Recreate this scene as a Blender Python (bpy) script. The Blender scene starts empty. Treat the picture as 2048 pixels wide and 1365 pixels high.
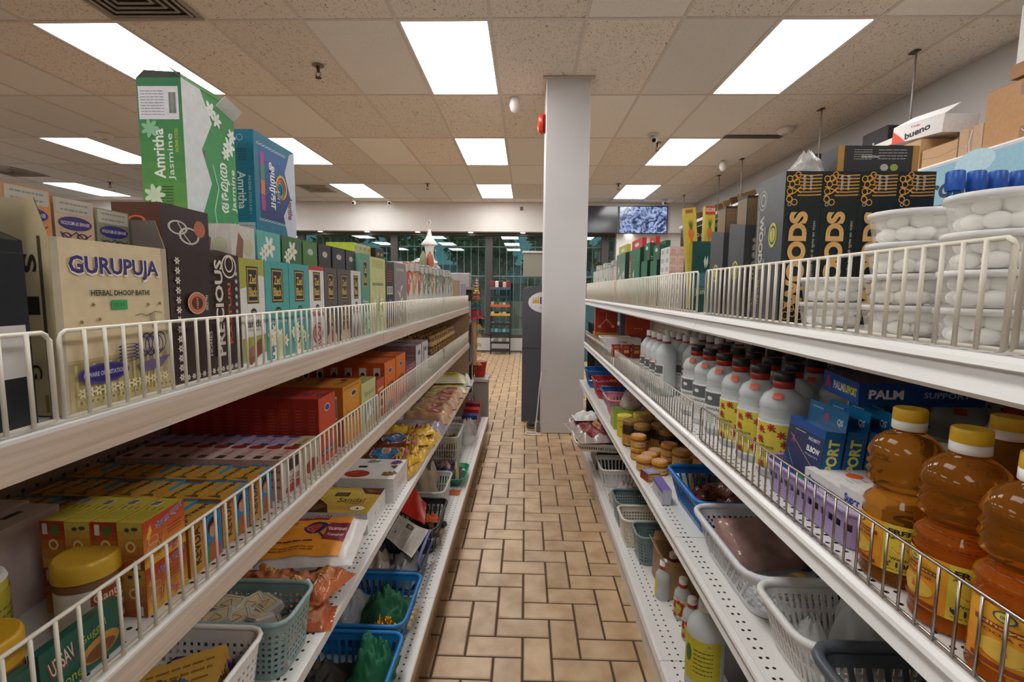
import bpy, math, random
from mathutils import Matrix, Vector
random.seed(7)
C = bpy.context.scene.collection
SC = bpy.context.scene
# ---------------------------------------------------------------- camera
F_PX, PITCH, YAW, ROLL, HC = 976.235, .1034, .0277, .0101, 1.2375
_fwd = Vector((-math.sin(YAW)*math.cos(PITCH), math.cos(YAW)*math.cos(PITCH), -math.sin(PITCH)))
_rt = Vector((math.cos(YAW), math.sin(YAW), 0)); _up = _rt.cross(_fwd)
CR = _rt*math.cos(ROLL)+_up*math.sin(ROLL); CU = _up*math.cos(ROLL)-_rt*math.sin(ROLL)
cd = bpy.data.cameras.new('camera'); cam = bpy.data.objects.new('camera', cd); C.objects.link(cam)
cd.sensor_width = 36; cd.lens = F_PX/2048*36; cd.clip_start = .02; cd.clip_end = 100
M = Matrix((CR, CU, -_fwd)).transposed().to_4x4(); M.translation = (0, 0, HC); cam.matrix_world = M
SC.camera = cam
def ray(x, y): return _fwd+CR*((x-1024)/F_PX)-CU*((y-682.5)/F_PX)
def onX(x, y, X): d = ray(x, y); return Vector((0, 0, HC))+d*(X/d.x)
def onY(x, y, Y): d = ray(x, y); return Vector((0, 0, HC))+d*(Y/d.y)
def onZ(x, y, Z): d = ray(x, y); return Vector((0, 0, HC))+d*((Z-HC)/d.z)
# ---------------------------------------------------------------- view, world
SC.view_settings.view_transform = 'Standard'; SC.view_settings.look = 'None'
SC.view_settings.gamma = 1; SC.view_settings.use_curve_mapping = False
SC.view_settings.exposure = .95
wd = bpy.data.worlds.new('dusk_sky'); SC.world = wd; wd.use_nodes = True
wn = wd.node_tree.nodes['Background']; wn.inputs[0].default_value = (.035, .10, .115, 1); wn.inputs[1].default_value = 1.0
SC.cycles.diffuse_bounces = 6; SC.cycles.transparent_max_bounces = 12
PANEL_E = 6.5          # ceiling panel emission
# ---------------------------------------------------------------- materials
def lin(h):
    h = h.lstrip('#'); o = []
    for i in (0, 2, 4):
        c = int(h[i:i+2], 16)/255; o.append(c/12.92 if c <= .04045 else ((c+.055)/1.055)**2.4)
    return (*o, 1)
_mats = {}
def newmat(name):
    m = bpy.data.materials.new(name); m.use_nodes = True; nt = m.node_tree
    return m, nt, nt.nodes['Principled BSDF']
def mt(col, r=.45, metal=0, trans=0, alpha=1, emit=0, var=.06, sheen=0, bump=0, scale=60, ior=1.45):
    key = (col, r, metal, trans, alpha, emit, var, bump, scale, ior)
    if key in _mats: return _mats[key]
    m, nt, b = newmat('paint_'+col)
    b.inputs['Roughness'].default_value = r; b.inputs['Metallic'].default_value = metal
    b.inputs['Base Color'].default_value = lin(col)
    b.inputs['Transmission Weight'].default_value = trans; b.inputs['Alpha'].default_value = alpha
    b.inputs['IOR'].default_value = ior
    if emit:
        b.inputs['Emission Color'].default_value = lin(col); b.inputs['Emission Strength'].default_value = emit
    if (var or bump) and not trans:
        tc = nt.nodes.new('ShaderNodeTexCoord'); nz = nt.nodes.new('ShaderNodeTexNoise')
        nz.inputs['Scale'].default_value = scale; nz.inputs['Detail'].default_value = 3
        nt.links.new(tc.outputs['Object'], nz.inputs['Vector'])
        if var:
            mr = nt.nodes.new('ShaderNodeMapRange'); mr.inputs[1].default_value = .3; mr.inputs[2].default_value = .7
            mr.inputs[3].default_value = 1-var; mr.inputs[4].default_value = 1+var
            hs = nt.nodes.new('ShaderNodeHueSaturation'); hs.inputs['Color'].default_value = lin(col)
            nt.links.new(nz.outputs[0], mr.inputs[0]); nt.links.new(mr.outputs[0], hs.inputs['Value'])
            nt.links.new(hs.outputs[0], b.inputs['Base Color'])
        if bump:
            bp = nt.nodes.new('ShaderNodeBump'); bp.inputs['Strength'].default_value = bump; bp.inputs['Distance'].default_value = .01
            nt.links.new(nz.outputs[0], bp.inputs['Height']); nt.links.new(bp.outputs[0], b.inputs['Normal'])
    _mats[key] = m; return m
def clear(tint='e8e8ea', a=.22, r=.12, bump=.6, scale=25):
    return mt(tint, r, 0, 0, a, 0, .02, bump=bump, scale=scale)
def glass(col, r=.03, ior=1.2): return mt(col, r, 0, 1, 1, 0, 0, ior=ior)
# ---------------------------------------------------------------- mesh builder
_txt = {}
def glyph(s, bold):
    k = (s, bold)
    if k not in _txt:
        cu = bpy.data.curves.new('t', 'FONT'); cu.body = s; cu.size = 1; cu.resolution_u = 6 if len(s) <= 6 else 2; cu.offset = bold
        ob = bpy.data.objects.new('t', cu); me = bpy.data.meshes.new_from_object(ob)
        vs = [(v.co.x, v.co.y) for v in me.vertices]; fs = [tuple(p.vertices) for p in me.polygons]
        bpy.data.objects.remove(ob); bpy.data.curves.remove(cu); bpy.data.meshes.remove(me)
        if not vs: vs = [(0, 0), (1, 1)]
        x0 = min(v[0] for v in vs); x1 = max(v[0] for v in vs); y0 = min(v[1] for v in vs); y1 = max(v[1] for v in vs)
        _txt[k] = ([((v[0]-x0)/(x1-x0 or 1)-.5, (v[1]-y0)/(y1-y0 or 1)-.5) for v in vs], fs)
    return _txt[k]
class MB:
    def __init__(s): s.v = []; s.f = []; s.m = []; s.mats = []; s.sm = []
    def mi(s, mat):
        if isinstance(mat, str): mat = mt(mat)
        if mat not in s.mats: s.mats.append(mat)
        return s.mats.index(mat)
    def add(s, vs, fs, mat, T=None, smooth=False):
        n = len(s.v); i = s.mi(mat)
        s.v += [tuple(T @ Vector(p)) for p in vs] if T else [tuple(p) for p in vs]
        for f in fs: s.f.append(tuple(a+n for a in f)); s.m.append(i); s.sm.append(smooth)
        return s
    def box(s, x0, x1, y0, y1, z0, z1, mat, T=None):
        vs = [(x, y, z) for z in (z0, z1) for y in (y0, y1) for x in (x0, x1)]
        fs = [(0, 2, 3, 1), (4, 5, 7, 6), (0, 1, 5, 4), (2, 6, 7, 3), (0, 4, 6, 2), (1, 3, 7, 5)]
        return s.add(vs, fs, mat, T)
    def cbox(s, x0, x1, y0, y1, z0, z1, mat, c=.003, T=None):   # box with chamfered edges
        import itertools
        vs = []; idx = {}
        X, Y, Z = (x0, x1), (y0, y1), (z0, z1)
        for i, j, k in itertools.product((0, 1), repeat=3):
            p = (X[i], Y[j], Z[k]); sg = (1-2*i, 1-2*j, 1-2*k)
            for a in range(3):
                q = [p[b]+(0 if b == a else sg[b]*c) for b in range(3)]; idx[i, j, k, a] = len(vs); vs.append(q)
        fs = []
        for i in (0, 1):
            r = [(0, 0), (0, 1), (1, 1), (1, 0)]
            fs.append([idx[i, a, b, 0] for a, b in r]); fs.append([idx[a, i, b, 1] for a, b in r]); fs.append([idx[a, b, i, 2] for a, b in r])
        for a, b in itertools.product((0, 1), repeat=2):
            fs.append([idx[0, a, b, 1], idx[1, a, b, 1], idx[1, a, b, 2], idx[0, a, b, 2]])
            fs.append([idx[a, 0, b, 0], idx[a, 1, b, 0], idx[a, 1, b, 2], idx[a, 0, b, 2]])
            fs.append([idx[a, b, 0, 0], idx[a, b, 1, 0], idx[a, b, 1, 1], idx[a, b, 0, 1]])
        for k in itertools.product((0, 1), repeat=3): fs.append([idx[(*k, a)] for a in range(3)])
        return s.add(vs, fs, mat, T)
    def lathe(s, prof, mat, n=24, T=None, smooth=True, cap=True):
        vs = []; fs = []
        for r, z in prof:
            for k in range(n): a = 2*math.pi*k/n; vs.append((r*math.cos(a), r*math.sin(a), z))
        for j in range(len(prof)-1):
            for k in range(n): k2 = (k+1) % n; fs.append((j*n+k, j*n+k2, (j+1)*n+k2, (j+1)*n+k))
        s.add(vs, fs, mat, T, smooth)
        if cap: s.add([vs[k] for k in range(n)], [tuple(range(n))[::-1]], mat, T); s.add([vs[(len(prof)-1)*n+k] for k in range(n)], [tuple(range(n))], mat, T)
        return s
    def tube(s, pts, r, mat, n=6, closed=False, T=None):
        pts = [Vector(p) for p in pts]; vs = []; fs = []; N = len(pts)
        for i, p in enumerate(pts):
            a = pts[(i-1) % N] if (i or closed) else p; b = pts[(i+1) % N] if (i < N-1 or closed) else p
            t = (b-a).normalized() if (b-a).length > 1e-9 else Vector((0, 0, 1))
            u = t.cross(Vector((0, 0, 1)) if abs(t.z) < .9 else Vector((1, 0, 0))).normalized(); w = t.cross(u)
            for k in range(n): an = 2*math.pi*k/n; vs.append(p+u*(r*math.cos(an))+w*(r*math.sin(an)))
        for i in range(N if closed else N-1):
            i2 = (i+1) % N
            for k in range(n): k2 = (k+1) % n; fs.append((i*n+k, i2*n+k, i2*n+k2, i*n+k2))
        if not closed: fs += [tuple(range(n)), tuple((N-1)*n+k for k in range(n))[::-1]]
        return s.add(vs, fs, mat, T, True)
    def grid(s, fn, nu, nv, mat, smooth=True, T=None):
        vs = [fn(i/nu, j/nv) for j in range(nv+1) for i in range(nu+1)]
        fs = [(j*(nu+1)+i, j*(nu+1)+i+1, (j+1)*(nu+1)+i+1, (j+1)*(nu+1)+i) for j in range(nv) for i in range(nu)]
        return s.add(vs, fs, mat, T, smooth)
    # ---- printing on a surface: mp(u, v, lift) -> point; su, sv are its size in metres
    def art(s, mp, su, sv, cmds, div=1, flat=True, lift0=.00025):
        for q, c in enumerate(cmds):
            L = lift0+.00009*q; k = c[0]
            def poly(pts, col): s.add([mp(u, v, L) for u, v in pts], [tuple(range(len(pts)))], col)
            def rect(u0, v0, u1, v1, col, nu=div, nv=div):
                s.grid(lambda a, b: mp(u0+(u1-u0)*a, v0+(v1-v0)*b, L), nu, nv, col, not flat)
            def ell(cu, cv, ru, rv, col, n=20):
                if div > 1:
                    s.grid(lambda a, b: mp(cu+ru*b*math.cos(6.2832*a), cv+rv*b*math.sin(6.2832*a), L), n, 3, col, not flat); return
                poly([(cu+ru*math.cos(6.2832*i/n), cv+rv*math.sin(6.2832*i/n)) for i in range(n)], col)
            def line(pts, th, col):
                for (a, b), (e, g) in zip(pts, pts[1:]):
                    dx, dy = (e-a)*su, (g-b)*sv; l = math.hypot(dx, dy) or 1; nx, ny = -dy/l*th/2/su, dx/l*th/2/sv
                    poly([(a-nx, b-ny), (e-nx, g-ny), (e+nx, g+ny), (a+nx, b+ny)], col)
            if k == 'r': rect(*c[1:6])
            elif k == 'e': ell(*c[1:6])
            elif k == 'o':
                _, cu, cv, ru, rv, col, th = c; n = 24; vs = []
                for i in range(n):
                    a = 6.2832*i/n
                    vs += [mp(cu+ru*math.cos(a), cv+rv*math.sin(a), L), mp(cu+ru*(1-th)*math.cos(a), cv+rv*(1-th)*math.sin(a), L)]
                s.add(vs, [(2*i, 2*((i+1) % n), 2*((i+1) % n)+1, 2*i+1) for i in range(n)], col)
            elif k == 't':
                _, st, cu, cv, ln, h, col = c[:7]; rot = c[7] if len(c) > 7 else 0; bold = c[8] if len(c) > 8 else .01
                gv, gf = glyph(st, bold); cs, sn = math.cos(math.radians(rot)), math.sin(math.radians(rot))
                if abs(rot) == 90: A, B = ln*sv, h*su
                else: A, B = ln*su, h*sv
                s.add([mp(cu+(a*A*cs-b*B*sn)/su, cv+(a*A*sn+b*B*cs)/sv, L) for a, b in gv], gf, col)
            elif k == 'p': poly(c[1], c[2])
            elif k == 'l': line(c[1], c[2], c[3])
            elif k == 'L':
                _, u0, v0, u1, v1, n, col = c; R = random.Random(int(u0*97+v0*31+n))
                for i in range(n):
                    y = v1-(v1-v0)*(i+.5)/n; h = (v1-v0)/n*.28; u = u0
                    while u < u1-.02*(u1-u0):
                        w = (u1-u0)*R.uniform(.08, .25); e = min(u1, u+w); rect(u, y-h/2, e, y+h/2, col); u = e+(u1-u0)*.03
            elif k == 'b':
                _, u0, v0, u1, v1 = c[:5]; rect(u0, v0, u1, v1, 'e9e6e2'); R = random.Random(3); L += .0001; u = u0+(u1-u0)*.06
                while u < u1-(u1-u0)*.06:
                    w = (u1-u0)*R.choice((.015, .03, .045)); rect(u, v0+(v1-v0)*.1, u+w, v1-(v1-v0)*.1, '26252a'); u += w+(u1-u0)*R.choice((.02, .035))
            elif k == 'f':
                _, cu, cv, r, n, col, c2 = c
                for i in range(n):
                    a = 6.2832*i/n; px, py = cu+r*.55*math.cos(a)/su, cv+r*.55*math.sin(a)/sv
                    pts = []
                    for j in range(10):
                        t = 6.2832*j/10; ex, ey = .5*r*math.cos(t), .24*r*math.sin(t)
                        pts.append((px+(ex*math.cos(a)-ey*math.sin(a))/su, py+(ex*math.sin(a)+ey*math.cos(a))/sv))
                    poly(pts, col); L += .00004
                ell(cu, cv, r*.22/su, r*.22/sv, c2, 8)
            elif k == 'g':
                _, u0, v0, u1, v1, c1, c2, n = c; A, B = [[int(h[i:i+2], 16) for i in (0, 2, 4)] for h in (c1, c2)]
                for i in range(n):
                    t = i/(n-1); col = '%02x%02x%02x' % tuple(int(a+(b-a)*t) for a, b in zip(A, B))
                    rect(u0, v0+(v1-v0)*i/n, u1, v0+(v1-v0)*(i+1)/n, col)
        return s
    def build(s, name, parent=None, loc=(0, 0, 0), rz=0, rot=None, label=None, cat=None, group=None, kind=None, mods=()):
        me = bpy.data.meshes.new(name); me.from_pydata(s.v, [], s.f)
        for m in s.mats: me.materials.append(m)
        me.polygons.foreach_set('material_index', s.m); me.polygons.foreach_set('use_smooth', s.sm); me.update()
        o = bpy.data.objects.new(name, me); C.objects.link(o); o.location = loc
        o.rotation_euler = rot if rot else (0, 0, rz)
        if parent: o.parent = parent
        for mtp, kw in mods:
            md = o.modifiers.new(mtp.lower(), mtp)
            for a, b in kw.items(): setattr(md, a, b)
        tag(o, label, cat, group, kind); return o
def tag(o, label=None, cat=None, group=None, kind=None):
    for k, v in (('label', label), ('category', cat), ('group', group), ('kind', kind)):
        if v: o[k] = v
    return o
def empty(name, loc, label, cat, group=None, rz=0, rot=None, kind=None):
    o = bpy.data.objects.new(name, None); C.objects.link(o); o.location = loc; o.rotation_euler = rot if rot else (0, 0, rz)
    o.empty_display_size = .05; return tag(o, label, cat, group, kind)
def dup(o, loc=None, rz=None, label=None, rot=None, scale=None, par=None):
    c = o.copy(); C.objects.link(c)
    if par: c.parent = par
    else:
        if loc is not None: c.location = loc
        if rz is not None: c.rotation_euler = (0, 0, rz)
        if rot is not None: c.rotation_euler = rot
        if scale is not None: c.scale = scale
        if label: c['label'] = label
    for ch in [x for x in o.children]: dup(ch, par=c)
    return c
SOL = lambda t, off=-1: ('SOLIDIFY', dict(thickness=t, offset=off))
ORD = ['first', 'second', 'third', 'fourth', 'fifth', 'sixth', 'seventh', 'eighth', 'ninth', 'tenth', 'eleventh', 'twelfth', 'thirteenth', 'fourteenth', 'fifteenth', 'sixteenth']
PI = math.pi; LZ, RZ = PI/2, -PI/2      # goods on the left face +x, goods on the right face -x
def frames(w, d, h):
    V = Vector
    def fr(o, U, W, N):
        return lambda u, v, l: V(o)+V(U)*u+V(W)*v+V(N)*l
    return {'F': (fr((-w/2, -d/2, 0), (w, 0, 0), (0, 0, h), (0, -1, 0)), w, h),
            'B': (fr((w/2, d/2, 0), (-w, 0, 0), (0, 0, h), (0, 1, 0)), w, h),
            'R': (fr((w/2, -d/2, 0), (0, d, 0), (0, 0, h), (1, 0, 0)), d, h),
            'L': (fr((-w/2, d/2, 0), (0, -d, 0), (0, 0, h), (-1, 0, 0)), d, h),
            'T': (fr((-w/2, -d/2, h), (w, 0, 0), (0, d, 0), (0, 0, 1)), w, d)}
def boxmesh(w, d, h, cols, art=None, m=None, r=.35):
    m = m or MB(); fr = frames(w, d, h)
    if isinstance(cols, str): cols = {'F': cols}
    base = cols.get('F')
    m.box(-w/2, w/2, -d/2, d/2, 0, h, mt(base, r))
    for k in 'FBRLT':
        if k in cols and cols[k] != base:
            mp, su, sv = fr[k]; m.add([mp(a, b, .0001) for a, b in ((0, 0), (1, 0), (1, 1), (0, 1))], [(0, 1, 2, 3)], mt(cols[k], r))
    for k, cm in (art or {}).items():
        mp, su, sv = fr[k]; m.art(mp, su, sv, cm)
    return m
def pack(name, label, cat, loc, size, rz, cols, art=None, group=None, rot=None, r=.35):
    return boxmesh(*size, cols, art, r=r).build(name, loc=loc, rz=rz, rot=rot, label=label, cat=cat, group=group)
def disp(name, label, cat, loc, size, hf, rz, col, art=None, side=None, group=None, inner='6b6259', slope=.3, rot=None):
    """open-fronted display carton: low front, sides cut on a slope up to a taller back"""
    w, d, h = size; m = MB(); a, b = w/2, d/2; k = -b+slope*d
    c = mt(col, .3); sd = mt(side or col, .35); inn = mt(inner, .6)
    m.add([(-a, -b, 0), (a, -b, 0), (a, -b, hf), (-a, -b, hf)], [(0, 1, 2, 3)], c)
    m.add([(-a, b, 0), (a, b, 0), (a, b, h), (-a, b, h)], [(3, 2, 1, 0)], sd)
    m.add([(-a, -b, 0), (a, -b, 0), (a, b, 0), (-a, b, 0)], [(3, 2, 1, 0)], sd)
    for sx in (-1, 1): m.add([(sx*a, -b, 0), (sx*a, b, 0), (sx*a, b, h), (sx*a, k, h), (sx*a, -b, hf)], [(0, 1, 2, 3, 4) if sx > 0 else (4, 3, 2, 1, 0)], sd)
    t = .0012; e = a-t; g = b-t
    m.add([(-e, -g, t), (e, -g, t), (e, -g, hf), (-e, -g, hf)], [(3, 2, 1, 0)], inn)
    m.add([(-e, g, t), (e, g, t), (e, g, h), (-e, g, h)], [(0, 1, 2, 3)], inn)
    for sx in (-1, 1): m.add([(sx*e, -g, t), (sx*e, g, t), (sx*e, g, h), (sx*e, k, h), (sx*e, -g, hf)], [(4, 3, 2, 1, 0) if sx > 0 else (0, 1, 2, 3, 4)], inn)
    fr = frames(w, d, hf)
    for kk, cm in (art or {}).items():
        mp, su, sv = fr[kk]; m.art(mp, su, sv, cm)
    return m.build(name, loc=loc, rz=rz, rot=rot, label=label, cat=cat, group=group)
# ---------------------------------------------------------------- the room
ZC = HC+1.7221; GX, GY = -.8591, 3.3017; XW = 3.27; YW = 9.8; XL = -9.4; YB = -3.2
def tilemat(name, c1, c2, heavy):
    m, nt, b = newmat(name); L = nt.links.new; N = nt.nodes.new
    tc = N('ShaderNodeTexCoord'); mp = N('ShaderNodeMapping'); L(tc.outputs['Object'], mp.inputs[0])
    mp.inputs['Scale'].default_value = (75, 42, 60) if heavy else (150, 150, 100)
    nz = N('ShaderNodeTexNoise'); nz.inputs['Scale'].default_value = 1; nz.inputs['Detail'].default_value = 2; nz.inputs['Distortion'].default_value = 1.6
    L(mp.outputs[0], nz.inputs['Vector'])
    cr = N('ShaderNodeValToRGB'); e = cr.color_ramp.elements
    e[0].position = .335 if heavy else .3; e[0].color = lin(c2); e[1].position = .39 if heavy else .44; e[1].color = lin(c1)
    L(nz.outputs[0], cr.inputs[0])
    gm = N('ShaderNodeNewGeometry'); mr = N('ShaderNodeMapRange'); mr.inputs[3].default_value = .9; mr.inputs[4].default_value = 1.04
    hs = N('ShaderNodeHueSaturation'); L(gm.outputs['Random Per Island'], mr.inputs[0]); L(mr.outputs[0], hs.inputs['Value'])
    L(cr.outputs[0], hs.inputs['Color']); L(hs.outputs[0], b.inputs['Base Color']); b.inputs['Roughness'].default_value = .95
    bp = N('ShaderNodeBump'); bp.inputs['Strength'].default_value = .5; bp.inputs['Distance'].default_value = .004
    L(nz.outputs[0], bp.inputs['Height']); L(bp.outputs[0], b.inputs['Normal']); return m
TF = tilemat('fine_mineral_tile', 'f4f0e9', 'dad1c6', False); TH = tilemat('fissured_mineral_tile', 'f0e7db', '94806c', True)
heavy = {(-2, 0), (1, 0), (2, 0), (-2, -1), (0, -1), (1, -1), (-1, -1), (-3, 0), (-4, -1), (5, 0), (0, 1), (1, 1), (5, 1), (6, 0), (-5, 0), (-2, 1), (-1, 1)}
cm_ = MB(); R = random.Random(5)
lights = [(k, j) for j in (0, 2, 4) for k in (4, 0, -4, -8, -12)]+[(k, j) for j in (-2, -4) for k in (4, 0, -4, -8)]
ks, js = range(-15, 8), range(-6, 6)
for k in ks:
    for j in js:
        if (k, j) in lights: continue
        x0, y0 = GX+.61*k, GY+1.22*j; x1, y1 = min(x0+.61, XW), min(y0+1.22, YW+.05)
        if x0 >= XW or x0 < XL-.7: continue
        z = ZC+R.uniform(0, .0015)
        mat = TH if (k, j) in heavy or R.random() < .28 else TF
        cm_.add([(x0+.004, y0+.004, z), (x1-.004, y0+.004, z), (x1-.004, y1-.004, z), (x0+.004, y1-.004, z)], [(3, 2, 1, 0)], mat)
cm_.box(XL, XW, YB, YW+.6, ZC+.03, ZC+.1, 'b5a79b')
cm_.build('ceiling', kind='structure')
tb = MB(); gm_ = mt('d9cfc5', .5)
for k in ks:
    x = GX+.61*k
    if XL < x < XW: tb.box(x-.012, x+.012, YB, YW, ZC-.004, ZC+.028, gm_)
for j in js:
    y = GY+1.22*j
    if YB < y < YW: tb.box(XL, XW, y-.012, y+.012, ZC-.0035, ZC+.027, gm_)
tb.box(XW-.02, XW, YB, YW, ZC-.01, ZC, gm_); tb.box(XL, XW, YW-.02, YW, ZC-.01, ZC, gm_)
tb.build('trim_1', kind='structure')
em = mt('ffffff', .5, emit=PANEL_E, var=0)
side = {4: 'right', 0: 'middle', -4: 'left', -8: 'far left', -12: 'outermost left'}
for k, j in lights:
    x0, y0 = GX+.61*k, GY+1.22*j
    dep = {0: 'nearest the camera', 2: 'in the second lit row', 4: 'in the row by the front windows', -2: 'behind the camera', -4: 'far behind the camera'}[j]
    t = empty('ceiling_light', (x0+.305, y0+.61, ZC), f'flat white lit ceiling panel, {side[k]} column, {dep}', 'ceiling light', 'recessed ceiling light panels')
    f = MB()
    for a, b, c, d in ((-.292, .292, -.597, -.582), (-.292, .292, .582, .597), (-.292, -.28, -.582, .582), (.28, .292, -.582, .582)): f.box(a, b, c, d, -.002, .02, 'e6e2dd')
    f.build('light_frame', t)
    MB().box(-.28, .28, -.582, .582, .002, .008, em).build('diffuser', t)
# floor: staggered two-by-one clay tiles
fm, nt, b = newmat('clay_floor_tile'); L = nt.links.new; N = nt.nodes.new
gm = N('ShaderNodeNewGeometry'); tc = N('ShaderNodeTexCoord'); nz = N('ShaderNodeTexNoise'); nz.inputs['Scale'].default_value = 9; nz.inputs['Detail'].default_value = 4
L(tc.outputs['Object'], nz.inputs['Vector'])
cr = N('ShaderNodeValToRGB'); e = cr.color_ramp.elements; e[0].position = .3; e[0].color = lin('a98965'); e[1].position = .72; e[1].color = lin('cdb08e')
mr = N('ShaderNodeMapRange'); mr.inputs[3].default_value = .88; mr.inputs[4].default_value = 1.1; hs = N('ShaderNodeHueSaturation')
L(nz.outputs[0], cr.inputs[0]); L(cr.outputs[0], hs.inputs['Color']); L(gm.outputs['Random Per Island'], mr.inputs[0]); L(mr.outputs[0], hs.inputs['Value'])
L(hs.outputs[0], b.inputs['Base Color']); b.inputs['Roughness'].default_value = .38; b.inputs['Specular IOR Level'].default_value = .4
fl = MB(); w = .0985; g = .0036; fl.box(XL, XW, YB, YW+.6, -.05, -.003, mt('4f3c2c', .9))
x_off = onZ(1089, 1112, 0).x; y_off = onZ(1089, 1101.5, 0).y
for r in range(-34, 101):
    for c in range(-96, 36):
        ph = (c-r) % 4; x0 = x_off+c*w; y0 = y_off+r*w
        if ph == 0: q = (x0, x0+2*w, y0, y0+w)
        elif ph == 3: q = (x0, x0+w, y0, y0+2*w)
        else: continue
        if q[0] < XL or q[1] > XW or q[2] < YB or q[3] > YW: continue
        if not (-1.2 < q[0] < 1.4) and (q[2] < 3.5): continue
        if q[2] > 4.2 and not -3.2 < q[0] < 2.6: continue
        a, b_, c_, d_ = q[0]+g, q[1]-g, q[2]+g, q[3]-g; e_ = .003
        vs = [(a, c_, -.003), (b_, c_, -.003), (b_, d_, -.003), (a, d_, -.003), (a+e_, c_+e_, 0), (b_-e_, c_+e_, 0), (b_-e_, d_-e_, 0), (a+e_, d_-e_, 0)]
        fl.add(vs, [(4, 5, 6, 7), (0, 1, 5, 4), (1, 2, 6, 5), (2, 3, 7, 6), (3, 0, 4, 7)], fm)
fl.build('floor', kind='structure')
WC = mt('d8d3ce', .7, var=.03, scale=4)
MB().box(XW, XW+.1, YB, YW+.6, 0, ZC+.05, mt('bdb9b5', .7, var=.02, scale=3)).build('wall_right', kind='structure')
MB().box(XL-.1, XL, YB, YW+.6, 0, ZC+.05, WC).build('wall_left', kind='structure')
MB().box(XL, XW, YB-.1, YB, 0, ZC+.05, WC).build('wall_back', kind='structure')
fw = MB(); ZS = 2.39; ZW = .26; YG = 10.05
fw.box(XL, XW, YW, YW+.6, ZS, ZC+.05, WC)          # bulkhead over the windows
fw.box(XL, XW, YG-.06, YG+.12, 0, ZW, mt('cfcac6', .6))
fw.box(1.78, XW, YW+.1, YG+.15, ZW, ZS, WC)
fw.build('wall_front', kind='structure')
wf = MB(); dk = mt('4b4645', .5)
mull = [-8.2, -6.4, -4.62, -2.7, -.76, 1.58]
for x in mull: wf.box(x-.07, x+.07, YG-.04, YG+.06, ZW+.05, ZS-.05, dk)
wf.box(XL, 1.78, YG-.04, YG+.06, ZS-.06, ZS, dk); wf.box(XL, 1.78, YG-.04, YG+.06, ZW, ZW+.06, dk)
w_o = wf.build('window_1', kind='structure')
gl, nt, b = newmat('window_glass'); mx = nt.nodes.new('ShaderNodeMixShader'); tr = nt.nodes.new('ShaderNodeBsdfTransparent'); gs = nt.nodes.new('ShaderNodeBsdfGlossy')
tr.inputs[0].default_value = lin('d5eae6'); gs.inputs['Roughness'].default_value = .01; gs.inputs[0].default_value = (.8, .95, .95, 1); mx.inputs[0].default_value = .13
nt.links.new(tr.outputs[0], mx.inputs[1]); nt.links.new(gs.outputs[0], mx.inputs[2]); nt.links.new(mx.outputs[0], nt.nodes['Material Output'].inputs[0])
pg = MB(); xs = [XL]+mull+[1.78]
for a, c in zip(xs, xs[1:]): pg.add([(a, YG+.02, ZW+.06), (c, YG+.02, ZW+.06), (c, YG+.02, ZS-.06), (a, YG+.02, ZS-.06)], [(0, 1, 2, 3)], gl)
pg.build('window_pane', w_o, kind='structure')
# security grille outside
gr = MB(); gw = mt('a9b4b0', .5); y = YG+.2
for z in (2.13, 1.53, .42): gr.box(XL, 1.7, y-.008, y+.008, z-.01, z+.01, gw)
gr.build('rail_bars', gro := empty('window_grille', (0, 0, 0), 'white welded steel security bars outside the front windows', 'security grille'))
n = 0; x = -5.0
while x < 1.7:
    MB().box(-.006, .006, -.006, .006, 0, 1.95, gw).build('upright_bar', gro, loc=(x, y+.017, .33)); x += .148; n += 1
# outside
MB().box(-14, 8, YW+.62, 22, -.35, -.2, mt('39403d', .9)).build('ground', kind='structure')
R = random.Random(11); lf = mt('4a8a58', .6, var=.3, scale=2)
def tree(x, yy, h, wd_, label, nleaf=2600):
    t = empty('street_tree', (x, yy, -.2), label, 'tree', 'trees beyond the front windows')
    MB().lathe([(.16, 0), (.12, .8), (.09, h*.6)], mt('2b211b', .9), 9).build('trunk', t)
    m = MB(); q = []
    for i in range(7): q.append((R.uniform(-wd_*.6, wd_*.6), R.uniform(-.6, .6), h*R.uniform(.2, .95), wd_*R.uniform(.35, .55)))
    for i in range(nleaf):
        bx = R.choice(q); d = Vector((R.gauss(0, 1), R.gauss(0, 1), R.gauss(0, 1))).normalized()*bx[3]*R.uniform(.6, 1.05)
        p = Vector(bx[:3])+d; a = Vector((R.gauss(0, 1), R.gauss(0, 1), R.gauss(0, .6))).normalized()*.13; c = d.cross(a).normalized()*.065
        m.add([p-a, p+c, p+a, p-c], [(0, 1, 2, 3)], lf)
    m.build('crown', t)
tree(-3.9, 11.9, 3.6, 1.5, 'dark leafy tree outside, behind the white tower ornament')
tree(-1.5, 15.2, 3.4, 1.3, 'dark leafy tree outside, left of the window post')
tree(1.2, 13.2, 3.8, 1.4, 'dark leafy tree outside, above the wire snack rack')
tree(-6.9, 12.5, 3.3, 1.4, 'dark leafy tree outside, seen left of the blue incense carton')
tree(2.2, 14.5, 3.5, 1.3, 'dark leafy tree outside, seen right of the pillar')
MB().box(-.9, .55, 11.0, 11.15, -.2, 1.0, mt('8d8078', .8)).build('low_wall', label='grey brown low wall outside behind the snack rack', cat='wall')
MB().box(.3, .9, 10.7, 11.0, -.2, 3.0, mt('6f6268', .8)).build('gate_post', label='purple grey masonry post outside beside the pillar', cat='post')
bb = MB(); bb.box(-5, 6, 19, 19.4, -.2, 2.2, mt('6fa3ad', .6)); bb.box(-5, 6, 18.6, 19, 1.5, 1.8, mt('9cc4cb', .6))
bb.build('neighbouring_building', label='pale blue low building across the lot outside', cat='building')
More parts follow.
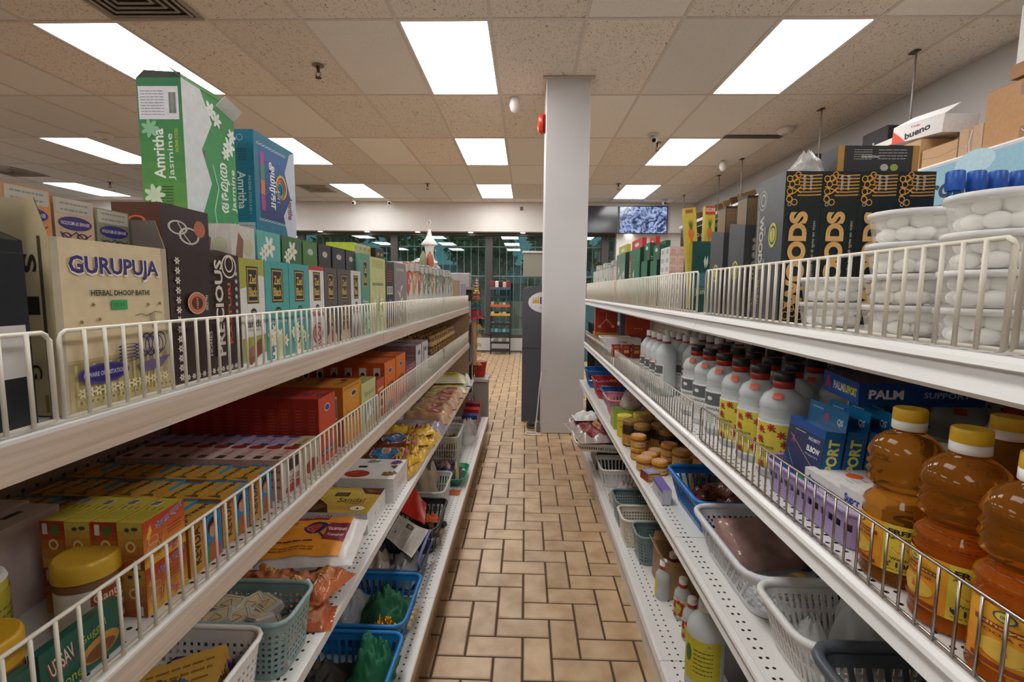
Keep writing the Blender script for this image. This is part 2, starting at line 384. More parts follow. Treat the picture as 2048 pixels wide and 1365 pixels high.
# ---------------------------------------------------------------- pillar
PX0, PX1, PY0, PY1 = .1447, .5057, 4.157, 4.51
MB().cbox(PX0, PX1, PY0, PY1, 0, ZC-.004, mt('d0cccb', .6, var=.02, scale=3), .006).build('trim_2', kind='structure')
MB().box(PX0-.03, PX1+.03, PY0-.03, PY0+.01, ZC-.012, ZC-.004, mt('c9bdb2', .5)).build('trim_3', kind='structure')
# ---------------------------------------------------------------- shelving
ZL = [.165, .485, .795, 1.095]; XLs = [-.307, -.434, -.475, -.475]; LBACK = -.885
ZR = [.165, .545, .845, 1.178]; XRs = [.41, .434, .46, .46]; RBACK = .875
def perf(name, base, x0, sgn, rows, pitch=.0254, r=.0034):
    m, nt, b = newmat(name); L = nt.links.new
    def ma(op, a, c=None, d=None):
        n = nt.nodes.new('ShaderNodeMath'); n.operation = op
        for i, v in enumerate((a, c, d)):
            if v is None: continue
            if isinstance(v, (int, float)): n.inputs[i].default_value = v
            else: L(v, n.inputs[i])
        return n.outputs[0]
    gm = nt.nodes.new('ShaderNodeTexCoord'); sp = nt.nodes.new('ShaderNodeSeparateXYZ'); L(gm.outputs['Object'], sp.inputs[0])
    dy = ma('SUBTRACT', ma('MODULO', ma('ADD', sp.outputs[1], 50), pitch), pitch/2); acc = None
    for k, rr in enumerate(rows):
        dx = ma('SUBTRACT', sp.outputs[0], x0+sgn*rr)
        dd = ma('SQRT', ma('ADD', ma('MULTIPLY', dx, dx), ma('MULTIPLY', dy, dy))); h = ma('LESS_THAN', dd, r)
        acc = h if acc is None else ma('MAXIMUM', acc, h)
    mx = nt.nodes.new('ShaderNodeMix'); mx.data_type = 'RGBA'; mx.inputs['A'].default_value = lin(base); mx.inputs['B'].default_value = lin('1d1a18')
    L(acc, mx.inputs['Factor']); L(mx.outputs['Result'], b.inputs['Base Color']); b.inputs['Roughness'].default_value = .35; return m
steel = mt('dcd9d4', .32, var=.03, scale=8); steelW = mt('e2e0dc', .3, var=.03, scale=8)
wood = None
def woodmat():
    m, nt, b = newmat('limed_wood_laminate'); L = nt.links.new; N = nt.nodes.new
    tc = N('ShaderNodeTexCoord'); mp = N('ShaderNodeMapping'); mp.inputs['Scale'].default_value = (60, 3, 160); L(tc.outputs['Object'], mp.inputs[0])
    nz = N('ShaderNodeTexNoise'); nz.inputs['Scale'].default_value = 1; nz.inputs['Detail'].default_value = 3; L(mp.outputs[0], nz.inputs[0])
    cr = N('ShaderNodeValToRGB'); e = cr.color_ramp.elements; e[0].color = lin('bda48f'); e[1].color = lin('d8c6b6'); e[0].position = .25; e[1].position = .7
    L(nz.outputs[0], cr.inputs[0]); L(cr.outputs[0], b.inputs['Base Color']); b.inputs['Roughness'].default_value = .45; return m
wood = woodmat()
def pegboard(name, base):
    m, nt, b = newmat(name); L = nt.links.new
    tc = nt.nodes.new('ShaderNodeTexCoord'); sp = nt.nodes.new('ShaderNodeSeparateXYZ'); L(tc.outputs['Object'], sp.inputs[0])
    def ma(op, a, c):
        n = nt.nodes.new('ShaderNodeMath'); n.operation = op
        for i, v in enumerate((a, c)):
            if isinstance(v, (int, float)): n.inputs[i].default_value = v
            else: L(v, n.inputs[i])
        return n.outputs[0]
    a = ma('SUBTRACT', ma('MODULO', ma('ADD', sp.outputs[1], 50), .0254), .0127); c = ma('SUBTRACT', ma('MODULO', sp.outputs[2], .0254), .0127)
    h = ma('LESS_THAN', ma('ADD', ma('MULTIPLY', a, a), ma('MULTIPLY', c, c)), .0035**2)
    mx = nt.nodes.new('ShaderNodeMix'); mx.data_type = 'RGBA'; mx.inputs['A'].default_value = lin(base); mx.inputs['B'].default_value = lin('1f1b18')
    L(h, mx.inputs['Factor']); L(mx.outputs['Result'], b.inputs['Base Color']); b.inputs['Roughness'].default_value = .6; return m
pegL = pegboard('brown_pegboard', '8f7460'); pegR = pegboard('cream_pegboard', 'd8cfc0')
def gondola(side, y0, y1, which):
    sg = -1 if side == 'left' else 1; XS, ZS_, bk = (XLs, ZL, LBACK) if sg < 0 else (XRs, ZR, RBACK)
    t = empty('shelving_unit', (0, y0, 0), f'{"white shelving with wooden edge strips" if sg<0 else "white shelving with steel edge channels"} {side} of the aisle, {which}', 'shelving unit', f'shelving run {side} of the aisle')
    L = y1-y0; g = .0012; yy0, yy1 = g, L-g
    pb = MB(); pb.box(min(bk, bk+sg*.02), max(bk, bk+sg*.02), yy0, yy1, .02, (1.17 if sg < 0 else 1.25), pegL if sg < 0 else pegR).build('back_panel', t)
    for i, (x, z) in enumerate(zip(XS, ZS_)):
        m = MB(); rows = (.03, .055, .10) if i == 0 else (.022, .035)
        pm = perf(f'perforated_steel_{side}_{i}', 'dedbd6', x, sg, rows)
        a, b = sorted((x, bk)); m.box(a, b, yy0, yy1, z-.003, z, pm); 
        m.box(a+.03, b-.005, yy0, yy1, z-.022, z-.0031, steel)
        m.build('base_deck' if i == 0 else 'shelf', t)
        e = MB(); x1 = x-sg*.004
        if sg < 0:
            if i >= 2: e.box(*sorted((x, x+.006)), yy0, yy1, z-.040, z-.003, wood); e.box(x-.012, x+.006, yy0, yy1, z-.003, z+.001, steelW)
            elif i == 1: e.box(*sorted((x, x+.004)), yy0, yy1, z-.022, z+.001, steelW)
            else: e.box(*sorted((x, x+.004)), yy0, yy1, z-.03, z+.001, mt('c9b49f', .5))
        else:
            p = [(x, z+.001), (x-.006, z-.004), (x-.008, z-.010), (x+.004, z-.014), (x-.004, z-.040), (x+.002, z-.046), (x+.012, z-.046), (x+.012, z-.0031), (x+.004, z+.001)]
            vs = [(a_, yy0, c_) for a_, c_ in p]+[(a_, yy1, c_) for a_, c_ in p]; n = len(p)
            e.add(vs, [(k, (k+1) % n, n+(k+1) % n, n+k) for k in range(n)]+[tuple(range(n))[::-1], tuple(range(n, 2*n))], steelW)
        e.build('edge_strip', t)
        if i:
            for yb in (yy0+.004, yy1-.008):
                bm = MB(); bm.add([(bk-sg*.004, yb, z-.10), (bk-sg*.004, yb, z-.0225), (x+sg*.05, yb, z-.0225), (x+sg*.05, yb, z-.04)], [(0, 1, 2, 3)], steel); bm.build('bracket', t, mods=[SOL(.003, 0)])
    k = MB(); xk = XS[0]+sg*.02; k.box(*sorted((xk, xk+sg*.012)), yy0, yy1, 0, ZS_[0]-.0225, mt('b49a80', .5) if sg < 0 else steel); k.build('kick_plate', t)
    for yb in (yy0, yy1-.025):
        MB().box(*sorted((bk-sg*.004, bk-sg*.0242+sg*.02)), yb, yb+.025, .0, 1.17 if sg < 0 else 1.25, steel).build('upright', t)
for (a, b, w_) in ((-.845, .375, 'nearest, mostly behind the camera'), (.375, 1.595, 'section with gold carton'), (1.595, 2.82, 'middle section'), (2.82, 4.05, 'last section by the pillar')): gondola('left', a, b, w_)
for (a, b, w_) in ((-1.105, .115, 'nearest, behind the camera'), (.115, 1.335, 'section holding the oil bottles'), (1.335, 2.555, 'section holding the clear bottles'), (2.555, 3.80, 'last section beside the pillar')): gondola('right', a, b, w_)
# brown end board closing the left run
MB().box(LBACK, -.475, 4.052, 4.07, .0, 1.09, mt('a98a6c', .5)).build('end_board', label='tan board closing the far end of left shelving', cat='end panel')
# wire fences along the shelf fronts
def fence(x, y0, y1, z, h, col, label, metal=0, r=.0022, sp=.0254, lean=0, grp=None):
    t = empty('shelf_fence', (x, y0, z), label, 'wire fence', grp); L = y1-y0; mm = mt(col, .3 if metal else .45, metal, var=0)
    fr = MB(); c = .008
    fr.tube([(0, 0, .004), (0, 0, h-c), (0, c*.4, h-c*.4), (0, c, h), (0, L-c, h), (0, L-c*.4, h-c*.4), (0, L, h-c), (0, L, .004)], r*1.15, mm, 6); fr.tube([(0, 0, .0045), (0, L, .0045)], r, mm, 6)
    fr.build('frame', t)
    n = int(L/sp)
    for q in range(4):
        pass
    for i in range(1, n):
        wm = MB(); wm.tube([(.0035 if x < 0 else -.0035, 0, .003), (.0035 if x < 0 else -.0035, 0, h)], r, mm, 5); wm.build('wire', t, loc=(0, L*i/n, 0))
    return t
cr_, ch = 'd8d0c0', 'b0a8a0'
g1 = 'cream wire fences on the top left shelf'; g2 = 'cream wire fences on the second left shelf'; g3 = 'cream wire fences on the top right shelf'; g4 = 'chrome wire fences on the second right shelf'
for a, b, w_ in ((-.75, .475, 'nearest, before the black carton'), (.485, 1.555, 'in front of the gold and teal cartons'), (1.60, 2.80, 'in front of the yellow green carton'), (2.83, 4.03, 'at the far end')):
    fence(-.479, a, b, ZL[3]+.001, .095, cr_, f'cream wire fence on the top left shelf, {w_}', grp=g1)
for a, b, w_ in ((-.75, .36, 'mostly behind the camera'), (.375, 1.555, 'in front of yellow and red cartons'), (1.575, 2.80, 'in front of orange cartons'), (2.83, 4.03, 'at the far end')):
    fence(-.479, a, b, ZL[2]+.001, .10, cr_, f'cream wire fence on the second left shelf, {w_}', grp=g2)
for a, b, w_ in ((-.6, .475, 'cut by the right frame edge'), (.485, 1.285, 'in front of white tubs and black cartons'), (1.345, 2.54, 'in front of pink carton stacks'), (2.57, 3.77, 'at the far end')):
    fence(.465, a, b, ZR[3]+.002, .113, cr_, f'cream wire fence on the top right shelf, {w_}', grp=g3, r=.0026)
for a, b, w_ in ((.06, 1.275, 'in front of oil bottles'), (1.335, 2.53, 'in front of clear bottles'), (2.60, 3.77, 'in front of the chocolate carton')):
    fence(.465, a, b, ZR[2]+.002, .09, ch, f'chrome wire fence on the second right shelf, {w_}', metal=1, grp=g4, r=.0018)
# ================================================================ LEFT, top shelf
T4 = ZL[3]+.0016; T3 = ZL[2]+.0016; T2 = ZL[1]+.0005; T1 = ZL[0]+.0005
FX = -.5005
def LY(px, X=FX, y=650): return onX(px, y, X).y
def lrow(px0, px1, d, X=FX, gap=.0012):
    a, b = LY(px0, X), LY(px1, X); return (b-a-gap), (X-d/2, (a+b)/2)
ZB = [('r', .26, .58, .74, .93, '2a2320'), ('r', .29, .595, .71, .915, 'b79a55'), ('r', .32, .61, .68, .90, '2a2320'), ('t', 'Zed', .5, .81, .28, .09, 'd8b766', 0, .02), ('t', 'Black', .5, .69, .32, .09, 'd8b766', 0, .02),
      ('e', .5, .50, .12, .035, '2c2b2b'), ('t', 'Cycle', .5, .50, .17, .02, 'd9d9d9')]
def inner(label, x, y, w, d, h, col, art, z=None, rz=LZ, group=None, cat='box', rot=None):
    return pack('incense_packet', label, cat, (x, y, z if z is not None else T4+.0015), (w, d, h), rz, col, art, group, rot=rot)
# black carton, cut by the left edge of the frame
y0, y1 = .33, LY(77, FX, 800)-.002
disp('display_carton', 'glossy black carton with white sticker, leftmost on the top left shelf', 'box', (FX-.06, (y0+y1)/2, T4), (y1-y0, .12, .20), .185, LZ, '1b2024',
     {'F': [('r', .05, .27, .97, .55, 'cfcac6'), ('r', .30, .38, .62, .45, 'e8622c'), ('r', 0, .93, 1, .935, '3a4248')]}, '191d20')
inner('tall black incense packet with small white lettering inside the glossy black carton', FX-.045, (y0+y1)/2, y1-y0-.008, .05, .262, {'F': '1c1a1c', 'T': '2a2a2c'}, {'F': [('t', 'BHAWANI', .62, .90, .62, .035, 'd8d0cc'), ('r', .1, .5, .9, .55, '4a2426')]})
# gold carton with three packets
w, (cx, cy) = lrow(110, 341, .125)
ga = [('r', .0, .0, 1, 1, 'd9c6a0'), ('r', .0, .0, .055, 1, 'b5aa92'), ('r', .94, .0, 1, 1, 'b0a68f'), ('r', .055, .0, .94, .30, 'b9a878'), ('g', .06, .02, .94, .28, 'c2b27c', 'a79768', 5)]
for i in range(12): ga.append(('r', .10+.068*i, .03, .108+.068*i+.014, .27, 'cfc08e'))
ga += [('t', 'GURUPUJA', .505, .835, .80, .150, 'f1e8d6', 0, .055), ('t', 'GURUPUJA', .50, .84, .78, .135, '3b3070', 0, .03), ('t', 'HERBAL DHOOP BATHI', .52, .69, .52, .035, '2b2522', 0, .02),
       ('r', .42, .585, .56, .645, '3aa35c'), ('t', '15.25', .49, .615, .09, .022, '1f6a3a')]
for u, v in ((.27, .62), (.76, .61), (.88, .615), (.31, .53), (.17, .52)): ga.append(('f', u, v, .0028, 5, '7a6038', '7a6038'))
ga += [('l', [(.62, .54), (.68, .55), (.74, .535), (.82, .56), (.9, .55)], .0008, '4a3a30')]
for k in range(4): ga.append(('l', [(.76+.015*k, .55), (.79+.01*k, .45)], .0008, '4a3a30'))
for k in range(6): ga.append(('o', .68+.035*k, .33+.02*(k % 2), .06, .07, '3b3070', .14))
for k in range(5): ga.append(('o', .53, .26+.022*k, .09, .014, '3b3070', .25))
ga += [('p', [(.60, .22), (.95, .25), (.84, .17), (.66, .16)], '6f5f86'), ('e', .31, .205, .21, .062, '4a4190'), ('e', .31, .205, .19, .05, '332a72'), ('t', 'BEWARE OF IMITATION', .31, .205, .34, .028, 'c9c2e8', 0, .02)]
for k in range(13): ga.append(('f', .12+.062*k, .105, .006, 6, 'e9ddb0', '8c7a40'))
for k in range(20): ga.append(('r', .09+.042*k, .045, .108+.042*k, .06, '8c7a40'))
disp('display_carton', 'gold display carton lettered GURUPUJA herbal dhoop bathi with a green sticker', 'box', (cx, cy, T4), (w, .125, .232), .193, LZ, 'd2c29c', {'F': ga, 'L': [('r', .90, 0, .93, 1, '4a4436'), ('t', 'S', .82, .85, .10, .12, '2a2620', -90, .03), ('t', 'I', .82, .62, .10, .12, '2a2620', -90, .03), ('t', 'G', .80, .25, .08, .10, '2a2620', -90), ('r', .86, .02, .89, .12, '8c7a40')]}, 'c4b48e', slope=.10)
GP = lambda top: [('r', .04, .925, .96, .995, 'b9b1a2'), ('L', .15, .93, .85, .99, 2, '8d857a'), ('e', .5, .882, .43, .034, '3b3070'), ('t', 'BEWARE OF IMITATION', .5, .882, .72, .018, 'd9c9d0', 180, .02),
      ('l', [(.1, .835), (.3, .81), (.5, .84), (.7, .81), (.9, .835)], .0012, '3b2f5c'), ('l', [(.15, .81), (.4, .80), (.6, .81), (.85, .80)], .0012, '3b2f5c'), ('o', .25, .82, .12, .015, '3b2f5c', .3), ('o', .65, .82, .14, .016, '3b2f5c', .3)]
for i, (c, n_) in enumerate((('d98c53', 'orange'), ('cfae8c', 'beige'), ('8d8c74', 'olive grey'))):
    inner(f'{n_} foil incense packet with purple oval, standing in the gold carton', cx-.010, cy-w/2+w*(i+.5)/3, w/3-.004,   .05, .247-.004*i, {'F': c, 'T': 'aaa292', 'L': 'a39a8a'}, {'F': GP(c)})
# dark brown carton
w, (cx, cy) = lrow(342.5, 482, .12)
ha = []
for i in range(13): ha.append(('f', .09, .05+.072*i, .0055, 6, 'd8cfc4', '3a2a28')); ha.append(('f', .93, .05+.066*i, .004, 6, 'd8cfc4', '3a2a28'))
for i in range(11): ha.append(('f', .15+.07*i, .04, .0045, 6, 'd8cfc4', '3a2a28'))
ha += [('e', .31, .60, .125, .085, 'c9b8a0'), ('e', .31, .60, .115, .078, 'c96f45'), ('e', .31, .60, .075, .05, '4a2c2a'), ('t', 'HEM', .31, .60, .08, .03, 'd98a5a', 90, .02), ('t', 'SINCE 1983', .44, .60, .12, .035, 'd8cfc4', 90),
       ('t', 'PRECIOUS', .63, .55, .80, .125, 'd6c9b8', 90, .03), ('t', 'KASTURI', .79, .50, .52, .05, 'd0572c', 90, .02), ('t', 'HOMES', .47, .27, .2, .04, 'c9bfb2', 90), ('o', .80, .90, .12, .10, 'd6c9b8', .15), ('o', .80, .92, .07, .07, 'd6c9b8', .2)]
disp('display_carton', 'dark brown display carton with orange round seal and upright silver lettering', 'box', (cx, cy, T4), (w, .12, .205), .195, LZ, '3a2a2b', {'F': ha}, '30262a')
inner('dark brown incense packet with swan line drawing, inside the dark brown carton', cx+.01, cy-w*.12, w*.62, .07, .258, {'F': '3c2d30', 'L': '5a3526', 'T': '4a3a3c'}, {'F': [('o', .32, .88, .2, .04, 'cfc6ba', .2), ('o', .55, .84, .22, .05, 'cfc6ba', .2), ('l', [(.3, .92), (.45, .84), (.6, .79)], .002, 'cfc6ba'), ('e', .78, .89, .13, .05, 'b5664a')], 'L': [('o', .5, .9, .2, .03, 'd06a30', .3), ('l', [(.3, .84), (.6, .80), (.4, .77)], .002, 'd06a30')]}, z=T4+.0015)
# slim display cartons: (px0, px1, colour, art, label, inner specs)
SAN = ZB+[('p', [(0, .76), (0, 1), (1, 1), (1, .83), (.3, .72)], 'a8a63e')]+ZB[:]
def leafy(c, n=7, seed=1, vmax=.42):
    R = random.Random(seed); o = []
    for i in range(n): o.append(('f', R.uniform(.12, .88), R.uniform(.05, vmax), R.uniform(.008, .017), 6, c, 'c9b23c'))
    return o
sandal = [('r', 0, 0, 1, 1, 'dcd8d2'), ('p', [(0, .72), (0, 1), (1, 1), (1, .84), (.55, .86), (.3, .74)], 'a8a743')]+ZB+[('t', 'sandal', .5, .39, .78, .07, '4a4340'), ('t', 'Premium', .5, .33, .42, .022, '8a8480'),
          ('p', [(.02, .03), (.02, .26), (.98, .28), (.98, .1)], 'a3a34a'), ('p', [(.08, .05), (.2, .15), (.92, .27), (.86, .12), (.3, .0)], '7c4a34'), ('p', [(.08, .05), (.2, .15), (.55, .21), (.5, .09)], '9b6a50')]
jas = [('r', 0, 0, 1, 1, '4fa3a0')]+ZB+[('t', 'Jasmine', .5, .385, .72, .06, 'dfeeea', 0, .0)]+leafy('e9ecd9', 9, 3, .30)+[('p', [(.3, .0), (.5, .25), (.62, .24), (.6, 0)], 'c6cf9a')]
rose = [('r', 0, 0, 1, 1, 'dcd8d6'), ('r', 0, .95, 1, 1, 'c23a3a')]+ZB+[('t', 'rose', .5, .42, .76, .06, 'c24a52')]+[('o', .5, .17, .34, .14, 'b5323c', .16), ('o', .5, .17, .22, .10, 'b5323c', .3), ('l', [(.3, .26), (.7, .08)], .003, 'b5323c'), ('l', [(.3, .08), (.7, .26)], .003, 'b5323c'), ('l', [(.08, .02), (.92, .02)], .002, 'b5323c')]
fr3 = [('r', 0, 0, 1, 1, '5a5350')]+ZB+[('t', 'Sacred', .5, .42, .5, .025, 'c9c0b6'), ('t', 'THREE IN ONE', .5, .385, .62, .025, 'c9c0b6'), ('o', .38, .32, .16, .05, 'd2a545', .3), ('o', .60, .32, .16, .05, 'd2a545', .3), ('e', .5, .06, .4, .10, 'c9b6a2'), ('e', .5, .19, .15, .045, 'b98a6a'), ('r', .44, .02, .56, .17, 'a33a34')]
lav = [('r', 0, 0, 1, 1, 'd5d2cf')]+ZB+[('t', 'Lavanda', .5, .44, .7, .045, '4a4648'), ('t', 'Francesa', .5, .385, .7, .04, '4a4648')]+[('p', [(.1+.2*i, .0), (.2+.2*i, .26+.03*(i % 2)), (.28+.2*i, .0)], '6f6a72') for i in range(4)]
grn = [('r', 0, 0, 1, 1, '5d9a83')]+ZB[1:5]+[('t', 'Mogra', .5, .40, .6, .07, 'cfe0d6')]+leafy('cfe0d0', 7, 6, .3)
slim = [(482.5, 532, 'dcd8d2', sandal, 'white and olive display carton lettered sandal', 'a8a743', 'white packet picturing sandalwood pieces, in the sandal carton'),
        (532.5, 580, '4fa3a0', jas, 'teal jasmine display carton, the nearer of the teal pair', '63b0ab', 'packet with white jasmine photo in the nearer teal carton'),
        (580.5, 620, '4fa3a0', jas, 'teal jasmine display carton, the farther of the teal pair', '3f6b42', 'dark green packet behind jasmine picture in the farther teal carton'),
        (620.5, 650, 'dcd8d6', rose, 'white and red display carton lettered rose', '4c7a40', 'green packet with white seal in the rose carton'),
        (650.5, 676, '5a5350', fr3, 'charcoal three in one carton beside the rose carton', '2f2a33', 'black packet inside the charcoal carton beside the rose carton'),
        (677, 703, '5a5350', fr3, 'charcoal three in one carton beside the lavender carton', '2a2a30', 'black packet inside the charcoal carton beside the lavender carton'),
        (703.5, 723, 'd5d2cf', lav, 'white display carton lettered Lavanda Francesa', '39363c', 'narrow dark packet inside the white lavender carton'),]
for (p0, p1, col, ar, lab, ic, il) in slim:
    w, (cx, cy) = lrow(p0, p1, .12)
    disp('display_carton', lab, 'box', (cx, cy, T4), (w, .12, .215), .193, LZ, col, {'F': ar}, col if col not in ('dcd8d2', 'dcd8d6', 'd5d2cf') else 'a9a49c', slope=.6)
    ia = {'dcd8d2': [('p', [(.1, .72), (.3, .95), (.5, .9), (.4, .7)], '8a5b45'), ('e', .7, .85, .2, .06, 'c2bd9a')], '4fa3a0': [('f', .5, .88, .022, 6, 'e6e8da', 'd0b040'), ('f', .25, .82, .015, 6, 'e6e8da', 'd0b040')]}.get(col, [('e', .5, .9, .2, .03, 'bfb8a8')])
    if ic == 'a8a743': ic = 'cfc9c0'; 
    inner(il, cx+.012, cy, w-.006, .07, .250, {'F': ic, 'T': ic, 'L': ic}, {'F': ia, 'L': ia})
w, (cx, cy) = lrow(723.5, 741, .12)
pack('incense_carton', 'tall sage green carton next to the yellow green jasmine carton', 'box', (cx, cy, T4), (w, .12, .248), LZ, {'F': '5d9a83', 'L': '7cb89e', 'T': '8cc6ae'}, {'F': grn})
w, (cx, cy) = lrow(741.5, 772, .15)
yg = [('r', 0, 0, 1, 1, 'c8c88c'), ('r', .12, .86, .88, .97, 'b5b56c'), ('r', .15, .62, .85, .66, '8f9264')]+[('f', random.uniform(.12, .88), random.uniform(.04, .58), random.uniform(.010, .018), 6, 'e2e2bd', '7d8040') for _ in range(22)]
disp('display_carton', 'pale yellow green carton covered with white blossoms, tallest of the back row', 'box', (cx, cy, T4), (w, .15, .25), .245, LZ, 'c8c88c', {'F': yg}, 'b9bb55')
for i in range(4): inner(f'yellow green packet in the blossom carton, {ORD[i]} of four from the camera', cx-.02, cy-w/2+w*(i+.5)/4, w/4-.003, .09, .287, {'F': 'd0cf96', 'L': 'b8bb3c', 'T': 'c6c860'}, {'F': [('r', .15, .82, .85, .97, 'a5a66a'), ('o', .5, .9, .2, .03, 'e9e7cc', .3)]})
w, (cx, cy) = lrow(772.5, 789, .13)
dk_ = [('r', 0, 0, 1, 1, '2d2422'), ('L', .15, .7, .85, .9, 5, 'b5532c'), ('b', .15, .52, .85, .64), ('o', .5, .25, .4, .2, '7a4aa0', .3), ('e', .5, .22, .3, .16, 'c25a30'), ('e', .5, .22, .2, .12, '5b3a8a')]
disp('display_carton', 'dark carton with purple and orange swirl beside the grey leaf carton', 'box', (cx, cy, T4), (w, .13, .25), .235, LZ, '2d2422', {'F': dk_}, '2d2422')
inner('black packet with gold mark in the dark swirl carton', cx-.01, cy, w-.006, .08, .285, {'F': '26201d', 'L': '2b2320'}, {'F': [('e', .3, .93, .1, .02, 'd8a838'), ('e', .7, .93, .1, .02, 'd8a838')], 'L': [('r', .4, .9, .6, .95, 'd8a838')]})
w, (cx, cy) = lrow(789.5, 813, .13)
pack('incense_carton', 'warm grey carton with a long pale leaf drawing', 'box', (cx, cy, T4), (w, .13, .243), LZ, {'F': '8a8080', 'L': '6d6464', 'T': '8f8888'}, {'F': [('t', 'Lavanda', .5, .9, .6, .05, 'dcd6d2')]+[('p', [(.5, .02+.1*i), (.25+.5*(i % 2), .16+.1*i), (.5, .12+.1*i)], 'd9d4c8') for i in range(6)]})
cols8 = [('d8d4ce', 'c4463a', 'white', 'red'), ('d9d5d0', 'c98f4a', 'white', 'amber'), ('d5d2cc', 'a8624a', 'white', 'rust'), ('cfcfc6', '7c8a6a', 'pale grey', 'sage'), ('c9cac2', '5f6e5a', 'pale grey', 'dark sage'), ('cfd0c6', 'b57a52', 'pale grey', 'tan'),
         ('c6c9be', '6c7a68', 'pale green', 'moss'), ('cfcfc9', '9a8f7c', 'off white', 'taupe'), ('c4c8bf', '55655a', 'pale green', 'dark green'), ('d2d0ca', 'b0b3a2', 'off white', 'lichen'), ('c8cbc2', '7c8a80', 'pale grey', 'teal grey'), ('d0cec8', 'a59c86', 'off white', 'sand')]
yA, yB = LY(814), LY(906); n = len(cols8); st = (yB-yA)/n
for i, (c, c2, n1, n2) in enumerate(cols8):
    y = yA+st*(i+.5); R = random.Random(i)
    aa = [('p', [(0, .62), (.25, .5), (1, .9), (1, 1), (0, 1)], c2), ('o', .3, .42, .14, .035, '4a4a4c', .3), ('t', 'Cycle', .55, .25, .7, .05, '5a5a5c', 40)]+[('f', R.uniform(.2, .8), R.uniform(.65, .95), R.uniform(.01, .02), 5, 'e6e0d6', c2) for _ in range(4)]
    disp('display_carton', f'slim {n1} carton with {n2} corner, {ORD[i]} of the slim row from the camera', 'box', (FX-.06, y, T4), (st-.003, .12, .24), .215, LZ, c, {'F': aa}, c)
    inner(f'{n2} packet standing in the {ORD[i]} slim carton of the row', FX-.05, y, st-.011, .07, .255+.006*(i % 3), {'F': c2, 'L': c, 'T': c}, {'F': [('r', .1, .85, .9, .98, c), ('e', .5, .9, .2, .02, 'd8d0c4')]})
yA, yB = LY(907), LY(920)
pack('incense_carton', 'plain tan carton near the far end of the top left shelf', 'box', (FX-.07, (yA+yB)/2, T4), (yB-yA-.004, .14, .21), LZ, {'F': 'b39a7c', 'T': 'c9b498'}, {})
yA, yB = LY(920.5), LY(932)
pack('incense_carton', 'white and violet striped carton beside the plain tan carton', 'box', (FX-.06, (yA+yB)/2, T4), (yB-yA-.004, .12, .20), LZ, {'F': 'd6d2da', 'T': 'dcdce2'}, {'F': [('r', .1+.22*i, .05, .2+.22*i, .95, '5a4a8c') for i in range(4)]})
# two tall master cartons
g_l = [('g', 0, 0, 1, 1, '6fa244', '2f7d4e', 8), ('r', .03, .755, .93, .95, 'e2dfe6'), ('b', .70, .775, .88, .93), ('L', .08, .775, .6, .93, 9, '8f8c94'), ('t', 'Amritha', .42, .55, .30, .26, 'f0efe6', 90, .02), ('t', 'Jasmine', .70, .53, .28, .17, 'e9efdf', 90, .0),
       ('t', 'INCENSE STICKS', .84, .63, .14, .07, 'c7cf5a', 90), ('L', .3, .20, .7, .36, 9, '3a5c34'), ('f', .27, .30, .020, 7, 'cfe0c0', 'cfe0c0'), ('f', .33, .12, .024, 7, 'e4ead8', 'cfe0c0'), ('f', .26, .70, .017, 7, '8fc49a', '8fc49a')]
g_f = [('g', 0, 0, 1, 1, '3f9a63', '3b8f45', 6), ('p', [(0, 0), (0, 1), (.32, 1), (.52, .82), (.30, .62), (.46, .42), (.26, .2), (.36, 0)], 'dcdcdc'), ('o', .20, .88, .12, .06, 'a8404a', .12), ('t', 'ZS', .20, .88, .13, .05, 'a8404a'),
       ('t', 'Amritha', .30, .50, .24, .13, '8e2a3c', 90, .02), ('o', .17, .42, .05, .02, '6a6a6a', .2), ('L', .08, .46, .2, .56, 5, '7a7a7a'), ('t', 'അമൃത', .76, .42, .34, .22, 'f0efe8', 90, .02), ('t', 'Jasmine', .93, .42, .3, .11, 'e4ecdc', 90), ('l', [(.55, .1), (.5, .25), (.6, .4), (.5, .55)], .002, 'c8dccb')]
for u, v, r_ in ((.5, .90, .018), (.62, .86, .016), (.86, .72, .02), (.78, .66, .014), (.92, .80, .015), (.6, .06, .018), (.75, .03, .02), (.88, .07, .018), (.95, .15, .014), (.4, .03, .014)): g_f.append(('f', u, v, r_, 6, 'eef0e8', 'd8e0d0'))
MB().cbox(-.08, .08, -.04, .04, 0, .223, mt('9a7c5c', .7), .002).build('storage_box', loc=(-.6935, 1.022, T4), rz=LZ, label='plain brown carton hidden under the tall green Amritha carton', cat='box')
MB().cbox(-.1, .1, -.026, .026, 0, .252, mt('9a7c5c', .7), .002).build('storage_box', loc=(-.677, 1.281, T4), rz=LZ, label='plain brown carton hidden under the tall blue Amritha carton', cat='box')
m = boxmesh(.165, .085, .306, {'F': '3b8f45', 'L': '3c8548', 'R': '2f7a40', 'T': '4b4a3c'}, {'L': g_l, 'F': g_f}, r=.16)
m.add([(-.0825, .0425, .306), (-.0825, -.0425, .306), (-.078, -.04, .318), (-.078, .03, .322)], [(0, 1, 2, 3)], mt('3c3f34', .6)); m.add([(.0825, -.0425, .306), (-.0825, -.0425, .306), (-.0825, -.02, .326), (.04, -.03, .322)], [(0, 1, 2, 3)], mt('2f6a3a', .3))
m.add([(.02, -.043, .292), (.0825, -.043, .28), (.088, -.06, .302), (.03, -.058, .315)], [(0, 1, 2, 3)], mt('d9d6d0', .4))
m.build('master_carton', loc=(-.6935, 1.022, T4+.2245), rz=LZ, label='tallest green carton lettered Amritha Jasmine rising above the shelf', cat='box', mods=[SOL(.001)])
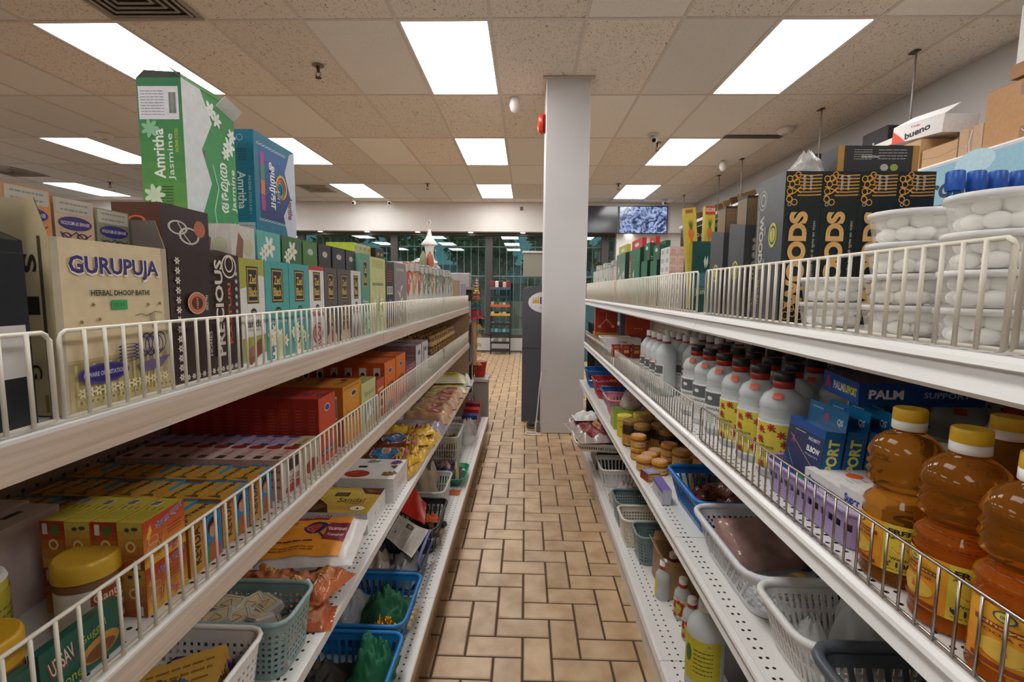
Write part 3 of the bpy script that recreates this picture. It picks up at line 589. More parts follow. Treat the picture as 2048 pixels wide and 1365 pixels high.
b_l = [('g', 0, 0, 1, 1, '1c7fa0', '1a7392', 5), ('r', .05, .0, .95, .17, 'cfccd2'), ('L', .1, .02, .9, .15, 6, '8a8890'), ('t', 'Amritha', .42, .46, .34, .38, 'e9edf0', -90, .02), ('t', 'INCENSE STICKS 4 IN 1', .78, .42, .34, .12, 'b8d4e0', -90), ('o', .4, .93, .14, .03, '8cc0d4', .2), ('L', .3, .72, .7, .84, 5, '0f4a60')]
b_f = [('r', 0, 0, 1, 1, '1d7390'), ('g', .10, .22, .98, .9, '24386f', '2a63a0', 6), ('p', [(1, 0), (1, 1), (.86, .95), (.72, .74), (.86, .5), (.66, .3), (.8, 0)], 'c9ccd8'), ('r', .13, .30, .22, .84, 'a83a8a'), ('r', .13, .45, .22, .58, 'd8703a'), ('r', .13, .58, .22, .72, '4a8a5a'),
       ('t', 'அமிர்தா', .40, .56, .44, .22, 'f2f2f6', -90, .03), ('t', 'Amritha', .84, .40, .24, .13, '7a2240', -90, .02), ('t', '4 IN 1', .54, .48, .12, .07, 'e9e9f0', -90), ('o', .62, .58, .14, .12, 'e2b62c', .2), ('o', .60, .56, .11, .10, 'd04a34', .25), ('o', .58, .55, .08, .08, '52b070', .3)]
for i in range(9): b_f.append(('o', .09+.075*i, .90, .035, .012, 'cfe2ec', .3)); b_f.append(('o', .09+.075*i, .21, .035, .012, 'cfe2ec', .3))
pack('master_carton', 'tall blue carton with Tamil lettering and Amritha 4 in 1 lettering', 'box', (-.677, 1.281, T4+.2535), (.205, .054, .26), LZ, {'F': '1d7390', 'L': '1b7896', 'T': '1f8aa6'}, {'L': b_l, 'F': b_f}, r=.2)
# white tower ornament and flower heap by the far end
t = empty('tower_ornament', (-.775, 3.93, T4), 'white fringed tower ornament with a cone roof rising above the cartons', 'ornament'); t.scale = (.66, .66, .96)
wh = mt('e6e2dc', .6, bump=.5, scale=120)
MB().lathe([(.09, 0), (.085, .1), (.06, .16), (.075, .2), (.05, .26), (.07, .3), (.045, .36), (.058, .40), (.045, .44), (.06, .5), (.07, .52)], wh, 12).build('column', t)
MB().lathe([(.098, .0), (.10, .008), (.05, .05), (.03, .08), (.012, .13)], mt('ece9e4', .55), 9).build('roof', t, loc=(0, 0, .515))
MB().tube([(0, 0, .64), (.012, 0, .66), (.004, 0, .68), (.02, .0, .70), (0, 0, .715), (-.006, 0, .69)], .007, wh, 6).build('finial', t)
fr_ = MB(); R = random.Random(2)
for i in range(90):
    a = R.uniform(0, 6.28); z = R.uniform(.02, .5); r_ = .075; p = Vector((r_*math.cos(a), r_*math.sin(a), z)); d = Vector((math.cos(a), math.sin(a), R.uniform(-1, .2)))*.022
    q = Vector((-math.sin(a), math.cos(a), 0))*.008; fr_.add([p-q, p+q, p+d], [(0, 1, 2)], 'e9e6e2')
fr_.build('fringe', t)
def blossoms(name, loc, label, rad, n, cols, hz=.5, seed=1, cat='flowers', pet=.03, kind=None, group=None):
    m = MB(); R = random.Random(seed)
    for i in range(n):
        a = R.uniform(0, 6.28); e = R.uniform(0, 1); p = Vector((rad*math.cos(a)*(1-e*.5), rad*math.sin(a)*(1-e*.5), rad*hz*2*e+.01)); c = R.choice(cols)
        N_ = p.normalized(); u = N_.orthogonal().normalized(); v = N_.cross(u)
        for k in range(6):
            t_ = k*1.047; q = u*math.cos(t_)+v*math.sin(t_); s_ = N_.cross(q)
            m.add([p, p+q*pet*.7+s_*pet*.4+N_*pet*.4, p+q*pet+N_*pet*.5, p+q*pet*.7-s_*pet*.4+N_*pet*.4], [(0, 1, 2, 3)], c)
    m.lathe([(rad*.8, 0), (rad*.7, rad*hz), (rad*.2, rad*hz*1.8)], cols[0], 10)
    return m.build(name, loc=loc, label=label, cat=cat, kind=kind, group=group)
MB().box(-.10, .10, -.12, .12, 0, .235, mt('d8d6d2', .5)).build('storage_box', loc=(-.765, 3.60, T4), label='plain white box under the white artificial flowers at the far end', cat='box')
blossoms('artificial_flowers', (-.745, 3.60, T4+.236), 'heap of white artificial flowers on a box by the far end of the left shelf', .12, 60, ['e9e5e4', 'e6d9d6', 'f0eeec'], .45, 4)
for i, (x, y, c, lb) in enumerate(((-.70, 3.33, '8a8f6a', 'sage'), (-.66, 3.36, 'b5654e', 'coral'))):
    MB().lathe([(.02, 0), (.022, .25), (.012, .28), (.028, .32), (.02, .37), (.004, .40)], c, 8).build('candle_ornament', loc=(x, y, T4), label=f'thin {lb} tipped ornament standing behind the slim cartons', cat='ornament')
# ================================================================ LEFT, second shelf
def jar(name, label, cat, loc, r, h, body, lid, band=None, lidh=.02, group=None, rot=None, top=None, lidr=1.06):
    t = empty(name, loc, label, cat, group, rot=rot)
    MB().lathe([(r*.94, 0), (r, .004), (r, h-lidh-.006), (r*.9, h-lidh)], body if not isinstance(body, str) else mt(body, .25), 28).build('jar_body', t)
    MB().lathe([(r*lidr, h-lidh), (r*lidr, h-.006), (r*lidr*.96, h-.001), (r*lidr*.9, h)], mt(lid, .35), 28).build('lid', t)
    if top:
        MB().lathe([(r*.8, h+.0002), (r*.8, h+.0008)], mt(top, .4), 24).build('lid_disc', t)
    if band:
        m = MB(); mp = lambda u, v, l: Vector(((r+.0004+l)*math.cos(-2.2+u*4.4+band.get('a', 0)), (r+.0004+l)*math.sin(-2.2+u*4.4+band.get('a', 0)), h*.06+(h*.94-lidh-h*.06-.006)*v))
        m.art(mp, r*4.4, h*.75, [('r', 0, 0, 1, 1, band['c'])]+band.get('art', []), div=24, flat=False); m.build('jar_label', t)
    return t
jar('sambrani_jar', 'brown jar with wide yellow lid labelled Sambrani, nearest the fence', 'jar', (-.563, .582, T3), .034, .098, '7a5238', 'c9a032', {'c': 'd8d2c8', 'a': 0, 'art': [('r', .32, .62, .62, .95, 'a8502c'), ('t', 'Gantha', .47, .78, .26, .2, 'f0e6d8'), ('t', 'Sambrani', .55, .5, .34, .15, '2c3a4a', 0, .03), ('t', 'POWDER', .5, .22, .4, .2, '2f5a5c', 0, .03), ('L', .68, .4, .95, .9, 5, '5a5050')]}, .024)
jar('sambrani_jar', 'small jar with ridged yellow lid in the lower left corner', 'jar', (-.538, .432, T3), .033, .094, 'b0653c', 'c99a28', {'c': 'a85a34', 'a': -.3, 'art': [('t', 'Dhoop', .5, .6, .4, .3, 'e6c89a')]}, .03)
jar('incense_tin', 'pale yellow tin with torn white foil top and orange sticker', 'tin', (-.645, .508, T3), .040, .102, 'b5a544', 'd2cdc6', {'c': 'b9a83e', 'art': [('L', .3, .1, .7, .8, 6, '5c7040')]}, .006, lidr=1.0, top='a5a09a')
jar('incense_tin', 'short tin with brown round top beside the small yellow lidded jar', 'tin', (-.612, .425, T3), .034, .105, 'b59c38', 'd0cac4', {'c': 'c0a63c', 'a': -.2, 'art': [('r', .55, 0, .8, 1, '6a2f3a'), ('L', .1, .1, .5, .8, 5, '4a4030')]}, .006, lidr=1.0, top='7a3f30')
jar('incense_tin', 'dark lidded tin with green sticker at the left edge of the frame', 'tin', (-.715, .462, T3), .036, .10, '4a3a34', '3f332e', None, .012, top='2c6a44')
# green pouches behind the fence
gpa = [('t', 'UTSAV', .24, .62, .3, .34, 'a8322c', 12, .03), ('t', 'UTSAV', .24, .64, .28, .3, 'd8cfc0', 12), ('t', 'Guggul', .62, .68, .34, .2, '9db04a', 8, .0), ('e', .7, .32, .26, .22, 'b8873a'), ('e', .7, .26, .2, .14, '7a4a2c'), ('t', 'Cone', .3, .2, .3, .2, 'a7b64c')]
for i, (y, lb, zz, dx) in enumerate(((.39, 'dark green incense pack lettered Utsav behind the fence, nearest', 0, 0), (.50, 'dark green incense pack lettered Utsav behind the fence, farther', 0, .0), (.33, 'dark green incense pack lying under the frame corner', 0, -.03))):
    pack('incense_packet', lb, 'packet', (-.497-.004*i, y, T3), (.10, .012, .062), LZ, '24584a', {'F': gpa}, r=.2)
# red and yellow cartons stacked two high, four across
ky = [('g', 0, 0, 1, 1, 'd8a83c', 'b23a22', 8), ('t', 'केवडा स्नान', .62, .84, .66, .20, 'd8d6e4', 14, .03), ('t', 'केवडा स्नान', .62, .845, .64, .17, '3f6aa8', 14, .015), ('p', [(.06, .62), (.16, .9), (.2, .74), (.12, .58)], 'e0a83c'),
      ('o', .22, .52, .12, .10, 'd9b0a0', .12), ('o', .22, .36, .14, .12, 'd9b0a0', .12), ('l', [(.3, .15), (.36, .6)], .0007, '5a2c20'), ('l', [(.34, .15), (.42, .6)], .0007, '5a2c20'), ('f', .55, .22, .006, 6, 'c2607a', 'd8a83c'), ('f', .7, .14, .006, 6, 'c2607a', 'd8a83c'), ('L', .55, .45, .9, .66, 3, '8a2c22')]
kend = [[('g', 0, 0, 1, 1, 'b98a2c', '9c3420', 5), ('e', .5, .5, .2, .12, 'd9c384'), ('e', .5, .5, .12, .07, 'a8602c'), ('r', .1, .72, .3, .95, 'd8d4cc'), ('e', .6, .82, .16, .12, '4a6a34')],
        [('g', 0, 0, 1, 1, '9a4a22', 'c2aa4c', 6), ('e', .5, .5, .2, .12, 'd9c384'), ('e', .5, .5, .12, .07, 'a8602c'), ('e', .4, .86, .1, .04, '3a3c30'), ('e', .7, .88, .14, .04, '3f4038'), ('r', .6, .02, .85, .22, 'd8d4cc')]]
kt = [('r', 0, 0, 1, 1, 'b9a83c'), ('L', .12, .1, .45, .9, 6, '6a5f24'), ('L', .5, .08, .62, .92, 3, '6a5f24'), ('b', .68, .55, .86, .98)]
for c in range(4):
    for k in range(2):
        which = ('upper' if k else 'lower'); col_ = ['beside the fence', 'second from the fence', 'third from the fence', 'fourth from the fence'][c]
        pack('incense_box', f'red and yellow box with Hindi title, {which} one, {col_}', 'box', (-.518-.0355*c, .638+.002*(c % 2), T3+.0655*k), (.078, .034, .065), LZ, {'F': 'b23a22', 'T': 'b9a83c', 'L': '9c4a24'}, {'F': ky, 'T': kt, 'L': kend[(c+1) % 2]}, group='red and yellow boxes by the jars')
# white cartons with rose picture behind them, dim
for i, (x, y, z, w_) in enumerate(((-.70, .62, 0, 'nearest'), (-.755, .63, 0, 'middle'), (-.82, .62, 0, 'by the back panel'))):
    pack('incense_box', f'pale carton with dark red picture behind the red and yellow boxes, {w_}', 'box', (x, y, T3+z), (.085, .05, .125), LZ, {'F': 'cdb9b0', 'L': 'c9b6ae', 'T': 'd5c3bb'}, {'L': [('e', .5, .82, .4, .12, '6a2c2c'), ('r', .5, .08, .9, .18, '3a302c'), ('b', .05, .5, .4, .75), ('L', .1, .1, .45, .45, 6, '7a7070')], 'T': [('r', .4, .5, .7, .7, '4a3f38')]})
# gold boxes with portrait panel
kv = [('g', 0, 0, .46, 1, 'c08a34', 'b5742c', 4), ('r', .46, 0, 1, 1, '2f7fae'), ('t', 'KEVDA', .22, .5, .7, .22, '4a2c1c', 90, .03), ('e', .72, .66, .17, .17, '1f1a1c'), ('e', .72, .58, .12, .13, 'c08a64'), ('p', [(.5, 0), (.55, .3), (.72, .42), (.9, .3), (.96, 0)], 'b5522c'), ('p', [(.5, .0), (.5, .35), (.62, .3), (.56, 0)], '3f8f5c'), ('r', .66, .66, .78, .7, 'c8442c')]
kvt = [('r', 0, 0, 1, 1, 'c0923a'), ('t', 'केवड़ा', .55, .5, .75, .36, '2f2018', 0, .03), ('p', [(.05, .1), (.12, .9), (.2, .3)], '6a4a24'), ('r', .9, 0, 1, 1, '2f6f9a')]
proto = None
for a in range(3):
    for c in range(9):
        z = T3+(.004 if (a+c) % 3 else 0)
        lb = f'gold box with Hindi top lettering, {ORD[c]} from the fence, row {["nearest the jars", "in the middle", "nearest the pink boxes"][a]}'
        x, y = -.521-.0385*c, .725+.0805*a
        if proto is None: proto = pack('incense_box', lb, 'box', (x, y, z), (.078, .036, .086), LZ, {'F': 'b5742c', 'T': 'c0923a', 'L': 'a8742e'}, {'F': kv, 'T': kvt, 'L': [('r', .1, .1, .9, .9, 'b8862e'), ('t', 'KEVDA', .5, .5, .7, .3, '4a2c1c', 90)]}, group='gold boxes on the second left shelf')
        else: dup(proto, (x, y, z), label=lb)
# pink, lavender and mixed soap sized boxes
def grid_boxes(y0, rows, cols, wy, dx, h, c, art, lab, grp, x0=-.521, top=None, jit=.002, layers=1):
    pr = None; R = random.Random(int(y0*100))
    for l in range(layers):
        for a in range(rows):
            for q in range(cols):
                lb = f'{lab}, {ORD[q]} from the fence'+(f', {["near", "middle", "far"][a] if rows > 1 else ""} row' if rows > 1 else '')+(f', {["bottom", "top"][l]} layer' if layers > 1 else '')
                loc = (x0-(dx+.0018)*q, y0+(wy+.002)*(a+.5)+R.uniform(-jit, jit)*.3, T3+(h+.0006)*l)
                if pr is None: pr = pack('incense_box', lb, 'box', loc, (wy, dx, h), LZ, c, art, group=grp)
                else: dup(pr, loc, label=lb)
pk = {'F': 'cdbdb4', 'T': 'd3b4aa', 'L': 'c9aaa0'}
pka = {'F': [('r', .2, .6, .8, .9, '3a302c'), ('t', 'Rose', .5, .4, .6, .2, '8a3a3a'), ('e', .5, .15, .4, .12, 'a83232')], 'T': [('r', .07, .3, .28, .75, '4a3f30'), ('t', 'Rose', .52, .5, .32, .35, '9a4a4a', 0, 0), ('e', .88, .5, .13, .45, 'a02c24'), ('l', [(0, .97), (1, .97)], .001, 'eadad2')], 'L': [('L', .15, .2, .85, .8, 3, '8a6a60')]}
grid_boxes(.968, 1, 9, .092, .038, .084, pk, pka, 'pale pink box with dark square and red end', 'pale pink boxes on the second left shelf')
lv = {'F': 'b9aec4', 'T': 'b4a6c0', 'L': 'a99ab8'}
lva = {'F': [('r', .2, .6, .8, .9, '3a302c'), ('t', 'Lavender', .5, .3, .7, .2, '5a4a7a')], 'T': [('r', .07, .3, .28, .75, '4a4250'), ('t', 'Lavender', .55, .5, .38, .3, '6a5a8a'), ('e', .9, .5, .1, .4, '5c4788'), ('l', [(0, .97), (1, .97)], .001, 'd8cfe2')], 'L': [('L', .15, .2, .85, .8, 3, '6a5f80')]}
grid_boxes(1.064, 1, 9, .088, .038, .080, lv, lva, 'lavender box with dark square on its top', 'lavender boxes on the second left shelf', x0=-.561)
pack('incense_box', 'pale yellow sandal box between the lavender boxes and the fence', 'box', (-.5215, 1.108, T3), (.088, .038, .081), LZ, {'F': 'c9c0a0', 'T': 'cdbf8c', 'L': 'b5a87a'}, {'T': [('r', .07, .3, .28, .75, '4a3f30'), ('t', 'Sandal', .55, .5, .4, .35, '7a5a2c')], 'F': [('e', .5, .3, .4, .2, '9a3a30')]})
# row of deep red boxes standing on end
rf = {'F': [('r', 0, 0, 1, 1, 'c4492a'), ('t', 'Spice', .45, .42, .62, .14, 'c9852e', 0, .0), ('e', .5, .82, .16, .06, 'd8cfd8'), ('e', .5, .82, .13, .045, '3f3f8a'), ('r', .12, .12, .88, .2, '3f3550'), ('t', 'SOFT AGARBATHI', .5, .16, .68, .05, 'd8d0d8')],
      'L': [('r', 0, 0, 1, 1, '97261b'), ('L', .25, .42, .75, .85, 9, 'b5503c'), ('r', .2, .03, .8, .28, 'd3c9c0'), ('e', .5, .16, .22, .07, '1d1a1c')], 'T': [('r', 0, 0, 1, 1, 'b5392a'), ('e', .5, .6, .16, .16, '3f3f7a'), ('r', .3, .1, .7, .3, '8a2018')]}
pr = None
for i in range(11):
    lb = f'deep red spice box standing on end, {ORD[i]} from the fence'; loc = (-.5225-.0342*i, 1.213, T3)
    if pr is None: pr = pack('incense_box', lb, 'box', loc, (.104, .033, .170), LZ, {'F': 'c4492a', 'L': '97261b', 'T': 'b5392a'}, rf, group='deep red boxes on the second left shelf', r=.25)
    else: dup(pr, loc, label=lb)
def rowbox(px0, px1, h, d, n, c, art, lab, grp, zz=0, r=.25, x=-.5225, gapn=.001):
    a, b = LY(px0, x+d/2, 750), LY(px1, x+d/2, 750); pr = None
    for i in range(n):
        lb = f'{lab}, {ORD[i]} from the fence' if n > 1 else lab; loc = (x-(d+gapn)*i, (a+b)/2, T3+zz)
        if pr is None: pr = pack('incense_box', lb, 'box', loc, (b-a-.002, d, h), LZ, c, art, group=grp if n > 1 else None, r=r)
        else: dup(pr, loc, label=lb)
gg = {'F': [('r', 0, 0, 1, 1, 'd8902c'), ('t', 'Guggal', .5, .48, .66, .15, '3a2418', 0, .0), ('e', .58, .82, .16, .055, 'd8cfd0'), ('e', .58, .82, .13, .04, '3a3a3c'), ('r', .05, .93, .9, .97, 'b5702a'), ('l', [(.9, .4), (.9, .75)], .001, '3a2418')], 'L': [('r', 0, 0, 1, 1, 'b5662a'), ('b', .25, .45, .75, .85)], 'T': [('r', 0, 0, 1, 1, 'c07a2c'), ('t', 'Guggal', .5, .5, .5, .3, '6a3a18'), ('e', .8, .6, .1, .15, '4a3024')]}
rowbox(684, 721, .167, .066, 5, {'F': 'd8902c', 'L': 'b5662a', 'T': 'c07a2c'}, gg, 'orange box lettered Guggal', 'orange boxes lettered Guggal', x=-.538)
rowbox(722, 751, .150, .045, 1, {'F': 'c8c48a', 'L': 'c4b94c', 'T': 'b9ba6a'}, {'F': [('t', 'Sandal', .5, .75, .7, .1, '6a7a4a', 0, 0), ('p', [(.1, .1), (.1, .5), (.9, .62), (.9, .2)], '7a98a0'), ('p', [(.3, .12), (.5, .5), (.8, .3)], 'd8dcd8')], 'L': [('o', .5, .72, .35, .12, '4a5a3a', .2)], 'T': [('L', .2, .2, .8, .8, 4, '7a8040')]}, 'pale yellow box squeezed between orange and red boxes', None)
rowbox(752, 768, .135, .05, 4, {'F': 'b5442a', 'L': '9a3026', 'T': 'a8382c'}, {'F': [('r', .2, .7+.0, .9, .78, 'd8a85a'), ('r', .2, .45, .9, .53, 'd8a85a'), ('r', .2, .2, .9, .28, 'd8a85a')], 'L': [('b', .1, .55, .5, .8)]}, 'low brick red box behind the pale yellow box', 'low brick red boxes')
og = {'F': [('r', 0, 0, 1, 1, 'd9701f'), ('e', .5, .80, .16, .055, 'd0c4c0'), ('e', .5, .80, .13, .04, '33406a'), ('t', 'ANTIK', .5, .5, .7, .12, '3f2a3a', 0, .03), ('e', .5, .1, .3, .08, '6a5aa0')], 'L': [('r', 0, 0, 1, 1, 'b5501f'), ('r', .2, .6, .7, .9, 'd8cfc4'), ('e', .45, .75, .15, .06, '2a2424')], 'T': [('r', 0, 0, 1, 1, 'c9662a'), ('L', .2, .2, .8, .5, 2, '8a3a18')]}
rowbox(769, 791, .18, .05, 6, {'F': 'd9701f', 'L': 'b5501f', 'T': 'c9662a'}, og, 'bright orange box of the nearer orange pair', 'nearer bright orange boxes')
rowbox(792, 811, .183, .05, 6, {'F': 'dc741f', 'L': 'b5501f', 'T': 'c9662a'}, og, 'bright orange box of the farther orange pair', 'farther bright orange boxes')
rowbox(812, 831, .12, .05, 4, {'F': '8a5064', 'L': '7a4458', 'T': '8f5a6c'}, {'F': [('L', .1, .1, .9, .9, 6, 'a87a8c')], 'L': [('L', .1, .1, .9, .9, 6, 'a87a8c')]}, 'low plum coloured carton before the mauve and white cartons', 'low plum cartons')
rowbox(832, 843, .185, .05, 6, {'F': 'd0ccce', 'L': '8f6f70', 'T': 'a58a88'}, {'F': [('e', .6, .8, .2, .06, '4a5a7a'), ('l', [(.3, .1), (.35, .9)], .006, '8f9f8a')], 'L': [('L', .15, .3, .85, .8, 6, 'b59c9c')]}, 'mauve and white carton of the nearer tall pair', 'nearer mauve and white cartons')
rowbox(844, 856, .187, .05, 6, {'F': 'd4d2d6', 'L': '8f6f70', 'T': 'b09894'}, {'F': [('e', .6, .8, .2, .06, '4a5a7a'), ('r', .2, .2, .4, .9, 'b57a7c')], 'L': [('L', .15, .3, .85, .8, 6, 'b59c9c')]}, 'mauve and white carton of the farther tall pair', 'farther mauve and white cartons')
# dark pouch and trays of small capped bottles
pack('snack_packet', 'navy and white packet lying beyond the mauve and white cartons', 'packet', (-.56, LY(866, -.53, 700), T3), (.16, .09, .06), LZ, {'F': '2d3450', 'T': '3a4468'}, {'F': [('e', .5, .5, .3, .25, 'cfd2da')], 'T': [('e', .4, .5, .3, .3, 'cfd2da')]})
brown = mt('7a4a2c', .3); tan = mt('c9a66a', .4)
bp = None; k = 0
for lay in range(2):
    for a in range(11):
        for c in range(5):
            if lay and (c < 1): continue
            y = 3.02+.088*a; x = -.535-.062*c; z = T3+.0765*lay
            lb = f'small amber bottle in shrink wrapped tray, {"upper" if lay else "lower"} layer, {ORD[c]} line from fence, {ORD[a]} along'
            if bp is None:
                bp = empty('sample_bottle', (x, y, z), lb, 'bottle', 'small amber bottles on the second left shelf')
                MB().lathe([(.024, 0), (.026, .004), (.026, .046), (.014, .056)], brown, 10).build('bottle_body', bp)
                MB().lathe([(.0262, .012), (.0264, .013), (.0264, .038), (.0262, .039)], tan, 10).build('bottle_label', bp)
                MB().lathe([(.015, .056), (.015, .074)], mt('b08a50', .3), 10).build('cap', bp)
            else: dup(bp, (x, y, z), label=lb)
# ================================================================ baskets and soft goods helpers
def rrect(w, d, r, n=6):
    p = []
    for cx, cy, a0 in ((w/2-r, d/2-r, 0), (-w/2+r, d/2-r, PI/2), (-w/2+r, -d/2+r, PI), (w/2-r, -d/2+r, 1.5*PI)):
        for i in range(n+1): a = a0+PI/2*i/n; p.append((cx+r*math.cos(a), cy+r*math.sin(a)))
    return p
def resample(p, n):
    P = p+[p[0]]; L = [0]
    for a, b in zip(P, P[1:]): L.append(L[-1]+math.dist(a, b))
    o = []; j = 0
    for i in range(n):
        s_ = L[-1]*i/n
        while L[j+1] < s_: j += 1
        t_ = (s_-L[j])/(L[j+1]-L[j] or 1); o.append((P[j][0]+(P[j+1][0]-P[j][0])*t_, P[j][1]+(P[j+1][1]-P[j][1])*t_))
    return o
HOLES = {'slots': lambda i, j, N, M: 2 <= j < M-3 and i % 3 != 0,
         'dots': lambda i, j, N, M: 2 <= j < M-3 and i % 2 == 0 and j % 2 == 0,
         'squares': lambda i, j, N, M: 3 <= j < M-3 and i % 3 != 0 and j % 3 != 0,
         'lattice': lambda i, j, N, M: 2 <= j < M-3 and (i+j) % 4 != 0 and (i-j) % 4 != 0,
         'slits': lambda i, j, N, M: 2 <= j < M-3 and i % 2 == 0 and j % 7 != 0}
def basket(label, loc, w, d, h, col, pat='slots', rz=0, taper=.84, rim=.006, cell=.0075, rc=.03, cellv=None, handle=False, group=None, name='plastic_basket', mat=None, rimcol=None, rot=None):
    mat = mat or mt(col, .35, var=.02); t = empty(name, loc, label, 'basket', group, rz, rot)
    N = int(2*(w+d)/cell)//12*12; M_ = max(5, int(h/(cellv or cell))); m = MB(); vs = []
    pt = resample(rrect(w, d, rc), N)
    for j in range(M_+1):
        k = taper+(1-taper)*j/M_; z = .002+h*j/M_; vs += [(x*k, y*k, z) for x, y in pt]
    fs = []; hole = HOLES[pat]
    for j in range(M_):
        for i in range(N):
            if hole(i, j, N, M_): continue
            if handle and j > M_-6 and j < M_-2 and abs(i % (N//2)-0*N//4) < 0: continue
            i2 = (i+1) % N; fs.append((j*N+i, j*N+i2, (j+1)*N+i2, (j+1)*N+i))
    fs.append(tuple(range(N))[::-1]); m.add(vs, fs, mat); m.build('basket_wall', t, mods=[SOL(.0022, 0)])
    MB().tube([(x*1.01, y*1.01, h+.001) for x, y in resample(rrect(w, d, rc), 64)], rim, mt(rimcol, .35) if rimcol else mat, 8, True).build('rim', t)
    return t
def pouch(name, label, loc, w, d, h, col, rz=0, art=None, cat='packet', seed=0, rough=.25, wr=.012, group=None, rot=None, mat=None, crimp=True, nu=16, nv=14, pw=4, parent=None, kind=None):
    """a filled soft pack: pillow shaped with crimped ends and printed top"""
    from mathutils import noise
    def top(u, v, l=0):
        a = 1-abs(2*u-1)**pw; b = 1-abs(2*v-1)**pw
        q = noise.noise(Vector((u*5+seed*3.1, v*5, seed)))*wr
        return Vector(((u-.5)*w, (v-.5)*d*(1-.04*b), h*.14+h*.86*(max(a, 0)*max(b, 0))**.45+q*(a*b)**.3*(1 if a > 0 and b > 0 else 0)+l*2.2))
    def bot(u, v, l=0):
        a = 1-abs(2*u-1)**pw; b = 1-abs(2*v-1)**pw
        return Vector(((u-.5)*w, (v-.5)*d*(1-.04*b), h*.14*(1-(max(a, 0)*max(b, 0))**.35)+.0004))
    mat = mat or mt(col, rough, var=.05, bump=.25, scale=40); m = MB()
    m.grid(top, nu, nv, mat); m.grid(lambda u, v: bot(1-u, v), nu, nv, mat)
    for e in (0, 1):
        m.grid(lambda a, b, e=e: Vector(((e-.5)*w+(b*.012 if e else -b*.012), (a-.5)*d, h*.14+.003*math.sin(a*40)*b)), 12, 1, mat)
    for e in (0, 1): m.grid(lambda a, b, e=e: top(a, e, 0)*(1-b)+bot(a, e)*b, nu, 1, mat)
    for e in (0, 1): m.grid(lambda a, b, e=e: top(e, a, 0)*(1-b)+bot(e, a)*b, nv, 1, mat)
    if art: m.art(top, w, d, art, div=14, flat=False, lift0=.0010)
    return m.build(name, loc=loc, rz=rz, rot=rot, label=label, cat=cat, group=group, parent=parent, kind=kind)
def bag(name, label, loc, w, d, h, rz=0, seed=1, mat=None, cat='bag', lean=0, rot=None, neck=.25, nt=True):
    """a standing crumpled plastic bag gathered towards its open neck"""
    from mathutils import noise
    m = MB(); mat = mat or clear()
    def fn(u, v):
        a = u*2*PI; k = (1-(v**2.2)*(1-neck))*(.72+.28*min(1, v*6)); q = 1+.22*noise.noise(Vector((math.cos(a)*1.6+seed, math.sin(a)*1.6, v*4+seed)))+.08*math.sin(a*7+seed+v*5)
        return Vector((w/2*k*q*math.cos(a)+lean*v*w, d/2*k*q*math.sin(a), .002+h*v*(1+.08*math.sin(a*5+seed)*v)))
    m.grid(fn, 30, 12, mat); m.add([fn(i/30, 0) for i in range(30)], [tuple(range(30))[::-1]], mat)
    return m.build(name, loc=loc, rz=rz, rot=rot, label=label, cat=cat)
# ================================================================ LEFT, third shelf
from mathutils import noise
def cloth(name, label, loc, w, d, h, col, rz=0, seed=1, cat='cloth', rough=.6, fr=3.2, rot=None, metal=0, round_=1):
    m = MB(); mat = mt(col, rough, metal, var=.1, bump=.3, scale=50)
    def fn(u, v):
        x, y = (u-.5)*2, (v-.5)*2; r_ = min(1, math.hypot(x, y)); k = 1+.12*noise.noise(Vector((x*2+seed, y*2, 0)))
        n = noise.noise(Vector((u*fr+seed, v*fr, seed*.7))); q = abs(noise.noise(Vector((u*fr*1.9, v*fr*1.9+seed, 3))))
        fall = (1-r_**2.5) if round_ else 1
        return Vector((x*w/2*k, y*d/2*k, max(.001, h*fall*(.55+.6*n+.7*q))))
    m.grid(fn, 34, 30, mat); return m.build(name, loc=loc, rz=rz, rot=rot, label=label, cat=cat, mods=[SOL(.0012, 0)])
def soap(i, loc, rot, label, grp):
    m = MB(); m.cbox(-.032, .032, -.022, .022, 0, .022, mt('8f867c', .3), .004)
    fr = frames(.064, .044, .022)['T']; m.art(fr[0], .064, .044, [('r', .08, .1, .92, .9, 'd8cdb0'), ('r', .12, .16, .88, .84, '8c6f45'), ('r', .15, .2, .85, .8, 'cdb585'), ('l', [(.3, .3), (.5, .7), (.7, .35)], .002, '6a4f2c'), ('r', .3, .25, .7, .32, '7a3a2c')], lift0=.0004)
    m.cbox(-.034, .034, -.024, .024, -.0005, .0245, clear('e6e2da', .14, .1, .8, 60), .006)
    return m.build('wrapped_soap', loc=loc, rot=rot, label=label, cat='soap', group=grp)
wb = basket('white woven look plastic basket at the bottom left of the photo', (-.585, .70, T2), .22, .268, .12, 'ddd8d2', 'dots', taper=.88, cell=.0068, rim=.005)
tb_ = basket('sage teal plastic basket full of wrapped soaps', (-.560, .914, T2), .226, .138, .118, '7f9694', 'dots', taper=.88, cell=.0062, rim=.005)
pack('incense_box', 'gold box with faded lettering lying in the white woven look basket', 'box', (-.565, .735, T2+.062), (.13, .10, .042), .35, {'F': 'b98a35', 'T': 'c59a48', 'L': 'a87c30'}, {'T': [('L', .1, .15, .9, .85, 4, '8a5c28'), ('e', .55, .4, .08, .12, '3f6a9a'), ('t', 'Rani', .4, .5, .3, .3, '6a3f1c')], 'F': [('t', 'Rani', .5, .5, .4, .5, 'e6dcc0')], 'R': [('t', 'Pir', .5, .5, .5, .6, '2f2418')]}, rot=(.12, -.16, .35))
pouch('snack_packet', 'shiny purple foil packet in the white woven look basket', (-.575, .785, T2+.05), .12, .05, .05, '3c2a6a', .3, rough=.15, wr=.03, seed=3, rot=(.3, .25, .3))
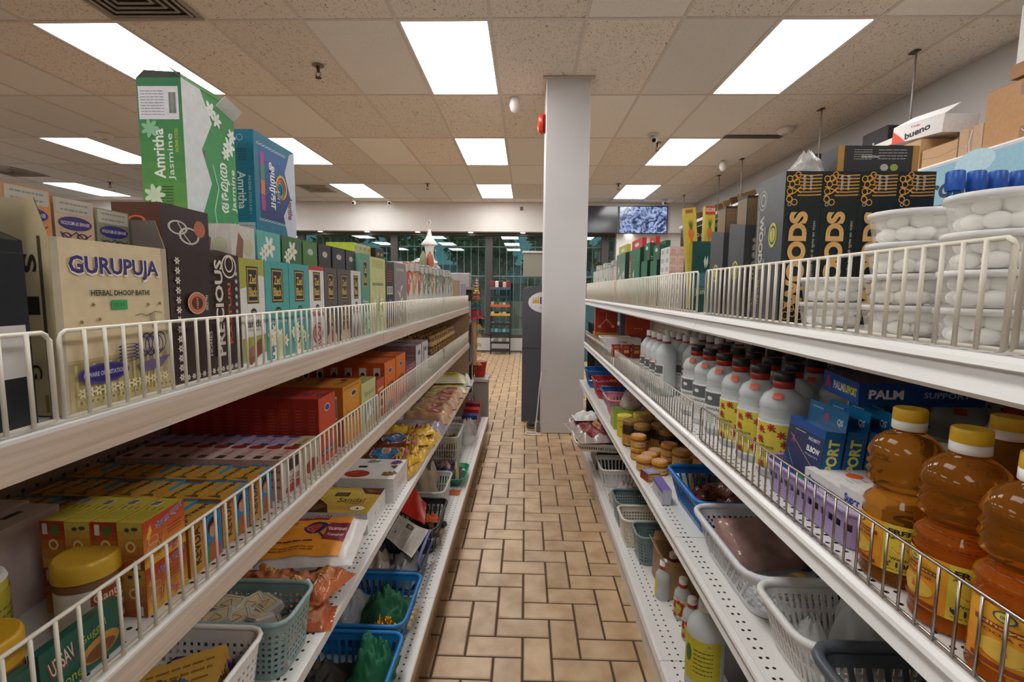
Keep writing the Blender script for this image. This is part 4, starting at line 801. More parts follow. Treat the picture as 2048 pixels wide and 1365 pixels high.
pouch('incense_packet', 'navy packet with small silver lettering in the white woven look basket', (-.530, .69, T2+.055), .07, .06, .028, '242c48', .5, [('t', 'heena', .5, .55, .6, .22, 'b8bcc8', 0, .02), ('t', 'gold', .4, .8, .3, .1, 'b8bcc8')], rough=.2, seed=5)
R = random.Random(9); k = 0
for l in range(3):
    for a in range(5):
        for c in range(2):
            x = -.645+.039*a+(.006 if l % 2 else 0); y = .889+.050*c+R.uniform(-.003, .003)
            if l == 2 and a in (0, 4): continue
            soap(k, (x, y, T2+.006+.037*l+R.uniform(0, .003)), (R.uniform(-.25, .25), R.uniform(-.25, .25), R.uniform(-.9, .9)), f'foil wrapped soap in the sage basket, {["bottom", "middle", "top"][l]} layer, {["near", "far"][c]} side, {ORD[a]} from back', 'wrapped soaps in the sage basket'); k += 1
bo = 'ad5a36'
for i, (x, y, z, r_, tl) in enumerate(((-.50, 1.02, 0, .2, 0), (-.60, 1.04, 0, -.1, 0), (-.70, 1.05, 0, .3, 0), (-.53, 1.13, .0, 1.2, 0), (-.66, 1.16, 0, .1, 0), (-.545, 1.055, .035, .5, .1), (-.62, 1.11, .035, -.3, 0), (-.475, 1.09, .034, 1.3, -.12))):
    pouch('snack_packet', f'copper brown foil packet beside the sage basket, {ORD[i]} of the heap from the front', (x, y, T2+z), .12, .085, .034, [bo, 'b5653c', '9c4a30'][i % 3], r_, [('r', .3, .1, .9, .9, 'b06a42'), ('o', .6, .55, .16, .22, 'd8b070', .4), ('f', .6, .55, .010, 7, 'c99a50', '7a4a2c'), ('r', .05, .3, .22, .7, 'd0c8be')], seed=i, rough=.2, wr=.02, group='copper brown packets', rot=(tl, .05, r_))
pc = onZ(645, 1092, .60)
pouch('camphor_pack', 'orange pack with maroon bands and Tamil title in a white plastic bag', (-.555, 1.215, T2+.076), .225, .20, .036, 'cfc9c4', .12, [('r', .06, .06, .90, .94, 'd88a2c'), ('r', .10, .80, .62, .93, '7a2238'), ('t', 'மெய்தீப வழிபாடு', .36, .865, .48, .07, 'e6b8a0'), ('e', .52, .62, .14, .13, '2a2a5c'), ('e', .50, .62, .09, .08, 'c8452c'), ('l', [(.58, .5), (.66, .36)], .005, '2a2a5c'), ('r', .66, .30, .90, .72, '7a2238'), ('t', 'Valampuri', .78, .55, .2, .1, 'e8d0b8', 14, .02), ('t', 'Camphor', .79, .42, .18, .08, 'e8d0b8', 14),
      ('L', .12, .24, .58, .32, 1, '6a2c1c'), ('L', .12, .12, .6, .2, 2, '6a3a1c'), ('t', 'பூஜை', .24, .68, .14, .1, '7a2238')], seed=2, wr=.008, rot=(.10, -.02, .10), rough=.22)
sb = {'T': [('r', 0, 0, 1, 1, 'c6a23c'), ('g', .1, .1, .9, .9, 'b9923a', 'd8ba5c', 5), ('p', [(0, 0), (0, .42), (.12, .5), (.3, .3), (.42, .0)], '3a2418'), ('p', [(.05, .1), (.2, .35), (.32, .22), (.2, .05)], '6a4224'), ('p', [(.62, 1), (.75, .75), (1, .72), (1, 1)], '5a341c'), ('p', [(.7, .95), (.8, .8), (.95, .85)], '8a5a2c'), ('r', .30, .62, .52, .78, '2a2420'), ('r', .32, .64, .50, .76, '6a5a38'), ('t', 'Sandal', .62, .48, .40, .17, '2f2418', 0, 0), ('t', 'Premium', .68, .35, .22, .05, '4a3a20'),
      ('e', .80, .17, .12, .09, 'e6dfc8'), ('o', .80, .17, .12, .09, '3a2418', .06), ('p', [(.78, .13), (.8, .22), (.83, .13)], '3a2418')], 'L': [('r', 0, 0, 1, 1, 'cfcac6'), ('t', 'UM', .42, .78, .12, .22, '5a5650'), ('t', 'OPS', .44, .5, .18, .22, '5a5650'), ('t', 'PES', .46, .22, .18, .22, '5a5650'), ('b', .72, .12, .84, .6)], 'F': [('f', .35, .5, .006, 5, 'b07a88', 'b07a88')]}
def tall_box(name, label, x0, x1, y0, y1, h, cols, art, cat='box', **k): return pack(name, label, cat, ((x0+x1)/2, (y0+y1)/2, T2), (y1-y0, x1-x0, h), LZ, cols, art, **k)
# art on the top is written for a viewer at the camera, so this box faces the camera (rz = 0)
sbA = {'T': sb['T'], 'F': sb['L'], 'R': [('f', .4, .5, .006, 5, 'b07a88', 'b07a88'), ('L', .7, .3, .9, .7, 2, 'a09890')]}
boxmesh(.212, .19, .068, {'F': 'd3cfcb', 'T': 'c6a23c'}, sbA, r=.25).build('incense_box', loc=(-.583, 1.513, T2), label='wide white box with gold printed top lettered Sandal', cat='box')
wf_ = {'T': [('r', 0, 0, 1, 1, 'dcd8d4'), ('e', .30, .22, .22, .17, 'a8301f'), ('e', .24, .26, .08, .07, 'c04a30')]+[('f', .85+.04*math.cos(i), .82+.05*math.sin(i*1.7), .016, 6, '6a4a9a', '4a3078') for i in range(6)]+[('f', .42+.07*math.cos(i*2), .86+.04*math.sin(i), .014, 5, '8a9c84', '6a7c60') for i in range(6)]+[('f', .85+.06*math.cos(i*2), .25+.07*math.sin(i*3), .018, 5, '7a5a2c', 'c9a44a') for i in range(5)]+[('r', .22, .52, .38, .60, '2f2a26'), ('p', [(.78, .62), (.92, .66), (.9, .5)], '6a4230')], 'F': [('b', .1, .2, .25, .7)], 'R': [('L', .3, .3, .8, .6, 2, '9a9088')]}
boxmesh(.205, .20, .088, {'F': 'd3cfcb', 'T': 'dcd8d4', 'R': 'd0cbc8'}, wf_, r=.3).build('incense_box', loc=(-.560, 1.742, T2), label='white box with four flower pictures on top', cat='box')
YL = 'd0a63a'
port = [('r', .04, .04, .96, .96, '6f2f24'), ('o', .42, .5, .30, .40, 'c9a0a8', .1), ('e', .42, .5, .27, .36, '2a6f9c'), ('e', .42, .40, .16, .2, '3f7fa8'), ('e', .44, .62, .10, .16, 'cfc6c0'), ('e', .44, .58, .07, .11, 'b98f78'), ('r', .70, .1, .80, .9, 'd8c24a'), ('r', .80, .06, .94, .94, 'a82c5c'), ('t', 'MYSORE', .75, .5, .6, .07, '5a2418', 90, .02), ('t', 'INCENSE', .87, .5, .66, .07, 'e6c0c8', 90)]
pouch('incense_pack', 'maroon and yellow pack with an oval portrait, nearer of the pair', (-.565, 1.955, T2+.03), .20, .17, .045, YL, .05, port, seed=1, rot=(.10, .05, .08), group='portrait packs')
pouch('incense_pack', 'maroon and yellow pack with an oval portrait, farther of the pair', (-.575, 2.16, T2+.032), .20, .16, .045, YL, .1, port, seed=4, rot=(.06, .03, .12), group='portrait packs')
R = random.Random(4)
yp = [('L', .12, .2, .88, .8, 3, 'a87c2c'), ('r', .7, .1, .74, .9, '9a6a20')]
for i, (x, y, z, w_, d_, r_) in enumerate(((-.475, 1.90, 0, .085, .07, 1.4), (-.472, 1.98, 0, .085, .07, 1.5), (-.470, 2.07, .0, .085, .07, 1.6), (-.480, 1.95, .03, .10, .07, 1.3), (-.490, 2.05, .03, .10, .06, 1.7), (-.475, 2.15, .0, .10, .08, 1.5), (-.470, 2.25, .0, .10, .08, 1.4), (-.485, 2.17, .035, .10, .08, .6), (-.52, 2.30, 0, .14, .10, .3), (-.62, 2.34, 0, .14, .10, .1), (-.50, 2.29, .045, .13, .09, .9), (-.60, 2.32, .045, .15, .10, .2), (-.70, 2.28, .0, .14, .1, -.2), (-.70, 2.0, 0, .08, .16, 0), (-.465, 2.35, 0, .09, .07, 1.3))):
    pouch('incense_pack', f'crumpled plain yellow foil pack in the yellow heap, {ORD[i]} from the camera', (x, y, T2+z+.008), w_, d_, .03, YL if i % 3 else 'c99a2c', r_, yp+([('r', .2, .55, .6, .9, '7a2c34')] if i in (10, 11) else []), seed=i, rough=.22, wr=.03, group='crumpled yellow packs', nu=10, nv=8, rot=(R.uniform(-.1, .1), R.uniform(-.1, .1), r_))
pouch('plastic_sleeve', 'flat grey mauve plastic wrapped goods beyond the yellow packs', (-.58, 2.52, T2), .30, .20, .05, '8f8590', 0, seed=3, rough=.12, wr=.02)
for i, (x, y, z, w_, d_, c, lb) in enumerate(((-.56, 2.72, 0, .25, .13, 'b98e6c', 'beige flour bag, nearest of the beige row'), (-.57, 2.88, 0, .25, .14, 'bc9474', 'beige flour bag with red stamp, second of the beige row'), (-.56, 3.04, 0, .26, .13, 'c09a7c', 'beige flour bag, third of the beige row'), (-.57, 3.20, 0, .26, .14, 'b99274', 'beige flour bag, fourth of the beige row'), (-.56, 3.36, 0, .26, .13, 'c4a084', 'beige flour bag, farthest of the beige row'))):
    pouch('flour_bag', lb, (x, y, T2+z), w_, d_, .065, c, .05*i-.1, [('r', .15, .3, .42, .75, 'c9ba7c'), ('r', .55, .25, .82, .8, 'b5544a'), ('r', .60, .3, .78, .5, 'd8b8ac'), ('L', .18, .35, .4, .7, 3, '8f8450')], seed=i+2, rough=.2, wr=.02)
for i, (x, y, z, lb) in enumerate(((-.57, 3.56, 0, 'lower'), (-.58, 3.60, .062, 'upper'))):
    pouch('rice_bag', f'yellow and white bag at the far end of the third left shelf, {lb} of two', (x, y, T2+z), .27, .20, .06, 'd8d2b4', .1, [('r', .1, .15, .8, .85, 'c9b54a'), ('e', .55, .5, .2, .25, '8a6a2c'), ('r', .15, .2, .3, .8, 'b59c3c')], seed=i)
pouch('rice_bag', 'clear crinkled bag at the far end of the third left shelf', (-.50, 3.83, T2), .14, .2, .07, 'd3d0cc', .1, seed=8, rough=.15, wr=.04)
pouch('rice_bag', 'folded silver grey bag beside the far end board', (-.68, 3.83, T2), .18, .2, .06, 'b9b4ac', .1, seed=9, rough=.2, wr=.03)
# ================================================================ LEFT, base deck
BL = '1f74b5'
bB = basket('bright blue plastic basket on the base deck, nearest the camera', (-.478, 1.145, T1), .29, .26, .105, BL, 'slots', taper=.86)
bA = basket('bright blue plastic basket with green cloth, second on the base deck', (-.480, 1.432, T1), .275, .262, .105, BL, 'slots', taper=.86)
bC = basket('navy blue plastic basket beneath the folded newspaper', (-.490, 1.70, T1), .27, .22, .10, '4a5478', 'slots', taper=.86)
bD = basket('black plastic basket beside the red folder', (-.470, 2.005, T1), .24, .30, .11, '2b2b2c', 'slots', taper=.86)
clr = mt('e4e4e0', .2, 0, 0, .55, 0, .02)
bF = basket('clear white plastic basket behind the black basket', (-.490, 2.33, T1), .23, .27, .12, 'e4e4e0', 'slits', taper=.88, mat=clr)
bG = basket('shallow green plastic basket near the tall clear basket', (-.415, 2.66, T1), .185, .25, .05, '2f8a66', 'lattice', taper=.7, rim=.004)
cloth('green_cloth', 'dark green fabric with gold tinsel in the second blue basket', (-.435, 1.43, T1+.05), .15, .17, .10, '1c5a3c', seed=3)
cloth('green_cloth', 'bright green scarf draped over the nearest blue basket', (-.395, 1.20, T1+.05), .12, .12, .11, '1f6a45', seed=8)
cloth('pink_cloth', 'hot pink cloth corner in the nearest blue basket', (-.420, 1.075, T1+.05), .13, .11, .07, 'c01a6a', seed=5, fr=1.5)
cloth('dark_cloth', 'dark brown green cloth under the scarf in the nearest blue basket', (-.525, 1.15, T1+.04), .14, .18, .07, '2f2a24', seed=2)
cloth('gold_tinsel', 'gold metallic tinsel beside the dark green fabric', (-.405, 1.335, T1+.07), .09, .045, .04, 'b5822c', seed=6, rough=.25, metal=.8, fr=8)
bag('clear_bag', 'grey clear plastic bag at the back of the second blue basket', (-.545, 1.44, T1+.012), .12, .18, .10, seed=4, mat=clear('b5b3b0', .5))
for i in range(4):
    MB().cbox(-.045, .045, -.011, .011, 0, .018, mt('d6c6a0', .5), .003).build('cream_bar', loc=(-.392+.003*i, 1.42+.027*i, T1+.012), rz=.1, label=f'cream bar lined up at the right of the second blue basket, {ORD[i]} from the camera', cat='candle', group='cream bars')
pouch('clear_sleeve', 'clear sleeve of beige sticks in the navy basket', (-.545, 1.70, T1+.01), .12, .16, .07, 'a89a88', .3, seed=5, wr=.03, rough=.15)
pouch('clear_sleeve', 'crumpled grey clear sleeve in the navy basket', (-.435, 1.70, T1+.01), .09, .17, .075, '8a8888', -.2, seed=6, wr=.04, rough=.12)
MB().tube([(0, -.11, .02), (0, -.11, .05), (0, -.08, .065), (0, .08, .065), (0, .11, .05), (0, .11, .02)], .006, mt('59638c', .3), 8).build('basket_handle', bC, loc=(.132, 0, .085))
# newspaper sheet folded over the basket
def sheet(name, label, P4, th, col, cmds, cat, nu=10, sag=.006):
    A, B, C_, D = [Vector(p) for p in P4]; n = ((B-A).cross(D-A)).normalized()
    def mp(u, v, l): return A*(1-u)*(1-v)+B*u*(1-v)+C_*u*v+D*(1-u)*v+n*(l+sag*math.sin(u*PI)*math.sin(v*PI*1.3)+.002*math.sin(u*9+v*5))
    m = MB(); m.grid(lambda u, v: mp(u, v, 0), nu, nu, col if not isinstance(col, str) else mt(col, .8))
    m.grid(lambda u, v: mp(1-u, v, -th), nu, nu, col if not isinstance(col, str) else mt(col, .8)); m.art(mp, (B-A).length, (D-A).length, cmds, div=10, flat=False, lift0=.0008)
    return m.build(name, label=label, cat=cat)
nz_ = [onZ(773, 1076, .295), onZ(823, 1117, .27), onZ(858, 1062, .30), onZ(799, 1030, .315)]
np_ = [('L', .05, .04, .30, .9, 22, '77716a'), ('L', .36, .04, .63, .6, 16, '77716a'), ('L', .69, .04, .95, .9, 22, '77716a'), ('r', .36, .66, .60, .86, '4a3f3a'), ('e', .48, .76, .05, .06, 'a8766a'), ('L', .1, .92, .9, .97, 1, '3a3632'), ('p', [(.14, .3), (.16, .42), (.2, .3)], '3a3632')]
sheet('newspaper', 'folded newspaper sheet hanging over the navy basket', nz_, .0015, 'bdb6ac', np_, 'newspaper')
rz4 = [onZ(797, 1022, .30), onZ(850, 1049, .26), onZ(853, 1008, .29), onZ(829, 976, .33)]
sheet('red_folder', 'bright red folder leaning in the black basket', rz4, .006, mt('b5240f', .3), [], 'folder')
R = random.Random(3)
for i in range(7):
    MB().cbox(-.022, .022, -.014, .014, 0, .022, mt(['3a3a3c', '9a9490', '1f2024', 'b07a2c', '6a3a2c'][i % 5], .3), .003).build('small_trinket_box', loc=(-.41+.045*(i % 2), 1.90+.038*i, T1+.012), rot=(R.uniform(-.2, .2), R.uniform(-.2, .2), R.uniform(0, 3)), label=f'small trinket box in the black basket, {ORD[i]} from the camera', cat='box', group='trinket boxes in the black basket')
cloth('ribbon_bow', 'red and gold ribbon bow in the black basket', (-.40, 2.02, T1+.075), .07, .05, .03, 'c0501f', seed=4, fr=6)
bag('paper_bag', 'pale brown paper and plastic bag in the clear white basket', (-.50, 2.33, T1+.012), .15, .20, .20, seed=2, mat=mt('b8a890', .35, 0, 0, .8, bump=.5, scale=20), neck=.75)
cloth('dark_cloth', 'dark grey cloth in front of the paper bag', (-.44, 2.235, T1+.03), .10, .06, .07, '34343a', seed=7)
sheet('orange_card', 'orange card in a clear sleeve lying on the base deck', [(-.40, 2.45, T1+.002), (-.335, 2.45, T1+.002), (-.335, 2.52, T1+.002), (-.40, 2.52, T1+.002)], .0015, 'c8693a', [('L', .1, .2, .9, .8, 3, '9a4a2c')], 'card', sag=0)
pouch('snack_bag', 'navy and gold snack bag lying on the shallow green basket', (-.435, 2.66, T1+.03), .15, .19, .06, '2c2c50', .15, [('r', .82, 0, .95, 1, 'b59a4a'), ('e', .4, .5, .25, .3, 'b08a6a'), ('r', .1, .1, .3, .9, '3f3a6a')], seed=3, rough=.2, wr=.03)
bH = basket('tall clear plastic basket holding brown and yellow snack packs', (-.515, 2.98, T1), .23, .30, .19, 'e4e4e0', 'slits', taper=.9, mat=clr)
for i, (x, y, z, c) in enumerate(((-.50, 2.90, .01, '6a3a24'), (-.50, 3.04, .01, '8a4a2a'), (-.50, 2.92, .075, '7a4028'), (-.50, 3.04, .075, 'b59a3c'))):
    pouch('snack_pack', f'{["dark brown", "rust brown", "chestnut", "mustard"][i]} snack pack inside the tall clear basket', (x, y, T1+z), .15, .11, .06, c, .2, [('r', .1, .1, .5, .9, 'b08a5a'), ('r', .55, .2, .9, .8, 'c9b04a' if i < 3 else '6a3a24')], seed=i, wr=.03)
bag('clear_bag', 'crumpled clear bag sticking out past the tall clear basket', (-.40, 3.33, T1+.001), .15, .22, .17, seed=6, mat=clear('d8d6d4', .38))
for i, (c, n_) in enumerate((('8a6a50', 'brown'), ('2c3c7a', 'blue'), ('b02c2c', 'red'), ('7a2430', 'dark red'))):
    MB().cbox(-.06, .06, -.04, .04, 0, .10+.02*i, mt(c, .3), .003).build('small_carton', loc=(-.42, 3.55+.12*i, T1), label=f'small {n_} carton near the far end of the base deck', cat='box')
# ================================================================ end fixture beyond the left run
t = empty('end_display', (-.66, 4.095, 0), 'narrow grey end shelving beyond the tan end board', 'shelving unit')
for z in (.30, .62, .96, 1.26): MB().box(-.22, .19, 0, .36, z-.02, z, mt('9a938c', .4)).build('shelf', t)
for x in (-.22, .175): MB().box(x, x+.015, .34, .36, 0, 1.30, mt('6a6562', .4)).build('upright', t)
MB().box(-.20, .17, .345, .355, .1, 1.3, mt('5a5552', .5)).build('back_panel', t)
def item(name, label, cat, loc, w, d, h, c, **k): return MB().cbox(-w/2, w/2, -d/2, d/2, 0, h, mt(c, .35), .004).build(name, loc=loc, label=label, cat=cat, **k)
item('grey_carton', 'grey carton on the topmost end shelf beyond the slim cartons', 'box', (-.57, 4.24, 1.261), .17, .16, .12, 'a39c9a')
item('white_carton', 'white carton on the middle end shelf beyond the left run', 'box', (-.53, 4.2, .961), .10, .14, .18, 'c9c6c6')
item('blue_tub', 'blue tub on the end shelf beyond the left run', 'tub', (-.515, 4.2, .621), .08, .1, .14, '2a5fa0')
MB().lathe([(.045, 0), (.062, .12), (.066, .125), (.066, .135)], mt('b02a24', .4), 18).build('red_bucket', loc=(-.405, 4.30, .472), label='small red bucket at the foot of the hanging garland', cat='bucket')
MB().box(-.46, -.32, 4.14, 4.40, .45, .47, mt('b0a89f', .5)).build('plinth_top', pt_ := empty('plinth', (0, 0, 0), 'low stand under the small red bucket', 'stand'))
MB().box(-.45, -.33, 4.16, 4.38, 0, .45, mt('8f8880', .5)).build('plinth_body', pt_)
g = empty('garland', (-.418, 4.13, .50), 'hanging garland of bright flowers, pink, orange, green, blue and red', 'garland')
def ruff(z, r, h, c, n=14, seed=1):
    m = MB(); R = random.Random(seed)
    for k in range(3):
        for i in range(n):
            a = 6.283*i/n+k*.2; rr = r*(1-.2*k); p = Vector((rr*.4*math.cos(a), rr*.4*math.sin(a), z+h*k/3)); q = Vector((rr*math.cos(a), rr*math.sin(a), z+h*k/3-.004+R.uniform(-.006, .006))); s_ = Vector((-math.sin(a), math.cos(a), 0))*rr*.25
            m.add([p, (p+q)/2-s_+Vector((0, 0, .008)), q, (p+q)/2+s_+Vector((0, 0, .008))], [(0, 1, 2, 3)], c)
    return m
for i, (z, r, h, c) in enumerate(((.77, .022, .07, 'e0809a'), (.715, .032, .05, 'e0b040'), (.665, .042, .05, 'd8522c'), (.625, .048, .04, '4a8a3c'), (.585, .052, .04, '2c7a9a'), (.545, .058, .04, 'c8303c'), (.50, .072, .035, 'd8405c'))): ruff(z, r, h, c, seed=i).build('flower_ruff', g)
MB().tube([(0, 0, .84), (0, 0, .5), (-.01, 0, .2), (0, 0, .06)], .004, '7a8a3c').build('cord', g)
MB().lathe([(.02, .10), (.026, .3), (.022, .5)], mt('a8886a', .7, bump=.5), 10).build('jute_drop', g, loc=(-.02, 0, 0))
for z in (.42, .34, .26, .18, .10): ruff(z, .03, .03, ['d8702c', 'c9a03c'][int(z*50) % 2], 9, int(z*99)).build('flower_drop', g, loc=(.022, 0, 0))
# ================================================================ RIGHT, top shelf
U4 = ZR[3]+.0016; U3 = ZR[2]+.0016; U2 = ZR[1]+.0016; U1 = ZR[0]+.0016; FR = .4905
def RY(px, X=FR, y=600): return onX(px, y, X).y
tubm = mt('f0eeea', .2, 0, 0, .25, 0, .02); fillm = mt('f6f4ee', .5, var=.02)
def tub(x, y, z, label, r=.053, h=.043, seed=0):
    t = empty('plastic_tub', (x, y, z), label, 'tub', 'clear round tubs of white balls')
    MB().lathe([(r*.82, .0005), (r*.94, h-.008)], tubm, 28).build('tub_body', t)
    MB().lathe([(r*.94, h-.0085), (r, h-.008), (r, h-.002), (r*.97, h-.0005)], mt('f2f0ec', .2, 0, 0, .7, 0, .02), 28).build('lid', t)
    m = MB(); R = random.Random(seed)
    for l in range(2):
        for i in range(8):
            a = i*.785+l*.4+R.uniform(-.15, .15); q = .014; rr = r*.53; c = Vector((rr*math.cos(a), rr*math.sin(a), .011+.0165*l))
            m.grid(lambda u, v: c+Vector((q*math.sin(PI*v)*math.cos(6.2832*u), q*math.sin(PI*v)*math.sin(6.2832*u), -q*.72*math.cos(PI*v))), 8, 6, fillm)
    m.lathe([(r*.45, .002), (r*.45, .03)], fillm, 10); m.build('white_balls', t, kind='stuff')
for nm, (x, y, n) in {'stack beside the WOODS cartons': (.548, .895, 2), 'middle front stack': (.546, .722, 4), 'nearest front stack': (.546, .590, 4), 'middle stack of the back row': (.668, .745, 4), 'nearest stack of the back row': (.668, .610, 5), 'stack at the right frame edge': (.560, .475, 3)}.items():
    for k in range(n): tub(x, y, U4+.0436*k, f'clear round tub of white balls, {nm}, {ORD[k]} from the shelf', seed=k+n)
pack('wrapped_pack', 'grey mauve plastic wrapped pack behind the fence at the right frame edge', 'packet', (.505, .405, U4), (.06, .05, .085), RZ, {'F': '8a8286'}, {'F': [('l', [(.1, .1), (.9, .8)], .002, 'c9c4c4'), ('l', [(.1, .5), (.7, .95)], .002, 'c9c4c4')]}, r=.15)
# big black and gold cartons facing the camera
tree_ = []
for i in range(7): tree_.append(('l', [(.34+.02*(i % 2), .845+.022*i), (.62, .845+.021*i), (.98, .85+.021*i)], .0022, 'cf9440'))
for i, (u, v) in enumerate(((.12, .82), (.26, .80), (.12, .87), (.24, .955), (.10, .95), (.17, .915), (.32, .975), (.30, .93))): tree_.append(('o', u, v, .085, .022, 'dca044', .28))
tree_ += [('l', [(.05, .90), (.3, .88), (.42, .86)], .0022, 'dca044'), ('l', [(.04, .84), (.25, .86), (.42, .90)], .0022, 'dca044')]
tree_ += [('t', 'प्राकृतिक', .50, .925, .10, .11, 'd8d4cc', 90, .01), ('t', 'अगरबत्ती', .68, .925, .10, .11, 'd8d4cc', 90, .01)]
wa = tree_+[('t', 'WOODS', .40, .42, .64, .50, 'd8a866', 90, .055), ('t', 'सदियों प्राचीन काल से सुगंध का भंडार', .84, .45, .46, .10, 'c9c4b8', 90, .0), ('o', .12, .785, .05, .012, 'c9c4b8', .3)]
for i in range(4): wa += [('o', .2+.2*i, .05+.02*(i % 2), .09, .03, 'dca044', .25), ('o', .15+.22*i, .12-.02*(i % 2), .07, .025, 'dca044', .3)]
ws = [('r', .06, .10, .10, .80, '8f8a84'), ('t', 'WOODS', .22, .56, .38, .16, 'b5afa4', -90, .04), ('o', .22, .86, .15, .07, 'b5afa4', .1), ('o', .24, .86, .09, .045, 'b5afa4', .25), ('e', .66, .60, .15, .085, 'b5b04a'), ('e', .66, .60, .12, .065, '3c4438'), ('e', .66, .60, .10, .05, 'b5b04a'), ('t', 'Cycle', .66, .60, .12, .05, '2a3328', 90), ('L', .35, .30, .42, .75, 2, '8a8680'), ('t', 'NATURAL', .22, .2, .18, .1, 'b5afa4', -90)]
for i in range(4):
    pack('incense_carton', f'tall black carton lettered WOODS in gold, {ORD[i]} from the aisle in the front rank', 'box', (.5265+.0700*i, 1.026, U4), (.069, .11, .289), 0, {'F': '1f2624', 'L': '4c4e52', 'T': '3a3528', 'R': '24262a'}, {'F': wa, 'L': ws}, group=None, r=.3)
wd2 = [('r', .04, .06, .96, .94, '2a2a2c'), ('r', 0, 0, .08, 1, 'b5843c'), ('r', .92, 0, 1, 1, 'b5843c'), ('L', .20, .5, .42, .9, 5, 'a8a39a'), ('L', .5, .5, .85, .9, 4, 'a8a39a'), ('t', 'WHOLESALE PACK', .40, .62, .22, .09, 'd8d4cc', 180, .02), ('e', .58, .25, .05, .12, 'b9b4aa'), ('e', .70, .25, .05, .12, '9aa84a')]
pack('incense_carton', 'black carton lying on top of the WOODS cartons, upside down lettering WHOLESALE PACK', 'box', (.682, 1.030, U4+.290), (.155, .055, .055), 0, {'F': '2a2a2c', 'T': '7a6a50', 'R': 'b58a50'}, {'F': wd2})
bag('clear_bag', 'small clear bag on top of the first WOODS carton', (.565, 1.04, U4+.290), .06, .06, .05, seed=3, mat=clear('dcd8d2', .4))
# smaller open cartons with tree patterned packets
ttop = [('l', [(.1+.1*i, .74), (.1+.1*i, .98)], .0016, 'b09068') for i in range(9)]+[('r', 0, .985, 1, 1, '3a342c')]
wn = [('r', .0, 0, 1, 1, '4a4b4d'), ('t', 'WOODS', .45, .64, .45, .42, 'b5a894', 90, .04), ('L', .78, .3, .92, .85, 4, '8f8a80'), ('r', .2, .06, .75, .3, '5c5a58'), ('t', 'NATURAL', .45, .18, .2, .3, 'b5a894', 90)]
wsd = [('e', .5, .52, .2, .11, 'b5b04a'), ('e', .5, .52, .16, .085, '3c4438'), ('e', .5, .52, .13, .065, 'b5b04a'), ('t', 'Cycle', .5, .52, .12, .08, '2a3328', 90)]
for nm, yy, hh in (('nearer', 1.175, .222), ('farther', 1.293, .218)):
    disp('display_carton', f'slate grey open carton lettered WOODS, {nm} of the two open ones', 'box', (.5275, yy, U4), (.074, .085, hh), hh-.012, 0, '4a4b4d', {'F': wn, 'L': wsd}, '46484b', slope=.9)
    for k in range(2):
        inner(f'tree patterned packet in the {nm} open WOODS carton, {["left", "right"][k]} one', .5105+.0345*k, yy-.012, .032, .05, hh+.052+.006*k, {'F': '4a4236', 'T': '2f2b26', 'L': '6f6450'}, {'F': ttop, 'L': ttop}, z=U4+.0015, rz=0)
MB().box(-.03, .03, -.05, .05, 0, .275, mt('35383b', .3)).build('incense_carton', loc=(.615, 1.265, U4), label='plain dark grey carton standing behind the open WOODS cartons', cat='box')
bag('clear_bag', 'crumpled white plastic bag on the plain dark grey carton', (.610, 1.255, U4+.276), .055, .08, .06, seed=8, mat=clear('ece8e2', .6))
# jasmine carton with pineapple packets
ja = [('r', 0, 0, 1, 1, '24504a'), ('e', .5, .42, .44, .16, '33636a'), ('e', .4, .46, .2, .09, '4a7a84'), ('p', [(.48, .62), (.42, .72), (.48, .80), (.52, .70)], 'd8dccb'), ('p', [(.52, .62), (.60, .70), (.58, .80), (.52, .74)], 'c9d0bc'), ('r', .08, .02, .92, .24, '1f443c'), ('t', 'Jasmine', .5, .28, .74, .10, 'cfcaa8', 0, 0), ('l', [(.1, .2), (.1, .33), (.9, .33), (.9, .2)], .001, 'a89a5c')]
disp('display_carton', 'dark green carton lettered Jasmine holding the yellow pineapple packets', 'box', (.532, 1.525, U4), (.074, .085, .215), .208, 0, '24504a', {'F': ja, 'L': [('r', 0, 0, 1, 1, '1d3f38'), ('L', .2, .2, .8, .8, 5, '4f7a6a')]}, '1f443c', slope=.9)
pin = [('r', 0, 0, 1, 1, 'd8c24a'), ('r', .1, .95, .75, .985, 'b5642c'), ('e', .5, .75, .27, .055, 'd8803a'), ('p', [(.26, .75), (.5, .64), (.74, .75)], 'd87a3a')]+[('p', [(.46, .79), (.2+.1*i, .88+.015*(i % 3)), (.56, .79)], '5a7038') for i in range(7)]
inner('yellow packet with a pineapple picture leaning left in the jasmine carton', .512, 1.505, .034, .022, .300, {'F': 'd8c24a', 'T': 'c0522c', 'L': 'b8a840'}, {'F': pin}, z=U4+.008, rz=0, rot=(0, -.10, 0))
inner('yellow packet with a pineapple picture and red top, upright in the jasmine carton', .552, 1.53, .030, .022, .315, {'F': 'd8c24a', 'T': 'c0522c', 'L': 'b8a840'}, {'F': pin+[('r', 0, .92, 1, 1, 'c8442c'), ('t', 'EXCLUSIVE', .5, .965, .86, .035, 'e8dcc0', 0, .03)]}, z=U4+.0015, rz=0)
pack('incense_carton', 'orange gold packet leaning beside the pink cartons', 'box', (.585, 1.66, U4), (.05, .03, .21), 0, {'F': 'c98a24', 'L': 'b5781f', 'T': 'd0982c'}, {'F': [('L', .1, .2, .9, .9, 8, '8a5a18')]}, rot=(0, .12, 0))
